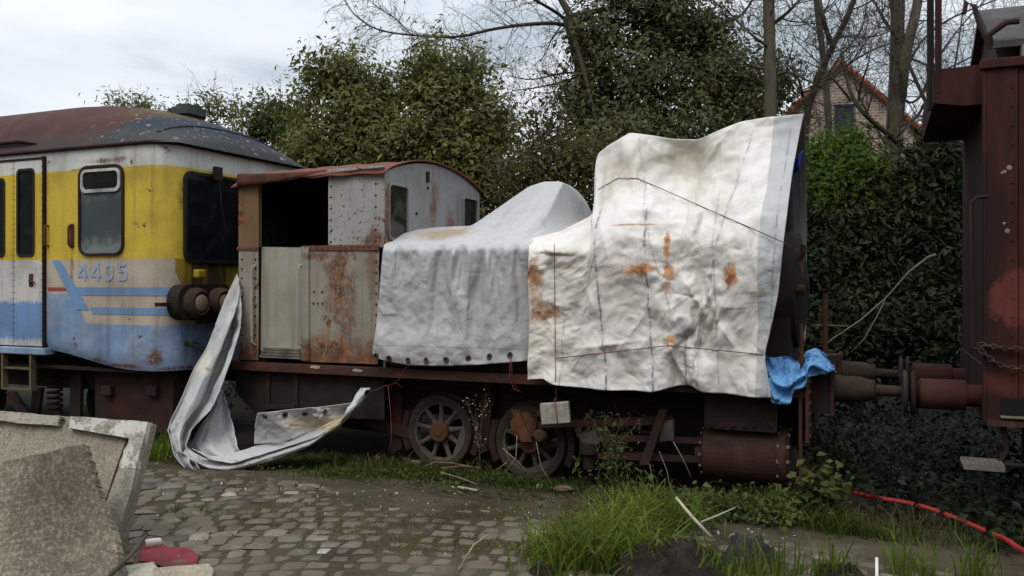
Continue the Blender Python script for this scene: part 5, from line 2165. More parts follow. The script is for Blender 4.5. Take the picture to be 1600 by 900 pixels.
def white_extra(m, c):
    x, y, z = m.xyz()
    near = m.step(y, 1.3, 1.1)
    # darker grey welded border on the right
    s0_, z0_ = gx_(1180, 600)
    s1_, z1_ = gx_(1208, 185, 0.85)
    line = m.math('ADD', s0_, m.math('MULTIPLY', m.math('SUBTRACT', z, z0_), (s1_ - s0_) / (z1_ - z0_)))
    wob = m.math('MULTIPLY', m.math('SUBTRACT', m.noise(1.5, 2), .5), .05)
    bd = m.step(m.math('ADD', m.math('SUBTRACT', x, line), wob), 0.0, 0.012)
    c = m.mix(m.math('MULTIPLY', bd, 0.78), c, (0.36, 0.37, 0.39))
    # dirty valley at the top
    s_, z_ = gx_(1050, 250, 0.8)
    k = m.blob(s_, z_, 0.55, 0.22, 1.2, 0.4, 4)
    c = m.mix(m.math('MULTIPLY', k, 0.55), c, (0.33, 0.28, 0.20))
    s_, z_ = gx_(955, 270, 0.5)
    k = m.blob(s_, z_, 0.22, 0.25, 1.2, 0.5, 5)
    c = m.mix(m.math('MULTIPLY', k, 0.5), c, (0.34, 0.28, 0.20))
    for (px, py, rx, rz, st2) in ((895, 400, .10, .35, .35), (1075, 230, .30, .12, .6), (1090, 300, .10, .3, .35), (1000, 480, .3, .12, .25), (905, 545, .25, .1, .25), (1180, 560, .3, .2, .2), (960, 300, .08, .2, .5), (1140, 300, .12, .4, .2)):
        s_, z_ = gx_(px, py, .6 if py < 310 else -.15)
        k = m.blob(s_, z_, rx, rz, 1.3, .6, 5)
        c = m.mix(m.math('MULTIPLY', k, st2), c, (0.36, 0.31, 0.22))
    # grey vertical scuffs where the cloth was folded
    brk = m.step(m.noise(7, 5, 0.7, 0, m.mapping((1, 1, 1.6))), 0.40, 0.56)
    for (pa, ya, pb, yb, wd, st_) in ((952, 330, 951, 606, .011, .9), (1027, 330, 1024, 606, .013, .9), (1074, 520, 1074, 600, .012, .8), (1170, 195, 1120, 380, .010, .55), (882, 470, 879, 600, .007, .6), (985, 215, 990, 300, .008, .4),
                                      (1230, 190, 1205, 500, .010, .6), (1128, 300, 1122, 560, .008, .5)):
        (sa, za), (sb, zb_) = gx_(pa, ya, -.15 if ya > 330 else .5), gx_(pb, yb)
        ln = m.math('ADD', sb, m.math('MULTIPLY', m.math('SUBTRACT', z, zb_), (sa - sb) / (za - zb_)))
        dd = m.math('ABSOLUTE', m.math('ADD', m.math('SUBTRACT', x, ln), m.math('MULTIPLY', m.math('SUBTRACT', m.noise(4, 3), .5), .035)))
        k = m.math('MULTIPLY', m.step(dd, wd * 1.3, wd * .5), m.math('MULTIPLY', m.step(z, za + .05, za - .1), brk))
        c = m.mix(m.math('MULTIPLY', k, st_), c, (0.13, 0.13, 0.135))
        k2 = m.math('MULTIPLY', m.step(dd, wd * 5, wd * 1.0), m.step(z, za + .05, za - .1))
        c = m.mix(m.math('MULTIPLY', k2, st_ * .22), c, (0.32, 0.32, 0.33))
    # rust
    for (px, py, rx, rz, st_, nsc) in ((835, 425, .10, .16, .85, 5), (852, 490, .12, .10, .9, 6), (838, 460, .06, .22, .5, 5), (1005, 421, .13, .045, .95, 8), (1047, 425, .05, .06, .9, 8), (1041, 385, .024, .17, .95, 4), (1044, 450, .045, .13, .6, 6),
                                       (1139, 434, .06, .085, .95, 9), (1146, 425, .03, .07, .8, 9), (1050, 530, .05, .05, .9, 8), (990, 428, .06, .03, .8, 9), (1178, 458, .10, .014, .6, 12), (990, 350, .22, .008, .75, 9), (1150, 482, .10, .012, .55, 12), (900, 418, .28, .010, .45, 9), (868, 398, .10, .06, .3, 6), (965, 440, .25, .2, .16, 5)):
        s_, z_ = gx_(px, py)
        k = m.blob(s_, z_, rx * 1.25, rz * 1.25, 1.2, 0.8, nsc)
        k = m.math('MULTIPLY', m.math('POWER', k, .8), m.step(m.math('ADD', m.noise(15, 8, .7, .4), m.math('MULTIPLY', k, .22)), .50, .66))
        c = m.mix(m.math('MULTIPLY', m.math('MULTIPLY', k, near), st_), c, m.ramp(m.noise(11, 5), [(0.35, (0.20, 0.065, 0.015)), (0.65, (0.52, 0.235, 0.06))]))
    # black patches in the gathered folds
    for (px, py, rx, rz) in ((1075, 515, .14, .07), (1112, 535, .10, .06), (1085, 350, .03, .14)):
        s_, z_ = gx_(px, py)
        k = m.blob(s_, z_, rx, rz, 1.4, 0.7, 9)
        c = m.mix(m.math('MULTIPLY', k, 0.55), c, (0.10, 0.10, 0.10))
    # yellow-brown foot
    k = m.blob(*gx_(840, 540), 0.35, 0.45, 1.4, 0.4, 4)
    c = m.mix(m.math('MULTIPLY', k, 0.30), c, (0.55, 0.46, 0.33))
    return c


K_WTARP = tarp_mat("white coated tarpaulin", (0.655, 0.63, 0.59), white_extra, 0.45, 0.34, grimecol=(0.40, 0.36, 0.28))
WT = np.concatenate([FW, BKW], 1)
wt = cloth("tarpaulin", WT, K_WTARP, "", GF)
tag(wt, "big crumpled white tarpaulin with rust stains over the front of the locomotive", "tarpaulin")
WTREE = BVHTree.FromPolygons([tuple(p) for p in FW.reshape(-1, 3)], [(i * nvw + j, (i + 1) * nvw + j, (i + 1) * nvw + j + 1, i * nvw + j + 1) for i in range(nu2 - 1) for j in range(nvw - 1)])
CAMT = FR.inverted() @ Vector((0, 0, EYE))


def on_tarp(px, py, lift=0.012, dflt=-0.2):
    t = FR.inverted() @ W(px, py, 9)
    hit, nrm, _, _ = WTREE.ray_cast(CAMT, (t - CAMT).normalized())
    if hit is None:
        hit = TP(px, py, dflt)
        return hit
    return hit + (CAMT - hit).normalized() * lift


# blue sheet showing under the edge of the white one
blue = plastic("blue polythene", (0.045, 0.20, 0.52), 0.32)
b = MB(FR)
n = 14
P = np.zeros((n, n, 3))
qa = [TP(px, py, 0.85) for px, py in ((1236, 280), (1250, 262), (1256, 232), (1243, 250))]
for i in range(n):
    for j in range(n):
        a, c_ = i / (n - 1), j / (n - 1)
        p = (qa[0] * (1 - a) + qa[1] * a) * (1 - c_) + (qa[3] * (1 - a) + qa[2] * a) * c_
        P[i, j] = (p.x, p.y + .02 * math.sin(5 * a + 3 * c_), p.z)
b.grid(P)
o = b.build("plastic_sheet", plastic("deep blue polythene", (0.012, 0.03, 0.22), 0.35), smooth=True)
so = o.modifiers.new("t", 'SOLIDIFY')
so.thickness = 0.004
tag(o, "scrap of dark blue sheeting under the right edge of the white tarpaulin", "plastic sheet")

# --- blue crumpled sheet on the front deck
n1_, n2_ = 113, 81
prof_t = resample([(1196, 554), (1206, 560), (1230, 556), (1246, 566), (1262, 548), (1275, 546), (1290, 556), (1304, 576)], n1_, 0.02)
prof_b = resample([(1205, 626), (1213, 632), (1234, 632), (1240, 612), (1258, 604), (1262, 590), (1285, 584), (1304, 580)], n1_, 0.02)
G = coons(prof_b, prof_t, resample([tuple(prof_b[0]), tuple(prof_t[0])], n2_), resample([tuple(prof_b[-1]), tuple(prof_t[-1])], n2_))
uu, vv = np.meshgrid(np.linspace(0, 1, n1_), np.linspace(0, 1, n2_), indexing='ij')
D = -0.13 + 0.42 * smooth01(0.35, 1.0, vv) + 0.25 * smooth01(.55, 1, uu)
Pb = px_grid_to_track(G, D)
pq = np.stack([Pb[..., 0].ravel(), Pb[..., 2].ravel() * 1.2 + Pb[..., 1].ravel()], 1)
c1 = crumple(pq, 0.16, 41).reshape(D.shape)
c2 = crumple(pq, 0.07, 42).reshape(D.shape)
fold = 0.035 * np.sin((uu * 9 + vv * 16) + 2 * np.sin(uu * 7)) * smooth01(0, .2, vv) * smooth01(1, .8, vv)
Pb[..., 1] += 0.16 * c1 + fold
Pb = folded(Pb, (.08, .08), (.04, .04), 45, rim=.4, back=.12)
Pb[..., 1] += 0.12 * c2 + creases(pq, 60, 43, .05, .25, .01, .008).reshape(D.shape)
back = Pb[:, -1:, :].repeat(14, 1)
for k in range(14):
    back[:, k, 1] += 0.03 * (k + 1)
    back[:, k, 2] -= 0.02 * (k + 1)
    back[:, k, 2] = np.maximum(back[:, k, 2], ZB + .06)
Pb = np.concatenate([Pb, back], 1)
mb_ = plastic("sky blue polythene", (0.10, 0.265, 0.52), 0.6)
bt = cloth("tarpaulin", Pb, mb_, "", GF)
tag(bt, "crumpled light blue tarpaulin lying on the front deck beside the iron post", "tarpaulin")

# --- old hanging tarpaulin, behind the cab and along the ground
def patch(Bp, Tp, Lp, Rp, dfun, nu=60, nv=60, seed=1, amp=1.0, soft=0.02, eu=.03, ev=.0):
    nu, nv = nu // 4 * 4 + 1, nv // 4 * 4 + 1
    G = coons(resample(Bp, nu, soft), resample(Tp, nu, soft), resample(Lp, nv, soft), resample(Rp, nv, soft))
    u, v = np.meshgrid(np.linspace(0, 1, nu), np.linspace(0, 1, nv), indexing='ij')
    D = dfun(u, v, G)
    P = px_grid_to_track(G, D)
    P = folded(P, (eu, ev), (eu * .35, ev * .35 + .003), seed, rim=.35, back=.12)
    pq = np.stack([P[..., 0].ravel(), P[..., 2].ravel()], 1)
    P[..., 1] += creases(pq, 90, seed + 2, .06, .4, .009, .010).reshape(D.shape)
    return P


def hang_extra(m, c):
    s_, d_, z_ = TP(325, 570, -.2)
    k = m.blob(s_, z_, 0.22, 0.14, 0.6, 0.3, 4)
    c = m.mix(m.math('MULTIPLY', k, 0.85), c, (0.60, 0.57, 0.48))
    k = m.blob(*[TP(500, 668, -.5)[i] for i in (0, 2)], 0.55, 0.10, 1.2, 0.5, 5)
    c = m.mix(m.math('MULTIPLY', k, 0.8), c, (0.50, 0.38, 0.22))
    k = m.blob(*[TP(360, 440, 0)[i] for i in (0, 2)], 0.2, 0.2, 1.2, 0.5, 5)
    c = m.mix(m.math('MULTIPLY', k, 0.4), c, (0.40, 0.33, 0.24))
    return c


K_HTARP = tarp_mat("old pale tarpaulin", (0.46, 0.46, 0.46), hang_extra, 0.65, 0.40, grimecol=(0.24, 0.22, 0.19))
hang = []
dz_ = lambda u, v, G: np.interp(G[..., 1], [425, 560, 640, 700, 735], [0.05, -0.25, -0.5, -0.75, -0.85])
# main fall
hang.append(patch([(290, 731), (300, 734), (312, 733)], [(370, 428), (373, 440), (376, 455)],
                  [(290, 731), (274, 715), (262, 668), (285, 620), (303, 575), (322, 545), (340, 500), (355, 460), (370, 428)],
                  [(312, 733), (288, 700), (300, 668), (330, 640), (345, 605), (362, 560), (374, 520), (377, 480), (376, 455)],
                  lambda u, v, G: dz_(u, v, G) + 0.16 * np.sin(u * 9.5 + v * 2.0) * (0.3 + .5 * np.sin(np.pi * v)) - .10 * np.exp(-((u - .55 - .1 * np.sin(v * 5)) / .10) ** 2), 60, 110, 51, 1.2, eu=.06))
# second fold beside it (to the right, in the shade of the first)
hang.append(patch([(352, 722), (362, 718), (373, 706)], [(343, 612), (346, 608), (349, 612)],
                  [(352, 722), (318, 716), (296, 700), (310, 670), (334, 636), (343, 612)],
                  [(373, 706), (364, 665), (355, 635), (349, 612)],
                  lambda u, v, G: dz_(u, v, G) + 0.28 - 0.05 * np.sin(u * 6), 40, 70, 61, 1.0, eu=.05))
# lying part: folded lip
hang.append(patch([(300, 722), (330, 734), (362, 736), (420, 722), (480, 700), (528, 668)], [(290, 698), (320, 716), (362, 722), (440, 700), (500, 678), (533, 652)],
                  [(300, 722), (286, 708), (290, 698)], [(528, 668), (532, 660), (533, 652)],
                  lambda u, v, G: -0.82 + 0.5 * u - 0.07 * np.sin(np.pi * v) + .1 * v, 90, 24, 71, 0.7, eu=0, ev=.03))
hang.append(patch([(300, 700), (330, 718), (362, 724), (440, 700), (500, 680), (535, 655)], [(345, 716), (370, 708), (400, 696), (450, 690), (510, 660), (545, 637)],
                  [(300, 700), (320, 712), (345, 716)], [(535, 655), (542, 645), (545, 637)],
                  lambda u, v, G: -0.85 + 0.52 * u + 0.32 * v, 90, 40, 81, 1.0, eu=.004, ev=.05))
# panel with eyelets
hang.append(patch([(397, 694), (440, 692), (500, 668), (552, 640)], [(402, 646), (455, 640), (510, 635), (548, 630)],
                  [(397, 694), (398, 665), (402, 646)], [(552, 640), (551, 635), (548, 630)],
                  lambda u, v, G: -0.42 + 0.22 * u - 0.12 * v + 0.03 * np.sin(u * 14 + v * 3), 80, 44, 91, 0.8, eu=.012, ev=.008))
# twisted end tied up to the frame
hang.append(patch([(530, 668), (548, 650), (562, 632), (578, 612)], [(543, 636), (552, 625), (556, 612), (563, 606)],
                  [(530, 668), (538, 650), (543, 636)], [(578, 612), (580, 606), (563, 606)],
                  lambda u, v, G: -0.38 + 0.30 * u - 0.10 * np.sin(np.pi * v), 50, 24, 95, 0.8, eu=0, ev=.05))
b = MB(FR)
for P in hang:
    b.grid(P)
ht = b.build("tarpaulin", K_HTARP, smooth=True, frame=GF)
so = ht.modifiers.new("thick", 'SOLIDIFY')
so.thickness = 0.006
tag(ht, "pale old tarpaulin hanging behind the cab and trailing over the ground", "tarpaulin")
HT = BVHTree.FromPolygons([tuple(p) for p in b.v], b.f)
for px, py in ((414, 650), (445, 648), (476, 646), (508, 644), (573, 613)):
    eyelet(HT, px, py, ht, 0.026)

# ------------------------------------------------------------------ ropes and the hanging block
K_ROPE = plain_rust("faded red cord", (0.13, 0.022, 0.024), (0.22, 0.045, 0.045), rough=0.8)
K_ROPED = plain_rust("dark brown cord", (0.07, 0.035, 0.03), (0.15, 0.07, 0.06), rough=0.8)


def rope(pts, name, label, mat=K_ROPE, r=0.0042, grp=None, extra=()):
    b = MB(FR)
    b.tube(pts, r, 6)
    for e in extra:
        b.tube(e, r, 6)
    o = b.build(name, mat, smooth=True)
    return tag(o, label, "rope", grp)


def tarp_line(p0, p1, n=50, lift=0.012):
    out = []
    for k in range(n + 1):
        t = k / n
        out.append(on_tarp(p0[0] + (p1[0] - p0[0]) * t, p0[1] + (p1[1] - p0[1]) * t, lift))
    # a stretched cord bridges the hollows: pull to the running minimum of depth
    D = np.array([p.y for p in out])
    for _ in range(60):
        A = D.copy()
        A[1:-1] = np.minimum(D[1:-1], (D[:-2] + D[2:]) / 2)
        D = A
    for p, d in zip(out, D):
        f = (d - CAMT.y) / (p.y - CAMT.y)
        p.x = CAMT.x + (p.x - CAMT.x) * f
        p.z = CAMT.z + (p.z - CAMT.z) * f
        p.y = d
    return out


vl = tarp_line((866, 382), (868, 594))
knot = on_tarp(866, 382, 0.02)
rope(vl + [TP(869, 612, -.22), TP(870, 626, -.22)], "rope", "thin red cord running straight down the white tarpaulin to the concrete block", grp=None)
rope(tarp_line((868, 560), (1045, 540), 40) + tarp_line((1045, 540), (1192, 554), 36), "rope", "thin red cord stretched across the bottom of the white tarpaulin")
rope(tarp_line((934, 296), (965, 279), 14) + tarp_line((967, 278), (997, 279), 14) + tarp_line((999, 280), (1225, 379), 60) + [TP(1236, 386, -.1), TP(1248, 402, .1), TP(1255, 408, .4)], "rope", "dark cord slanting over the upper half of the white tarpaulin", K_ROPED)
rope([TP(572, 613, -.12), TP(590, 608, -.02), TP(604, 602, 0.0), TP(612, 605, .02)], "rope", "red cord tying the trailing tarpaulin to the dark frame",
     extra=[[TP(606, 603, 0), TP(610, 640, -.02), TP(612, 680, -.03), TP(606, 712, -.05)], [TP(604, 603, 0), TP(618, 598, -.02), TP(628, 605, -.02)]])
rope([TP(638, 563, -.2), TP(634, 575, -.12), TP(626, 590, -.10), TP(612, 604, -.02)], "rope", "short red cord hanging from the eyelets at the cab end of the grey tarpaulin", extra=[[TP(640, 564, -.2), TP(637, 580, -.12)]])
rope([TP(797, 557, -.2), TP(796, 590, -.12), TP(803, 608, -.11), TP(812, 612, -.10)], "rope", "loose red cord loop hanging below the grey tarpaulin near the white one", extra=[[TP(799, 557, -.2), TP(800, 585, -.12), TP(806, 605, -.1), TP(822, 618, .02)]])
rope([TP(1252, 410, .3), TP(1254, 430, .3), TP(1249, 434, .3)], "rope", "red cord end tied to the smokebox right of the white tarpaulin")

m = Mat("rough concrete", 0.9, 0.2)
n = m.noise(14, 6, 0.65)
c = m.ramp(n, [(0.3, (0.17, 0.155, 0.125)), (0.65, (0.31, 0.29, 0.24))])
c = m.mix(m.step(m.voro(38), 0.16, 0.10), c, (0.09, 0.08, 0.065))
m.color(c)
m.bump(m.math('ADD', m.noise(45, 5), m.step(m.voro(30), 0.2, 0.1)), 0.5, 0.01)
K_CONC = m.done()
cbx = TP(868, 645, -.22)
s_, z_ = cbx.x, cbx.z
MX = Matrix.Translation((s_, -.22, z_)) @ Matrix.Rotation(math.radians(-6), 4, 'Y') @ Matrix.Rotation(math.radians(12), 4, 'Z')
b = MB(FR)
b.box((-.145, -.05, -.105), (.145, .05, .105), MX)
o = b.build("concrete_block", K_CONC, bevel=0.008)
tag(o, "grey concrete block hung as a weight from the white tarpaulin", "concrete block")
b = MB(FR)
loop = [MX @ Vector(p) for p in ((.012, -.056, .11), (.02, -.056, -.11), (.02, .056, -.11), (.012, .056, .11), (.012, -.056, .11))]
b.tube(loop, 0.005, 6)
b.tube([MX @ Vector((.012, -.05, .11)), MX @ Vector((.01, 0, .15)), TP(870, 624, -.22)], 0.005, 6)
o = b.build("rope", K_ROPE, smooth=True)
tag(o, "red cord looped round the hanging concrete block", "rope")


# ------------------------------------------------------------------ plants
G_LAUREL = leafy("laurel leaves", [(0.043, 0.048, 0.013), (0.089, 0.096, 0.026), (0.153, 0.152, 0.044), (0.254, 0.232, 0.083)], 0.18, 0.42, 0.4)
G_IVY = leafy("ivy leaves", [(0.027, 0.032, 0.011), (0.058, 0.066, 0.022), (0.100, 0.102, 0.034), (0.174, 0.163, 0.061)], 0.12, 0.42, 0.4)
G_BRIGHT = leafy("fresh green leaves", [(0.028, 0.05, 0.010), (0.052, 0.09, 0.014), (0.09, 0.14, 0.022), (0.14, 0.19, 0.035)], 0.35, 0.5, 0.25)
G_OLIVE = leafy("olive brown leaves", [(0.029, 0.029, 0.009), (0.055, 0.050, 0.015), (0.091, 0.079, 0.024), (0.156, 0.126, 0.044)], 0.2, 0.5, 0.25)
G_SHADE = leafy("dark undergrowth leaves", [(0.008, 0.013, 0.004), (0.015, 0.023, 0.008), (0.028, 0.038, 0.012), (0.044, 0.055, 0.018)], 0.12, 0.5, 0.25)  # shade of the trees over the hedge is put into these leaf tones
G_FAR = leafy("pale spring leaves", [(0.07, 0.085, 0.03), (0.12, 0.14, 0.05), (0.17, 0.19, 0.08)], 0.3, 0.6, 0.2)
G_BRAMBLE = leafy("bramble leaves", [(0.024, 0.035, 0.010), (0.050, 0.065, 0.016), (0.088, 0.100, 0.025), (0.132, 0.125, 0.040)], 0.2, 0.5, 0.3)
B_DARK = bark("dark bark", (0.022, 0.017, 0.013), (0.06, 0.048, 0.038), 0.35)
B_TRUNK = bark("grey green bark", (0.045, 0.038, 0.028), (0.11, 0.094, 0.068), 0.5)
B_TWIG = bark("twigs", (0.035, 0.028, 0.022), (0.085, 0.07, 0.055), 0.2)
B_STRAW = plain_rust("dry straw", (0.17, 0.13, 0.075), (0.34, 0.28, 0.18), rough=0.8)
B_STICK = plain_rust("bleached stick", (0.28, 0.24, 0.18), (0.46, 0.42, 0.34), rough=0.8)


def leaf_arrays(C, Nn, L_, g, asp=0.42, droop=0.25):
    n = len(C)
    Nn = Nn / (np.linalg.norm(Nn, axis=1, keepdims=True) + 1e-9)
    a = g.normal(size=(n, 3))
    a[:, 2] -= droop * 1.6
    t = a - Nn * (a * Nn).sum(1, keepdims=True)
    t /= np.linalg.norm(t, axis=1, keepdims=True) + 1e-9
    bt_ = np.cross(Nn, t)
    ln = (L_ * (0.45 + 0.95 * g.random(n) ** 1.3))[:, None]
    base = C - t * ln * 0.5
    tip = C + t * ln * 0.5 - np.array([0, 0, 1]) * ln * 0.08
    m0 = C - t * ln * 0.02
    wv = bt_ * ln * asp * 0.5
    lift = Nn * ln * 0.10
    V = np.stack([base, m0 + wv + lift, tip, m0 - wv + lift], 1).reshape(-1, 3)
    i = np.arange(n)[:, None] * 4
    Fc = np.concatenate([i, i + 1, i + 2, i, i + 2, i + 3], 1).reshape(-1)
    return V, Fc


def crown_points(ell, n, g, clump=26, spread=0.17, shell=0.55, gaps=0.25):
    """ell: list of (centre, radii); leaves grouped in clumps inside the uneven lobes"""
    vol = np.array([r[0] * r[1] * r[2] for _, r in ell]) ** 0.7
    vol /= vol.sum()
    C, Nn = [], []
    for (c, r), f in zip(ell, vol):
        k = max(2, int(n * f / clump))
        dirs = g.normal(size=(k, 3))
        dirs /= np.linalg.norm(dirs, axis=1, keepdims=True)
        rad = g.random(k) ** shell
        # knobbly outline
        A = g.normal(size=(9, 3))
        A /= np.linalg.norm(A, axis=1, keepdims=True)
        lob = 1 + gaps * np.max(np.clip((dirs @ A.T - 0.72) / 0.28, 0, 1), axis=1) - gaps * 0.45 * (g.random(k))
        cc = np.array(c) + dirs * rad[:, None] * lob[:, None] * np.array(r)
        m_ = clump
        sp = spread * g.uniform(0.6, 1.5, k)
        off = g.normal(size=(k, m_, 3)) * sp[:, None, None] * np.array([1, 1, .75])
        pts = (cc[:, None] + off).reshape(-1, 3)
        nn = (dirs[:, None] * 0.8 + g.normal(size=(k, m_, 3)) * 0.48 + np.array([0, -0.25, 0.6])).reshape(-1, 3)
        C.append(pts)
        Nn.append(nn)
    return np.concatenate(C), np.concatenate(Nn)


def ell_px(lst):
    out = []
    for px, py, rx, ry, Y, rd in lst:
        out.append((W(px, py, Y), (rx / F * Y, rd, ry / F * Y)))
    return out


def grow(b, p, d, L_, r, lvl, g, up=0.12, wig=0.28, minr=0.004, kids=(3, 5), n=6, sides=5, spread=0.85):
    """a branch and its side twigs"""
    pts, rs = [Vector(p)], [r]
    d = Vector(d).normalized()
    q_ = Vector(p)
    for i in range(n):
        d = (d + Vector(g.normal(0, wig, 3)) * 0.6 + Vector((0, 0, up))).normalized()
        q_ = q_ + d * (L_ / n)
        pts.append(q_.copy())
        rs.append(max(minr * .7, r * (1 - 0.75 * (i + 1) / n)))
    b.tube(pts, rs, sides if r > 0.012 else 3, cap=False)
    if lvl <= 0:
        return
    for k in range(g.integers(kids[0], kids[1] + 1)):
        i = int(g.integers(1, n + 1))
        base = pts[i]
        dd = (pts[i] - pts[i - 1]).normalized()
        side = Vector(g.normal(0, 1, 3))
        side = (side - dd * side.dot(dd)).normalized()
        nd_ = (dd * 0.75 + side * spread).normalized()
        grow(b, base, nd_, L_ * g.uniform(0.42, 0.7), max(minr, rs[i] * 0.62), lvl - 1, g, up, wig, minr, kids, max(3, n - 1), sides, spread)


def tree(name, label, cat, trunk, ell, n, leaf, matl, matb=B_DARK, seed=1, grp=None, clump=26, spread=0.17, shell=0.55, limbs=4, gaps=0.25, asp=0.42, sprigs=0):
    """trunk: polyline of (x, y, z, r)"""
    g = np.random.default_rng(seed)
    x, y = trunk[0][0], trunk[0][1]
    root = empty(name, Matrix.Translation((x, y, trunk[0][2])), label, cat, grp)
    b = MB()
    b.tube([p[:3] for p in trunk], [p[3] for p in trunk], 9, cap=False)
    top = Vector(trunk[-1][:3])
    for k in range(limbs):
        c, r = ell[k % len(ell)]
        c = Vector(c) + Vector(g.normal(0, .3, 3)) * max(r) * 0.5
        i = g.integers(len(trunk) // 2, len(trunk))
        p = Vector(trunk[i][:3])
        mid = (p + c) / 2 + Vector(g.normal(0, .12, 3))
        rr = trunk[i][3] * 0.55
        b.tube([p, mid, c], [rr, rr * .7, rr * .3], 6, cap=False)
    for k in range(limbs * 4):
        c, r = ell[k % len(ell)]
        th, ph = g.uniform(0, 2 * math.pi), g.uniform(-.6, 1.3)
        tip = Vector(c) + Vector((math.cos(th) * r[0] * .9, -abs(math.sin(th)) * r[1] * .95, math.sin(ph) * r[2] * .9))
        p = Vector(c) - Vector((0, 0, r[2] * .6))
        mid = (p + tip) / 2 + Vector(g.normal(0, .1, 3))
        b.tube([p, mid, tip], [.022, .014, .005], 5, cap=False)
        grow(b, tip, (tip - mid), .35, .006, 1, g, up=.02, wig=.3, minr=.003, kids=(2, 4), n=4)
    for k in range(sprigs):
        c, r = ell[k % len(ell)]
        th = g.uniform(0.2, math.pi - .2)
        p = Vector(c) + Vector((math.cos(th) * r[0] * .8, g.normal(0, .2), math.sin(th) * r[2] * .85))
        grow(b, p, Vector((math.cos(th) * .7, 0, 1.0)), g.uniform(.4, .9), .009, 1, g, up=.15, wig=.2, minr=.003, kids=(2, 3), n=5)
    b.build("trunk", matb, root, smooth=True)
    C, Nn = crown_points(ell, n, g, clump, spread, shell, gaps)
    V, Fc = leaf_arrays(C, Nn, leaf, g, asp)
    if n > 5000:
        # old, larger leaves deep inside close the crown
        C2, N2 = crown_points([(c_, tuple(.74 * q_ for q_ in r_)) for c_, r_ in ell], n // 3, g, 16, spread * 1.2, .5, .1)
        V2, F2 = leaf_arrays(C2, N2, leaf * 1.15, g, .5)
        Fc = np.concatenate([Fc, F2 + len(V)])
        V = np.concatenate([V, V2])
    fast_mesh("crown", V, Fc, 3, matl, root)
    return root


def tk(px, Y, z1, r, lean=0.0, z0=-0.05):
    x = (px - 800) / F * Y
    return [(x, Y, z0, r * 1.25), (x + lean * .3, Y, z0 + (z1 - z0) * .35, r), (x + lean * .7, Y + .05, z0 + (z1 - z0) * .7, r * .8), (x + lean, Y, z1, r * .5)]


# the evergreens behind the trains
tree("evergreen_tree", "broad evergreen behind the gap between railcar and cab, with bare tips at its top left", "tree", tk(560, 16.5, 4.4, .10),
     ell_px([(560, 190, 62, 72, 16.5, 1.0), (540, 120, 34, 46, 16.6, .6), (508, 110, 30, 26, 16.6, .4), (600, 235, 62, 60, 16.2, 1.0), (490, 235, 46, 50, 16.4, .8), (560, 330, 110, 110, 16.8, 1.0), (480, 150, 16, 52, 16.8, .3), (598, 150, 30, 50, 16.8, .5)]), 21000, .125, G_LAUREL, seed=11, shell=.42, grp="evergreens behind the trains", sprigs=9)
tree("evergreen_tree", "tall evergreen with two leafy spires above the grey cab roof", "tree", tk(700, 16, 4.6, .10),
     ell_px([(700, 190, 72, 78, 16, 1.0), (675, 105, 34, 52, 16, .5), (730, 120, 34, 46, 16.1, .5), (660, 145, 30, 50, 16.1, .5), (770, 195, 42, 50, 15.8, .8), (640, 235, 50, 55, 15.8, .8), (730, 260, 75, 65, 15.6, 1.0), (690, 345, 120, 110, 16.2, 1.0)]), 24000, .12, G_LAUREL, seed=12, shell=.42, grp="evergreens behind the trains", sprigs=9)
tree("shrub", "loose olive-brown shrub right of the pointed grey tarpaulin dome", "shrub", tk(850, 14.5, 2.6, .06),
     ell_px([(850, 250, 62, 48, 14.5, .9), (900, 265, 50, 60, 14.2, .8), (810, 290, 45, 50, 14.4, .8), (846, 205, 28, 34, 14.8, .4), (860, 350, 100, 80, 14.8, .9)]), 9000, .10, G_OLIVE, seed=13, spread=.20, sprigs=14, asp=.36, clump=20)
tree("small_tree", "light green bushy tree peeping over the front end of the railcar roof", "tree", tk(430, 19, 4.6, .08),
     ell_px([(430, 185, 40, 42, 19, .8), (400, 195, 25, 26, 19, .5), (460, 200, 34, 50, 18.6, .7), (440, 280, 60, 60, 19, .8)]), 5500, .125, leafy("yellow green leaves", [(0.035, 0.05, 0.016), (0.07, 0.09, 0.025), (0.12, 0.14, 0.05)], .3, .5, .25), seed=14, sprigs=5)
tree("small_tree", "sparse tree with thin leafy shoots right of the roof vent", "tree", tk(340, 26, 6.2, .09),
     ell_px([(330, 165, 24, 24, 26, .6), (365, 172, 30, 20, 26, .6), (310, 180, 30, 22, 26, .6), (345, 230, 50, 50, 26, .9)]), 2600, .15, G_LAUREL, seed=15, sprigs=14, clump=12, spread=.26)
tree("small_tree", "faint pale tree showing above the middle of the railcar roof", "tree", tk(205, 45, 10.2, .12),
     ell_px([(185, 162, 18, 15, 45, .8), (222, 164, 16, 15, 45, .8), (240, 175, 22, 14, 45, .8), (200, 200, 42, 30, 45, 1.2)]), 2200, .24, G_FAR, seed=16, sprigs=16, clump=12, spread=.34)

# big ivy-clad tree
tree("ivy_clad_tree", "large dark ivy-clad tree rising above the white tarpaulin and out of the picture", "tree",
     [(1.9 + 1.2, 16.8, -.05, .30), (2.75, 16.8, 2.6, .26), (2.35, 16.7, 4.2, .22), (1.6, 16.6, 5.4, .18), (1.1, 16.6, 7.2, .12)],
     ell_px([(1000, 130, 105, 72, 16.6, 1.2), (930, 60, 46, 62, 16.8, .9), (1030, 30, 80, 70, 17, 1.2), (1130, 130, 80, 70, 16.6, 1.1), (900, 170, 34, 70, 16.4, .7), (1160, 190, 60, 60, 16.2, .9), (1050, 215, 150, 60, 15.8, .9), (960, 235, 85, 50, 15.4, .8), (1100, 60, 60, 60, 17.2, .9), (1216, 130, 22, 62, 17.4, .6), (1000, -40, 110, 50, 17, 1.0)]),
     36000, .115, G_IVY, B_DARK, seed=21, limbs=9, spread=.19, gaps=.35, sprigs=6)
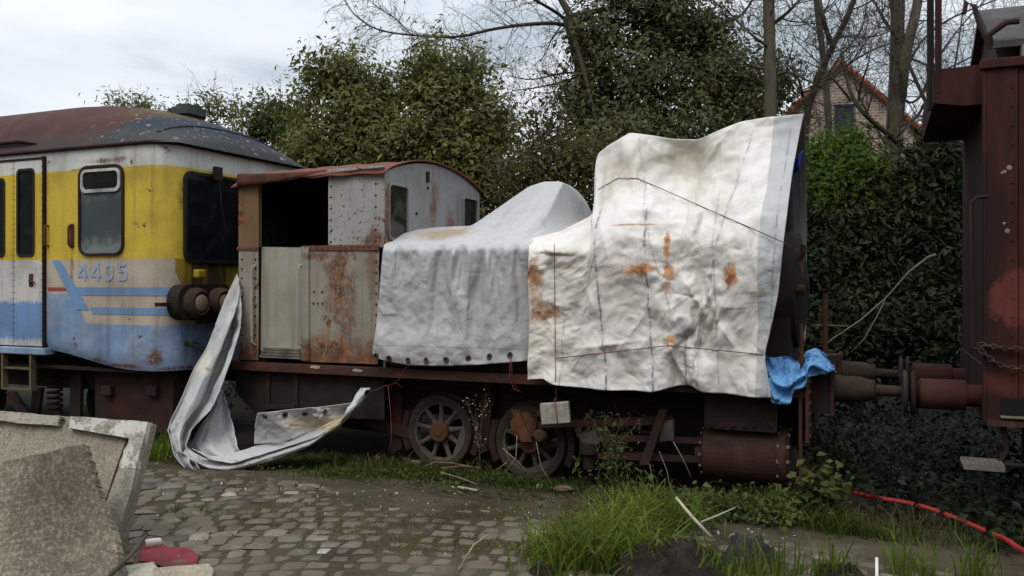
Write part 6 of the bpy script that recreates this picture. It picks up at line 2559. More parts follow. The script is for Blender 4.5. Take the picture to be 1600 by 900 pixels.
# bare branches thrown out from it to the left, over the sky
g = np.random.default_rng(33)
bt_root = empty("bare_tree", Matrix.Translation(W(905, 600, 17.2)), "leafless tree whose long thin branches sweep left over the sky above the evergreens", "tree")
b = MB()
Yt = 17.0
LIMB = [
    ([(960, 250), (950, 150), (925, 80), (895, 30), (870, -10), (850, -60)], .16, .05),
    ([(925, 75), (905, 45), (870, 35), (820, 38), (770, 45), (720, 58), (690, 58), (640, 55), (590, 48), (560, 30), (540, 8), (535, -10)], .050, .010),
    ([(905, 60), (880, 25), (850, 8), (820, -10), (780, -30)], .05, .015),
    ([(930, 110), (910, 118), (880, 128), (840, 137), (800, 142)], .035, .008),
    ([(925, 120), (890, 112), (860, 118), (830, 126), (790, 118)], .03, .007),
    ([(690, 58), (720, 62), (735, 70), (760, 95), (800, 108)], .014, .005),
    ([(640, 52), (620, 30), (600, 18), (580, 5), (570, -10)], .014, .005),
    ([(880, 36), (862, 60), (850, 90), (830, 105)], .018, .006),
    ([(960, 200), (985, 150), (1010, 110), (1050, 65), (1110, 40), (1160, 30), (1180, -10)], .08, .02),
    ([(1010, 110), (980, 95), (960, 90), (930, 120), (890, 160), (850, 200)], .03, .008),
]
for pts, r0, r1 in LIMB:
    pts = np.array(pts, float)
    R_ = resample(pts, len(pts) * 4, 0.03)
    wp = [W(x_, y_, Yt + 0.25 * math.sin(i * .35)) for i, (x_, y_) in enumerate(R_)]
    n = len(wp)
    rs = [r0 + (r1 - r0) * (i / (n - 1)) ** 0.8 for i in range(n)]
    b.tube(wp, rs, 7, cap=False)
    for i in range(2, n):
        for _ in range(2 if rs[i] < .06 else 1):
            if g.random() < 0.62:
                t = (wp[i] - wp[i - 1]).normalized()
                side = Vector(g.normal(0, 1, 3))
                side = (side - t * side.dot(t)).normalized()
                grow(b, wp[i], t * .6 + side * .9 + Vector((-.1, 0, -.08)), g.uniform(.25, .95), min(.011, rs[i] * .5), 2, g, up=-.01, wig=.32, minr=.0035, kids=(2, 4), n=5)
b.build("branches", B_TWIG, bt_root, smooth=True)
# a few hanging seed pods / dead leaves on the twigs
C = []
for _ in range(260):
    pts = LIMB[int(g.integers(1, 8))][0]
    i = int(g.integers(0, len(pts) - 1))
    t = g.random()
    C.append(W(pts[i][0] * (1 - t) + pts[i + 1][0] * t + g.normal(0, 26), pts[i][1] * (1 - t) + pts[i + 1][1] * t + abs(g.normal(0, 18)) - 6, Yt + g.normal(0, .3)))
C = np.array(C)
V, Fc = leaf_arrays(C, g.normal(size=C.shape), .085, g, .3, 1.5)
fast_mesh("dead_leaves", V, Fc, 3, G_OLIVE, bt_root)


def bare(name, label, limbs, Y, seed, twigs=.5, lvl=2, mat=B_TRUNK, tl=(.3, 1.1), up=.08):
    g = np.random.default_rng(seed)
    p = limbs[0][0][0]
    root = empty(name, Matrix.Translation(W(p[0], p[1], Y)), label, "tree", "bare trees on the right")
    bt_, bb = MB(), MB()
    for k, (pts, r0, r1) in enumerate(limbs):
        R_ = resample(np.array(pts, float), len(pts) * 4, 0.03)
        wp = [W(x_, y_, Y + 0.18 * math.sin(i * .4 + k)) for i, (x_, y_) in enumerate(R_)]
        n = len(wp)
        rs = [r0 + (r1 - r0) * (i / (n - 1)) for i in range(n)]
        (bt_ if r0 > .06 else bb).tube(wp, rs, 9 if r0 > .06 else 6, cap=False)
        for i in range(3, n):
            if wp[i].z < 2.6:
                continue
            if g.random() < twigs:
                t = (wp[i] - wp[i - 1]).normalized()
                side = Vector(g.normal(0, 1, 3))
                side = (side - t * side.dot(t)).normalized()
                grow(bb, wp[i], t * .5 + side * np.float64(1.0), g.uniform(*tl), min(.016, rs[i] * .45), lvl, g, up=up, wig=.28, minr=.004, kids=(2, 4), n=5)
    bt_.build("trunk", mat, root, smooth=True)
    bb.build("branches", B_TWIG, root, smooth=True)
    return root


bare("bare_tree", "straight bare trunk rising just behind the top of the white tarpaulin", [([(1204, 620), (1203, 300), (1204, 150), (1203, 60), (1200, -40)], .135, .10), ([(1208, 120), (1230, 110), (1260, 125), (1290, 140)], .03, .01), ([(1204, 40), (1225, 25), (1250, 0), (1270, -30)], .04, .02), ([(1204, 75), (1180, 60), (1150, 30), (1130, 10)], .03, .012)], 15.2, 41, .55, tl=(.4, 1.2))
bare("bare_tree", "forked dark bare tree in front of the brick gable, leaning right", [([(1258, 620), (1258, 300), (1258, 165), (1275, 130), (1300, 70), (1330, 20), (1345, -30)], .09, .05), ([(1258, 165), (1250, 130), (1243, 112), (1230, 100)], .035, .012), ([(1300, 70), (1290, 45), (1282, 10), (1278, -30)], .05, .03), ([(1310, 55), (1345, 60), (1380, 55), (1420, 30)], .02, .008), ([(1262, 150), (1300, 120), (1340, 90), (1375, 72), (1410, 62)], .03, .01)], 16.2, 42, 1.0, mat=B_DARK, tl=(.6, 1.6), lvl=3)
bare("bare_tree", "thick twin-stemmed bare trunk beside the right slope of the brick gable", [([(1388, 640), (1388, 420), (1392, 280), (1398, 180), (1402, 90), (1404, -40)], .19, .13), ([(1394, 230), (1408, 150), (1415, 80), (1432, 20), (1440, -40)], .13, .09), ([(1404, 140), (1420, 170), (1440, 150), (1470, 110), (1520, 90), (1570, 40)], .03, .01), ([(1402, 60), (1380, 30), (1360, -10)], .04, .02), ([(1398, 200), (1430, 190), (1452, 150), (1465, 120)], .035, .012), ([(1410, 120), (1440, 60), (1480, 30), (1530, 10), (1580, -10)], .03, .012), ([(1396, 250), (1370, 200), (1345, 160), (1330, 110), (1325, 60)], .03, .01), ([(1415, 90), (1450, 100), (1490, 140), (1530, 150)], .025, .01)], 17.5, 43, .95, tl=(.4, 1.5))
bare("bare_tree", "thinner bare stem behind the gable window, left of the thick twin trunk", [([(1298, 620), (1297, 300), (1296, 200), (1290, 110), (1282, 60), (1272, -30)], .10, .06), ([(1292, 120), (1310, 90), (1330, 70), (1350, 40), (1355, 0)], .03, .012)], 18.5, 44, 1.0, tl=(.6, 1.7), lvl=3)
bare("bare_tree", "slanting bare limb crossing below the brick gable towards the dark hedge", [([(1478, 520), (1462, 420), (1450, 330), (1430, 250), (1395, 215), (1350, 180), (1330, 155), (1322, 120), (1315, 80)], .085, .022), ([(1340, 168), (1345, 130), (1358, 100), (1362, 60)], .025, .008), ([(1330, 158), (1300, 120), (1270, 100), (1240, 90)], .02, .006), ([(1400, 215), (1420, 195), (1455, 180), (1480, 190)], .02, .007)], 13.6, 45, .8, mat=B_DARK)
bare("bare_tree", "outer bare tree whose twigs fan out over the red-brown canopy", [([(1490, 600), (1485, 300), (1470, 200), (1440, 150), (1420, 100), (1395, 40), (1385, -30)], .07, .03), ([(1480, 240), (1500, 150), (1530, 90), (1570, 60), (1620, 30)], .04, .015), ([(1470, 200), (1490, 120), (1500, 50), (1510, -20)], .035, .015), ([(1440, 150), (1470, 80), (1510, 30), (1560, -20)], .03, .012)], 20, 46, .9, tl=(.5, 1.4), mat=B_DARK)

# fresh green shrub by the tarpaulin and the dark hedge behind everything
tree("shrub", "fresh bright green shrub right behind the edge of the white tarpaulin", "shrub", tk(1300, 13.6, 2.7, .05),
     ell_px([(1300, 255, 52, 50, 13.6, .6), (1345, 275, 40, 45, 13.5, .6), (1280, 300, 45, 50, 13.4, .6), (1320, 230, 30, 30, 13.8, .4), (1375, 310, 40, 42, 13.2, .5)]), 8500, .10, G_BRIGHT, seed=51, sprigs=5, spread=.14)
HED = [
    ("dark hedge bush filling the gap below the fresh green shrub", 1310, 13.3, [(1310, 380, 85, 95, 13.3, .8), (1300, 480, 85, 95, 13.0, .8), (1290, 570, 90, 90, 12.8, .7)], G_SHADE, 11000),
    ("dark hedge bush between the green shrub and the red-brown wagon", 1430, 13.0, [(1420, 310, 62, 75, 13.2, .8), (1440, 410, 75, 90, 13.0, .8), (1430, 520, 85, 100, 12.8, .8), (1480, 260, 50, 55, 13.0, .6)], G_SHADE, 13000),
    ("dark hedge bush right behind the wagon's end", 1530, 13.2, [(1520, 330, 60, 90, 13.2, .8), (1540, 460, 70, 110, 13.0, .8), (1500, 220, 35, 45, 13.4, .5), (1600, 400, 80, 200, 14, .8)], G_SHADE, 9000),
    ("dark bush hidden mostly by the white tarpaulin, below the ivy-clad tree", 1100, 14.4, [(1100, 330, 150, 90, 14.4, .8), (960, 330, 90, 90, 14.2, .7), (1180, 300, 80, 80, 14.2, .7), (1100, 480, 180, 110, 14.0, .8)], G_IVY, 12000),
    ("dark bush behind the grey tarpaulin and the cab", 780, 15.2, [(800, 380, 130, 90, 15.2, .8), (680, 400, 130, 100, 15.4, .8), (800, 520, 200, 110, 15, .8)], G_IVY, 9000),
    ("dark bush seen low in the gap between railcar and cab", 480, 17, [(480, 330, 110, 90, 17, .8), (420, 450, 150, 130, 17, .8), (560, 480, 130, 120, 17, .8)], G_IVY, 6000),
]
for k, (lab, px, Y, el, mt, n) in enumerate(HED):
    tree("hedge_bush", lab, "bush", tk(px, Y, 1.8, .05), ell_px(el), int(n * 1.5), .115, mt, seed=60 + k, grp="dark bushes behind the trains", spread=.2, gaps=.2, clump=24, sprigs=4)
# far belt of trees closing the view near the ground
g = np.random.default_rng(88)
C, Nn = [], []
for k in range(46):
    x = -34 + k * 1.75 + g.normal(0, .4)
    Y = 30 + g.normal(0, 1.5) + (4 if x > 5 else 0)
    h = g.uniform(2.2, 3.0) + (0.8 if x < -5 else 0)
    c_, n_ = crown_points([((x, Y, h * .7), (1.6, 1.4, h))], 420, g, 14, .35)
    C.append(c_)
    Nn.append(n_)
C, Nn = np.concatenate(C), np.concatenate(Nn)
V, Fc = leaf_arrays(C, Nn, .34, g)
o = fast_mesh("far_thicket", V, Fc, 3, G_IVY)
tag(o, "dark thicket far behind the trains, glimpsed through gaps", "thicket", kind="stuff")

# dead branch lying in the dark gap
g = np.random.default_rng(91)
b = MB()
Y = 11.4
mn = [W(x_, y_, Y) for x_, y_ in ((1462, 398), (1450, 402), (1420, 425), (1385, 465), (1345, 500), (1300, 530), (1288, 540))]
b.tube(mn, [.018, .016, .014, .012, .011, .009, .006], 6)
b.tube([W(x_, y_, Y) for x_, y_ in ((1383, 468), (1370, 495), (1350, 530), (1330, 550))], [.010, .009, .008, .005], 5)
b.tube([W(x_, y_, Y) for x_, y_ in ((1325, 510), (1290, 508), (1268, 508))], [.008, .006, .004], 5)
o = b.build("dead_branch", B_STICK if False else plain_rust("pale dead wood", (0.08, 0.07, 0.055), (0.18, 0.155, 0.12)), smooth=True)
tag(o, "pale forked dead branch leaning in the dark gap left of the wagon", "branch")

# ------------------------------------------------------------------ the houses behind
def brick_mat():
    m = Mat("weathered brick", 0.85, 0.25)
    x, y, z = m.xyz()
    cv = m.node("ShaderNodeCombineXYZ")
    m.put(cv.inputs[0], m.math('ADD', x, y))
    m.put(cv.inputs[1], z)
    br = m.node("ShaderNodeTexBrick")
    m.put(br.inputs["Vector"], cv.outputs[0])
    br.inputs["Scale"].default_value = 1.0
    br.inputs["Brick Width"].default_value = 0.30
    br.inputs["Row Height"].default_value = 0.115
    br.inputs["Mortar Size"].default_value = 0.016
    br.inputs["Color1"].default_value = (0.20, 0.125, 0.095, 1)
    br.inputs["Color2"].default_value = (0.33, 0.225, 0.18, 1)
    br.inputs["Mortar"].default_value = (0.40, 0.37, 0.33, 1)
    c = m.mix(m.math('MULTIPLY', m.noise(2, 5), .35), br.outputs["Color"], (0.22, 0.17, 0.13))
    m.color(c)
    m.bump(br.outputs["Fac"], -0.4, 0.01)
    return m.done()


YH = 34.0
ax_ = W(1314, 106, YH)
HB = Matrix.Translation((ax_.x, YH, 0)) @ Matrix.Rotation(math.radians(-12), 4, 'Z')
house = empty("brick_house", HB, "brick house gable with an orange tiled verge, seen through bare trees", "house")
hz, hw_ = ax_.z, 4.4
ez = hz - 4.15
K_BRICK = brick_mat()
wx0, wx1 = (1303 - 1314) / F * YH, (1336 - 1314) / F * YH
wz0, wz1 = EYE - (210 - HZ) / F * YH, EYE - (163 - HZ) / F * YH
b = MB(HB)
b.prism([[(-hw_, 0), (hw_, 0), (hw_, ez), (0, hz), (-hw_, ez)], [(wx0, wz0), (wx1, wz0), (wx1, wz1), (wx0, wz1)]], lambda a, c_, t: (a, t, c_), 0, .3)
b.box((-hw_, .3, 0), (-hw_ + .3, 9, ez))
b.box((hw_ - .3, .3, 0), (hw_, 9, ez))
b.build("wall", K_BRICK, house)
m = Mat("orange roof tiles", 0.8, 0.3)
wv = m.noise(3, 4)
m.color(m.ramp(m.noise(6, 6), [(0.3, (0.22, 0.065, 0.03)), (0.7, (0.40, 0.13, 0.06))]))
K_TILE = m.done()
b = MB(HB)
for sg in (-1, 1):
    b.prism([[(0, hz), (0, hz + .26), (sg * (hw_ + .35), ez - .33 + .26), (sg * (hw_ + .35), ez - .33)]], lambda a, c_, t: (a, t, c_), -.12, 9.2)
rf = b.build("roof", K_TILE, house)
b = MB(HB)
for sg in (-1, 1):
    n = 16
    for k in range(n):
        t0 = k / n
        b.lathe([(.13, 0), (.11, .42)], (sg * (hw_ + .3) * t0, -.13, hz + .2 - (hz - ez + .33) * t0), (sg * hw_, 0, -(hz - ez)), 8)
b.build("verge_tiles", K_TILE, rf)
b = MB(HB)
b.prism([[(wx0, wz0), (wx1, wz0), (wx1, wz1), (wx0, wz1)], [(wx0 + .07, wz0 + .07), (wx1 - .07, wz0 + .07), (wx1 - .07, wz1 - .07), (wx0 + .07, wz1 - .07)]], lambda a, c_, t: (a, t, c_), .06, .12)
wn = b.build("window", plain_rust("grey window frame", (0.10, 0.11, 0.12), (0.17, 0.18, 0.19)), house)
b = MB(HB)
b.box((wx0 + .05, .10, wz0 + .05), (wx1 - .05, .11, wz1 - .05))
b.build("pane", glass_dark("blue grey pane", (0.03, 0.037, 0.045), .1, .5, (.10, .11, .13)), wn)

p_ = W(1462, 196, 42)
HB2 = Matrix.Translation((p_.x, 42, 0)) @ Matrix.Rotation(math.radians(10), 4, 'Z')
h2 = empty("white_house", HB2, "pale rendered gable half hidden between the brick house and the wagon", "house")
K_WHITE = plain_rust("white render", (0.55, 0.55, 0.53), (0.66, 0.66, 0.64))
b = MB(HB2)
b.prism([[(-1.6, 0), (3.4, 0), (3.4, p_.z - 3.2), (.4, p_.z + .2), (-1.6, p_.z - 2.0)]], lambda a, c_, t: (a, t, c_), 0, 7)
b.build("wall", K_WHITE, h2)
b = MB(HB2)
b.prism([[(.4, p_.z + .2), (.4, p_.z + .4), (-1.9, p_.z - 2.1), (-1.9, p_.z - 2.3)]], lambda a, c_, t: (a, t, c_), -.15, 7.2)
b.prism([[(.4, p_.z + .2), (3.7, p_.z - 3.5), (3.7, p_.z - 3.3), (.4, p_.z + .4)]], lambda a, c_, t: (a, t, c_), -.15, 7.2)
b.build("roof", K_VENT, h2)

# ------------------------------------------------------------------ grass and weeds
def blades(C, H, g, wd=.006, bend=.45):
    """C (n,3) roots, H (n,) heights -> tapered bent blades"""
    n = len(C)
    a = g.uniform(0, 2 * math.pi, n)
    dirv = np.stack([np.cos(a), np.sin(a), np.zeros(n)], 1)
    a2 = g.uniform(0, 2 * math.pi, n)
    wv = np.stack([np.cos(a2), np.sin(a2), np.zeros(n)], 1) * (wd * g.uniform(.6, 1.4, n))[:, None]
    bd = (bend * g.uniform(.2, 1.3, n) * H)[:, None]
    H = H[:, None]
    up = np.array([[0, 0, 1.0]])
    p1 = C + up * H * .5 + dirv * bd * .22
    p2 = C + up * H * .85 + dirv * bd * .62
    p3 = C + up * H * (1.0 - .25 * bd / np.maximum(H, 1e-6)) + dirv * bd * 1.15
    V = np.stack([C - wv, C + wv, p1 - wv * .85, p1 + wv * .85, p2 - wv * .55, p2 + wv * .55, p3], 1).reshape(-1, 3)
    i = np.arange(n)[:, None] * 7
    T = np.concatenate([i, i + 1, i + 3, i, i + 3, i + 2, i + 2, i + 3, i + 5, i + 2, i + 5, i + 4, i + 4, i + 5, i + 6], 1).reshape(-1)
    return V, T


def gmat(name, cols):
    m = leafy(name, cols, .3, .55, .2)
    return m


G_GRASS = gmat("green grass", [(0.026, 0.039, 0.010), (0.050, 0.071, 0.015), (0.078, 0.098, 0.022), (0.144, 0.132, 0.050)])
G_GRASSB = gmat("lush grass", [(0.041, 0.065, 0.011), (0.086, 0.124, 0.020), (0.135, 0.183, 0.029), (0.224, 0.241, 0.061)])
G_DRY = gmat("dry brown grass", [(0.05, 0.04, 0.018), (0.09, 0.07, 0.03), (0.14, 0.11, 0.05), (0.07, 0.075, 0.025)])


def ground_pt(px, py, dz=0.0):
    """ground point seen at a pixel"""
    z = 0.0
    for _ in range(6):
        Y = (EYE - z) * F / max(py - HZ, 1)
        x = (px - 800) / F * Y
        z = gz(x, Y)
    return Vector((x, Y, z + dz))


def scatter(n, area, g, tuft=8, tsp=.05):
    """area: list of (px, py, rx, ry) ellipses on the ground seen in the photo; weights by size"""
    wts = np.array([a[2] * a[3] for a in area], float)
    wts /= wts.sum()
    k = n // tuft
    out = []
    for a, w_ in zip(area, wts):
        m_ = max(1, int(k * w_))
        c = ground_pt(a[0], a[1])
        rx = a[2] / F * c.y
        ry = a[3] / F * c.y ** 2 / (EYE - c.z)
        th = g.uniform(0, 2 * math.pi, m_)
        r_ = np.sqrt(g.random(m_)) * (1 + g.normal(0, .18, m_))
        x = c.x + rx * r_ * np.cos(th)
        y = c.y + ry * r_ * np.sin(th)
        P = np.stack([np.repeat(x, tuft), np.repeat(y, tuft)], 1) + g.normal(0, tsp, (m_ * tuft, 2))
        out.append(P)
    P = np.concatenate(out)
    return np.stack([P[:, 0], P[:, 1], ground_z(P[:, 0], P[:, 1]) - .01], 1)


HOSE_PX = [(1262, 735), (1285, 748), (1320, 765), (1355, 782), (1400, 790), (1440, 797), (1475, 808), (1510, 822), (1540, 838), (1570, 853), (1610, 878), (1660, 905)]


def hose_row(px):
    return float(np.interp(px, [p[0] for p in HOSE_PX], [p[1] for p in HOSE_PX]))


def grass(name, label, area, n, h, mat, seed, wd=.006, bend=.5, tuft=8, tsp=.05):
    g = np.random.default_rng(seed)
    C = scatter(n, area, g, tuft, tsp)
    px = C[:, 0] / C[:, 1] * F + 800
    dy = HZ + (EYE - C[:, 2]) * F / C[:, 1] - np.interp(px, [p[0] for p in HOSE_PX], [p[1] for p in HOSE_PX])
    keep = ~((px > 1262) & (dy > -4) & (dy < 58) & (g.random(len(C)) < .93))
    C = C[keep]
    H = g.uniform(.35, 1.15, len(C)) * h * np.repeat(g.uniform(.6, 1.2, len(C) // tuft + 1), tuft)[:len(C)]
    V, T = blades(C, H, g, wd, bend)
    o = fast_mesh(name, V, T, 3, mat)
    return tag(o, label, "grass", kind="stuff")


grass("grass", "short grass and weeds in the strip between cobbles and wheels",
      [(500, 722, 70, 8), (570, 728, 70, 9), (640, 735, 70, 10), (700, 740, 60, 9), (760, 748, 50, 8), (450, 725, 40, 5), (820, 757, 40, 6), (880, 765, 40, 8), (610, 742, 120, 8)], 8500, .10, G_GRASS, 101, .0045, .8, 6, .07)
grass("grass", "tuft of fresh grass between the concrete slab and the hanging tarpaulin", [(248, 715, 18, 7), (252, 704, 16, 6)], 1300, .20, G_GRASSB, 102, .005)
grass("grass", "lush long grass on the right in front of the weeds",
      [(885, 884, 55, 12), (955, 845, 45, 13), (1000, 818, 50, 10), (920, 866, 50, 13), (1050, 822, 35, 7), (980, 884, 50, 10), (1000, 795, 35, 6)], 1900, .30, G_GRASSB, 103, .0068, 1.0, 7, .10)
grass("grass", "straggling grass along the right edge of the cobbles",
      [(1240, 802, 60, 9), (1330, 825, 70, 10), (1420, 840, 70, 9), (1490, 852, 50, 8), (1190, 795, 40, 7), (1560, 850, 40, 10)], 5200, .21, G_GRASS, 104, .0052, .9, 7, .09)
grass("grass", "dry straw-coloured grass along the weeds on the right",
      [(1260, 805, 80, 9), (1400, 825, 110, 14), (1130, 800, 60, 8)], 3600, .20, G_DRY, 109, .004, .9, 6, .08)
grass("grass", "tall single blades in the right foreground",
      [(1220, 905, 30, 8), (1150, 905, 60, 8), (1060, 900, 60, 8), (1420, 900, 30, 10), (1500, 905, 40, 8), (1290, 905, 40, 6), (1580, 890, 30, 10)], 500, .30, G_GRASSB, 105, .006, .5, 8, .06)
grass("moss", "brown dry moss and grass in the cobble joints",
      [(590, 808, 60, 8), (640, 815, 70, 10), (430, 815, 90, 14), (350, 830, 60, 10), (520, 830, 90, 12), (460, 790, 80, 8), (760, 800, 90, 14), (700, 850, 120, 16)], 17000, .026, G_DRY, 106, .003, 1.0, 10, .07)
grass("moss", "small green tufts scattered over the cobbles",
      [(650, 868, 5, 3), (560, 795, 8, 3), (420, 765, 40, 3), (700, 760, 80, 4), (680, 785, 6, 2), (300, 800, 60, 10), (820, 780, 40, 5)], 1100, .04, G_GRASS, 107, .004, .9, 10, .03)


def plant(name, label, cat, stems, leaf, n, mat, seed, grp=None, spread=.05, asp=.5, kind=None):
    """stems: list of polylines of (px, py, Y); leaves along them"""
    g = np.random.default_rng(seed)
    b = MB()
    C = []
    for st_ in stems:
        wp = [W(*p) for p in st_]
        R_ = resample(np.array([list(p) for p in wp]), 14, .05)
        b.tube(R_.tolist(), [.007 * (1 - .7 * i / 13) for i in range(14)], 4, cap=False)
        k = max(1, n // len(stems))
        t = g.random(k) ** .75
        P = np.stack([np.interp(t, np.linspace(0, 1, 14), R_[:, j]) for j in range(3)], 1)
        C.append(P + g.normal(0, spread, P.shape))
    C = np.concatenate(C)
    p0 = W(*stems[0][0])
    root = empty(name, Matrix.Translation(p0), label, cat, grp)
    if kind:
        root["kind"] = kind
    b.build("stems", B_TWIG, root, smooth=True)
    V, Fc = leaf_arrays(C, g.normal(size=C.shape) * .6 + np.array([0, -.4, .8]), leaf, g, asp)
    fast_mesh("leaves", V, Fc, 3, mat, root)
    return root


grass("grass", "dead straw-coloured blades mixed into the lush grass on the right",
      [(960, 830, 80, 24), (900, 870, 60, 16), (1040, 810, 70, 14), (700, 740, 160, 8)], 1300, .24, G_DRY, 110, .004, 1.1, 5, .09)
g = np.random.default_rng(120)
C = []
for px, py, rx, ry, n_ in ((980, 822, 70, 14, 110), (1060, 808, 60, 8, 100), (900, 860, 50, 20, 40), (560, 728, 110, 8, 60), (760, 748, 90, 8, 50), (1240, 815, 60, 8, 30)):
    for k in range(n_):
        p = ground_pt(px + g.normal(0, rx * .6), py + g.normal(0, ry * .5))
        C.append(np.array([p.x, p.y, p.z + g.uniform(.01, .10 if px > 800 else .05)]) + g.normal(0, .035, (8, 3)) * np.array([1, 1, .5]))
C = np.concatenate(C)
V, Fc = leaf_arrays(C, g.normal(size=C.shape) * .5 + np.array([0, -.3, .9]), .07, g, .55)
o = fast_mesh("broad_leaved_weeds", V, Fc, 3, G_BRAMBLE)
tag(o, "broad-leaved weeds mixed into the grass along the verge", "weeds", kind="stuff")
# willowy weed in front of the rods
plant("weed", "leafy pale green weed growing in front of the connecting rods", "weed",
      [[(970, 790, 7.9), (950, 740, 7.95), (955, 690, 8.0), (945, 650, 8.0)], [(965, 790, 7.9), (985, 740, 7.9), (968, 700, 7.9), (940, 670, 7.9)], [(960, 795, 7.85), (930, 760, 7.8), (940, 720, 7.85), (960, 705, 7.9)], [(970, 795, 7.85), (1000, 760, 7.8), (1020, 740, 7.8)], [(960, 790, 7.85), (980, 765, 7.8), (955, 735, 7.8), (975, 690, 7.9)], [(960, 785, 7.8), (945, 775, 7.7), (915, 770, 7.7)]],
      .055, 620, G_BRAMBLE, 121, spread=.045, asp=.36)
plant("weed", "reddish dead weed with curled seed heads above the pale green weed", "weed",
      [[(950, 700, 8.05), (940, 670, 8.1), (950, 648, 8.1)], [(950, 700, 8.05), (970, 665, 8.1), (985, 650, 8.1)], [(945, 700, 8.05), (930, 660, 8.1), (915, 645, 8.1)], [(955, 700, 8.05), (990, 670, 8.0), (1000, 655, 8.0)]], .05, 200, G_OLIVE, 122, spread=.05, asp=.2)
st_ = []
for k in range(34):
    px = 1040 + g.random() * 200
    py = 792 + (px - 1040) * .04 + g.random() * 16
    Y = 7.5 + g.normal(0, .12)
    st_.append([(px, py + 12, Y - .15), (px + g.normal(0, 14), py - 8, Y), (px + g.normal(0, 24), py - 12 - g.random() * 12, Y + .1)])
plant("bramble", "low bramble with many small leaves at the foot of the cylinder", "bramble", st_, .062, 2400, G_BRAMBLE, 123, spread=.07, asp=.62)
st_ = []
for k in range(9):
    px = 1255 + g.random() * 45
    py = 790 - g.random() * 18
    Y = 7.4 + g.normal(0, .1)
    st_.append([(px, py + 6, Y), (px + g.normal(0, 8), py - 20, Y), (px + g.normal(0, 12), py - 36 - g.random() * 14, Y)])
plant("bramble", "dark broad-leaved bramble right of the cylinder by the red hose", "bramble", st_, .085, 330, G_BRAMBLE, 124, spread=.06, asp=.7)
plant("weed", "single bright green sprig beside the second wheel", "weed", [[(905, 740, 8.6), (900, 725, 8.6), (898, 714, 8.6)]], .075, 14, G_BRIGHT, 125, spread=.03, asp=.55)
plant("weed", "thin dry weed with tiny pods in front of the first gap between the wheels", "weed", [[(750, 720, 9.0), (746, 670, 9.05), (742, 625, 9.1)], [(750, 700, 9.0), (752, 660, 9.0), (760, 615, 9.0)], [(748, 690, 9.0), (738, 650, 9.0), (726, 620, 9.0)]], .022, 90, B_STRAW, 126, spread=.03, asp=.6)
# nettles / ivy floor to the right, with the hedge's shade put into the leaf colour
C = []
for k in range(330):
    px, py = g.uniform(1270, 1620), 0
    Y = g.uniform(6.6, 12.4)
    x = (px - 800) / F * Y
    if HZ + 1.9 * F / Y > hose_row(px) - 6:
        continue
    if track_d(x, Y) < -0.95 + .4 * math.sin(px * .05):
        continue
    z = gz(x, Y)
    hgt = g.uniform(.03, .38) * (1.0 if track_d(x, Y) > .0 else .5)
    C.append(np.array([x, Y, z + hgt]) + g.normal(0, .09, (22, 3)) * np.array([1, 1, .6]))
for k in range(330):  # extra dark clumps, added to blacken the gap behind the trains
    p = TW(g.uniform(-7, 4), g.uniform(2.7, 6.5), 0)
    C.append(np.array([p.x, p.y, gz(p.x, p.y) + g.uniform(.02, .30)]) + g.normal(0, .10, (22, 3)) * np.array([1, 1, .7]))
C = np.concatenate(C)
V, Fc = leaf_arrays(C, g.normal(size=C.shape) * .5 + np.array([0, -.3, .9]), .085, g, .6)
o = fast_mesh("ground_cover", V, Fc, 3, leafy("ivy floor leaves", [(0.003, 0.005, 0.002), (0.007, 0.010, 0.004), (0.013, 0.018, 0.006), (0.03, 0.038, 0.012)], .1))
tag(o, "dark ivy and nettles covering the ground around the buffers", "ground cover", kind="stuff")
C = []
for k in range(330):
    s_, d_ = g.uniform(-4.5, 4.0), g.uniform(-.75, .25)
    p = TW(s_, d_, 0)
    C.append(np.array([p.x, p.y, gz(p.x, p.y) + g.uniform(0, .07)]) + g.normal(0, .05, (9, 3)) * np.array([1, 1, .4]))
C = np.concatenate(C)
V, Fc = leaf_arrays(C, g.normal(size=C.shape) * .5 + np.array([0, -.2, .9]), .04, g, .6)
o = fast_mesh("low_weeds", V, Fc, 3, G_BRAMBLE)
tag(o, "tiny-leaved weeds creeping along the foot of the locomotive", "weeds", kind="stuff")


# ------------------------------------------------------------------ foreground: slabs, cloth, sticks, soil, hose
def concrete(name, a, b_, pebble=26, white=0.0, dark=0.4, stain=None):
    m = Mat(name, 0.9, 0.25)
    n = m.noise(9, 6, 0.65)
    c = m.ramp(n, [(0.3, a), (0.7, b_)])
    p1 = m.noise(pebble, 3, 0.5, 0.6)
    p2 = m.noise(pebble * .55, 4, 0.6, 0.3)
    c = m.mix(m.math('MULTIPLY', m.step(p1, 0.48, 0.66), .7), c, m.mix(m.noise(3, 3), (0.46, 0.40, 0.29), (0.36, 0.31, 0.22)))
    c = m.mix(m.math('MULTIPLY', m.step(p2, 0.56, 0.64), .7), c, (0.13, 0.115, 0.09))
    vd = p1
    c = m.mix(m.math('MULTIPLY', m.step(m.noise(1.9, 5, 0.6, 0.6), 0.46, 0.64), dark), c, (0.075, 0.066, 0.052))
    if stain:
        c = m.mix(m.math('MULTIPLY', m.blob(*stain, 1.3, .5, 4), .75), c, m.ramp(p1, [(.35, (0.035, 0.03, 0.024)), (.65, (0.10, 0.085, 0.065))]))
    if white:
        k = m.step(m.noise(7, 6, 0.7), 0.60 - white * .3, 0.62 - white * .3)
        c = m.mix(k, c, m.mix(m.noise(5, 4), (0.40, 0.375, 0.33), (0.60, 0.58, 0.53)))
    m.color(c)
    h = m.math('ADD', m.math('MULTIPLY', vd, 1.2), m.noise(90, 5, .7))
    m.bump(h, 0.5, 0.008)
    return m.done()


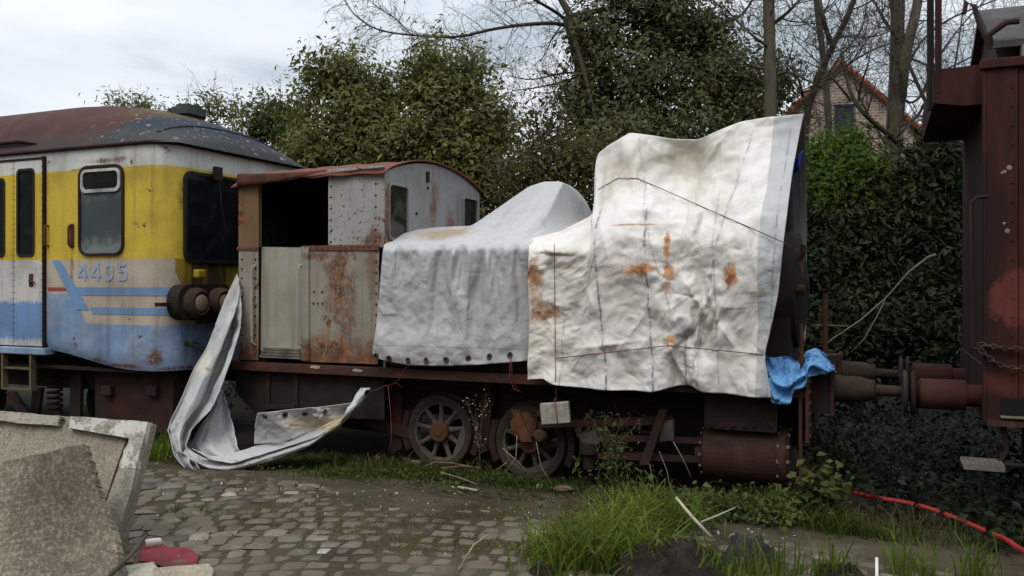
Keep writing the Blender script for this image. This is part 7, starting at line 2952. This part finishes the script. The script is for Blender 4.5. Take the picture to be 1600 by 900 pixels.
K_SLAB = concrete("pebbled concrete", (0.17, 0.15, 0.11), (0.30, 0.26, 0.195), 75)
K_SLAB2 = concrete("dark pebbled concrete", (0.125, 0.108, 0.076), (0.26, 0.222, 0.156), 42, dark=0.4, stain=(0.33, 0.78, 0.36, 0.42))
K_RIM = concrete("smooth concrete rim", (0.22, 0.20, 0.16), (0.36, 0.33, 0.28), 60, dark=0.45)
K_WRIM = concrete("flaking white rim", (0.20, 0.185, 0.16), (0.33, 0.31, 0.27), 60, white=0.40, dark=0.45)


def quadf(TLp, TRp, BRp, BLp):
    def f(u, v):
        return (TLp * (1 - u) + TRp * u) * (1 - v) + (BLp * (1 - u) + BRp * u) * v
    nrm = (TRp - TLp).cross(BLp - TLp).normalized()
    if nrm.y > 0:
        nrm = -nrm
    return f, nrm


def slab_piece(b, f, nrm, uv, h0, h1, g=None, rough=0.0, nseg=1):
    """polygon in (u, v) of a bilinear sheet, from height h0 to h1 along its normal"""
    pts = []
    for i in range(len(uv)):
        a, c_ = uv[i], uv[(i + 1) % len(uv)]
        for k in range(nseg):
            t = k / nseg
            p = [a[0] + (c_[0] - a[0]) * t, a[1] + (c_[1] - a[1]) * t]
            if k and g is not None:
                p[0] += g.normal(0, rough)
                p[1] += g.normal(0, rough)
            pts.append(tuple(p))
    b.prism([pts], lambda u, v, t: f(u, v) + nrm * t, h0, h1)


gB = 0.06
TLp, TRp = W(-150, 633, 6.45), W(237, 662, 6.15)
BRp, BLp = W(184, 868, 5.85), W(-170, 880, 6.0)
f1, n1_ = quadf(TLp, TRp, BRp, BLp)
slab = empty("concrete_slab", Matrix.Translation((BRp + BLp) / 2), "tilted concrete trough slab with a raised rim, partly painted white, at the left edge", "concrete slab")
g = np.random.default_rng(3)
b = MB()
slab_piece(b, f1, n1_, [(0, 0), (1, 0), (1, 1), (0, 1)], -.07, 0.0)
b.build("plate", K_SLAB, slab, bevel=0.006)
b = MB()
slab_piece(b, f1, n1_, [(0, 0), (.655, 0), (.655, .075), (0, .06)], 0.001, 0.05, g, .005, 12)
b.build("rim", K_RIM, slab, bevel=0.005)
b = MB()
slab_piece(b, f1, n1_, [(.70, 0), (1.0, 0), (1.0, .36), (.932, .36), (.945, .135), (.70, .085)], 0.001, 0.055, g, .002, 5)
b.build("rim", K_WRIM, slab, bevel=0.005)
b = MB()
slab_piece(b, f1, n1_, [(.932, .364), (1.0, .364), (1.0, 1.0), (.895, 1.0)], 0.001, 0.055, g, .002, 4)
b.build("rim", K_RIM, slab, bevel=0.005)
b = MB()
slab_piece(b, f1, n1_, [(.925, .12), (.943, .14), (.893, 1.0), (.872, 1.0)], 0.001, 0.022, g, .002, 4)
b.build("iron_strip", K_DARKRED, slab)
b = MB()
c_ = f1(.83, .56) + n1_ * .0015
b.lathe([(.062, 0), (.055, .004), (.03, .005)], c_, n1_, 20)
b.lathe([(.035, 0), (.03, .03), (.0, .04)], f1(.80, .53), n1_, 8)
b.build("drain_hole", K_DARK, slab, smooth=40)

TLp, TRp = W(-170, 760, 5.75), W(130, 694, 5.62)
BRp, BLp = W(196, 925, 5.32), W(-170, 960, 5.35)
f2, n2_ = quadf(TLp, TRp, BRp, BLp)
b = MB()
g = np.random.default_rng(8)
slab_piece(b, f2, n2_, [(0, 0), (1, 0), (1.0, .35), (1.02, .62), (1, 1), (0, 1)], -.07, 0.0, g, .0028, 22)
o = b.build("concrete_slab", K_SLAB2, bevel=0.006)
tag(o, "darker broken concrete slab leaning on the rimmed one at the lower left", "concrete slab")
for lab, pts, h, k in (("flat piece of broken slab lying at the foot of the leaning slabs", [(185, 920), (192, 897), (238, 890), (252, 908), (240, 930)], .055, 1),
                       ("pale broken slab piece lying on the red cloth", [(242, 925), (240, 900), (326, 893), (334, 904), (326, 930)], .06, 2)):
    b = MB()
    P = [ground_pt(px, py) for px, py in pts]
    cz_ = .15
    g = np.random.default_rng(k)
    ring = []
    for i in range(len(P)):
        a, c_ = P[i], P[(i + 1) % len(P)]
        for t in (0, .3, .6):
            p = a * (1 - t) + c_ * t
            ring.append((p.x + (g.normal(0, .006) if t else 0), p.y + (g.normal(0, .006) if t else 0)))
    b.flat([ring], .10, .10 + h)
    o = b.build("broken_slab", K_SLAB if k == 2 else K_RIM, bevel=0.008)
    tag(o, lab, "broken slab", "broken slab pieces on the cobbles")

# red cloth with a white corner
n = 26
P = np.zeros((n, n, 3))
qa = [ground_pt(*p) for p in ((216, 884), (302, 896), (314, 872), (226, 856))]
for i in range(n):
    for j in range(n):
        u, v = i / (n - 1), j / (n - 1)
        p = (qa[0] * (1 - u) + qa[1] * u) * (1 - v) + (qa[3] * (1 - u) + qa[2] * u) * v
        P[i, j] = (p.x, p.y, .132 + .03 * (1 - u) * v + .008 * math.sin(6 * u + 4 * v) + .01 * math.sin(11 * u * v))
pq = P[..., :2].reshape(-1, 2)
P[..., 2] += .06 * crumple(pq, .16, 3).reshape(n, n)
b = MB().grid(P)
cl = b.build("cloth", plain_rust("red cloth", (0.12, 0.016, 0.024), (0.18, 0.028, 0.035), rough=0.8), smooth=True)
so = cl.modifiers.new("t", 'SOLIDIFY')
so.thickness = .005
tag(cl, "folded red cloth lying on the cobbles beside the broken slabs", "cloth")
b = MB()
P = np.zeros((12, 14, 3))
c0_ = ground_pt(229, 868)
for i in range(12):
    for j in range(14):
        a = math.radians(-60 + 200 * j / 13)
        P[i, j] = (c0_.x + .07 * (i / 11 - .5) + .035 * math.cos(a) + .03 * (j / 13), c0_.y - .03 + .1 * (i / 11), .185 + .035 * math.sin(a) - .015 * i / 11)
b.grid(P)
o = b.build("lining", plain_rust("whitish lining", (0.45, 0.42, 0.40), (0.56, 0.53, 0.50)), cl, smooth=True)

# rusty rod
b = MB()
b.tube([W(150, 925, 5.25), W(178, 893, 5.3), W(205, 866, 5.5), W(228, 838, 5.72)], .013, 8)
o = b.build("iron_rod", plain_rust("dark iron rod", (0.035, 0.025, 0.02), (0.09, 0.065, 0.05)), smooth=True)
tag(o, "thin bent rusty rod leaning against the end of the concrete slab", "rod")


def stick(pts, r, name, label, mat, cat="stick", grp=None):
    b = MB()
    b.tube(pts, r, 6)
    o = b.build(name, mat, smooth=True)
    return tag(o, label, cat, grp)


stick([ground_pt(716, 898, .03), ground_pt(740, 865, .06), W(774, 828, 6.35)], [.007, .007, .005], "straw_stalk", "pale straw stalk standing askew on the cobbles at the bottom middle", B_STRAW, "stalk")
stick([W(1056, 777, 6.35), W(1080, 806, 6.25), W(1112, 840, 6.1)], [.011, .013, .013], "stick", "bleached stick leaning from the weeds down to the dark soil heap", B_STICK)
stick([W(1095, 816, 6.35), W(1120, 806, 6.45), W(1149, 793, 6.5)], [.008, .007, .005], "stick", "thin pale stick pointing up to the right behind the soil heaps", B_STICK)
stick([ground_pt(1370, 908, -.05), W(1370, 872, 5.62)], [.012, .011], "stake", "small white stake upright at the bottom right edge of the cobbles", plain_rust("white stake", (0.55, 0.54, 0.52), (0.68, 0.67, 0.65)), "stake")
stick([ground_pt(716, 766, .03), ground_pt(746, 771, .03)], [.014, .012], "stick", "short whitish stick lying on earth below the second wheel", B_STICK)
for k, (pp, lab) in enumerate(((((664, 738), (680, 735), (705, 737), (750, 742)), "curved dry stalk lying in the grass below the first wheel"),
                               (((690, 745), (720, 742), (752, 741)), "straight dry stalk lying in the grass between the wheels"),
                               (((688, 752), (720, 758), (745, 764)), "dry stalk sloping down to the right below the first wheel"))):
    P = [ground_pt(px, py, .07 + .03 * math.sin(k + i)) for i, (px, py) in enumerate(pp)]
    stick(P, [.005] * len(P), "straw_stalk", lab, B_STRAW, "stalk", "dry stalks by the wheels")
b = MB()
for pts in ([(785, 700, 8.9), (810, 722, 8.85), (828, 742, 8.8)], [(790, 738, 8.8), (806, 715, 8.85), (808, 680, 8.9)], [(838, 690, 8.9), (845, 728, 8.8), (862, 757, 8.7)], [(772, 737, 8.85), (785, 728, 8.8), (792, 722, 8.8)],
            [(1052, 690, 8.1), (1066, 715, 8.0), (1080, 745, 7.9)], [(1015, 725, 7.9), (1020, 750, 7.8), (1026, 790, 7.7)], [(1030, 705, 8), (1042, 735, 7.9), (1050, 775, 7.7)]):
    b.tube([W(*p) for p in pts], .004, 4)
o = b.build("dead_stems", B_STRAW, smooth=True)
tag(o, "thin dead plant stems standing before the second wheel and the rods", "dead stems", kind="stuff")

# stones and bits near the track
K_STONE = concrete("pale stone", (0.25, 0.235, 0.21), (0.45, 0.43, 0.40), 40, dark=.2)
K_BRICKS = plain_rust("broken brick", (0.10, 0.06, 0.045), (0.20, 0.13, 0.10))


def stone(px, py, r, lab, mat, seed, sq_=.7, kind=None):
    g = np.random.default_rng(seed)
    c = ground_pt(px, py)
    b = MB()
    n, m_ = 10, 14
    A = g.normal(size=(10, 3))
    A /= np.linalg.norm(A, axis=1, keepdims=True)
    cut = g.uniform(.62, .95, 10)
    P = np.zeros((m_ + 1, n, 3))
    for i in range(m_ + 1):
        for j in range(n):
            th, ph = 2 * math.pi * i / m_, math.pi * j / (n - 1)
            v = np.array([math.sin(ph) * math.cos(th), math.sin(ph) * math.sin(th), math.cos(ph)])
            s_ = min([1.0] + [cu / max(1e-6, float(v @ a)) for a, cu in zip(A, cut) if v @ a > 0])
            P[i, j] = v * s_ * r * np.array([1.2, 1, sq_]) + np.array(c) + np.array([0, 0, r * sq_ * .45])
    b.grid(P)
    o = b.build("stone", mat, smooth=35)
    return tag(o, lab, "stone", "stones lying by the track")


stone(843, 763, .036, "small white stone by the second wheel", K_STONE, 1, .9)
stone(880, 768, .09, "brown lump of brick at the edge of the earth below the crosshead", K_BRICKS, 2, .5)
stone(650, 727, .11, "grey flat stone in the grass at the foot of the first wheel", K_STONE, 3, .4)
# rubble grit on the verge: uncountable
g = np.random.default_rng(140)
b = MB()
for k in range(420):
    px = g.uniform(240, 1250)
    base = 742 + (px - 240) * .083
    p = ground_pt(px, base + g.normal(0, 14) + (abs(g.normal(0, 45)) if g.random() < .3 else 0), .0)
    r_ = g.uniform(.006, .02) * (1.5 if g.random() < .08 else 1)
    zz = max(p.z, float(road_z(p.x, p.y)[0]) if track_d(p.x, p.y) < -1.65 else p.z)
    vv_ = [Vector((p.x, p.y, zz)) + Vector(g.uniform(-1, 1, 3)) * r_ for _ in range(4)]
    b.add(vv_, [(0, 1, 2), (0, 2, 3), (0, 3, 1), (1, 3, 2)])
o = b.build("grit", K_STONE)
tag(o, "scattered grit and stone chips along the edge of the cobbles", "grit", kind="stuff")

# soil heaps
m = Mat("dark soil", 0.95, 0.15)
n = m.noise(6, 7, .7)
c = m.ramp(n, [(0.3, (0.010, 0.008, 0.006)), (0.7, (0.040, 0.031, 0.022))])
c = m.mix(m.step(m.voro(24), .12, .07), c, (.10, .09, .075))
m.color(c)
m.bump(m.noise(26, 7, .75), .9, .03)
K_SOIL = m.done()
m = Mat("black lump", 0.7, 0.35)
m.color(m.ramp(m.noise(7, 6, .7), [(0.3, (0.008, 0.007, 0.006)), (0.7, (0.035, 0.030, 0.027))]))
m.bump(m.noise(18, 7, .75), .9, .03)
K_LUMP = m.done()


def heap(px, py, rx, ry, h, lab, mat, seed, rough=.05):
    c = ground_pt(px, py)
    n = 70
    U, V_ = np.meshgrid(np.linspace(-1.15, 1.15, n), np.linspace(-1.15, 1.15, n), indexing='ij')
    r_ = np.hypot(U, V_)
    P2 = np.stack([U.ravel() * rx, V_.ravel() * ry], 1)
    nn = (vnoise(P2 + 50 + seed, 5, seed, 4) - .5).reshape(U.shape)
    r_ = r_ + nn * .5
    Z = h * np.clip(1 - r_ ** 2, -0.3, 1) + h * nn * .8 + rough * (vnoise(P2 + 9, 22, seed + 1, 3) - .5).reshape(U.shape) + (.45 * crumple(P2, .11, seed) + .7 * crumple(P2, .045, seed + 4)).reshape(U.shape) * np.clip(1.2 - r_, 0, 1)
    Z = np.where(Z > h * .86, h * .86 + (Z - h * .86) * .4, Z)
    Z = np.maximum(Z, -.06)
    P = np.stack([c.x + U * rx, c.y + V_ * ry, c.z + Z], 2)
    o = MB().grid(P).build("soil_heap", mat, smooth=50)
    return tag(o, lab, "soil heap", "soil heaps at the bottom right")


heap(1045, 898, .40, .42, .235, "wide dark brown soil heap with grass growing round it", K_SOIL, 1, .10)
heap(1172, 885, .20, .24, .21, "smaller black crumbly heap right of the wide soil heap", K_LUMP, 2, .16)
heap(1310, 898, .16, .16, .07, "low dark soil heap left of the white stake", K_SOIL, 3)
heap(845, 895, .10, .12, .06, "tiny dark soil heap in the lush grass at the bottom", K_SOIL, 5)

# red hose
m = Mat("red hose", 0.6, 0.3)
m.color(m.mix(m.math('MULTIPLY', m.step(m.noise(5, 5), .45, .7), .5), (0.31, 0.024, 0.02), (0.12, 0.022, 0.018)))
K_HOSE = m.done()
hp = []
for px, py in HOSE_PX:
    p = ground_pt(px, py + 14, .115)
    hp.append(list(p))
R_ = resample(np.array(hp), 70, .03)
R_[:, 2] += .008 * np.sin(np.arange(70) * .3)
b = MB()
R_[:, 2] = np.maximum(R_[:, 2], ground_z(R_[:, 0], R_[:, 1]) + .05)
b.tube(R_.tolist(), .021, 10)
o = b.build("hose", K_HOSE, smooth=True)
tag(o, "long red hose running through the grass to the right edge", "hose")
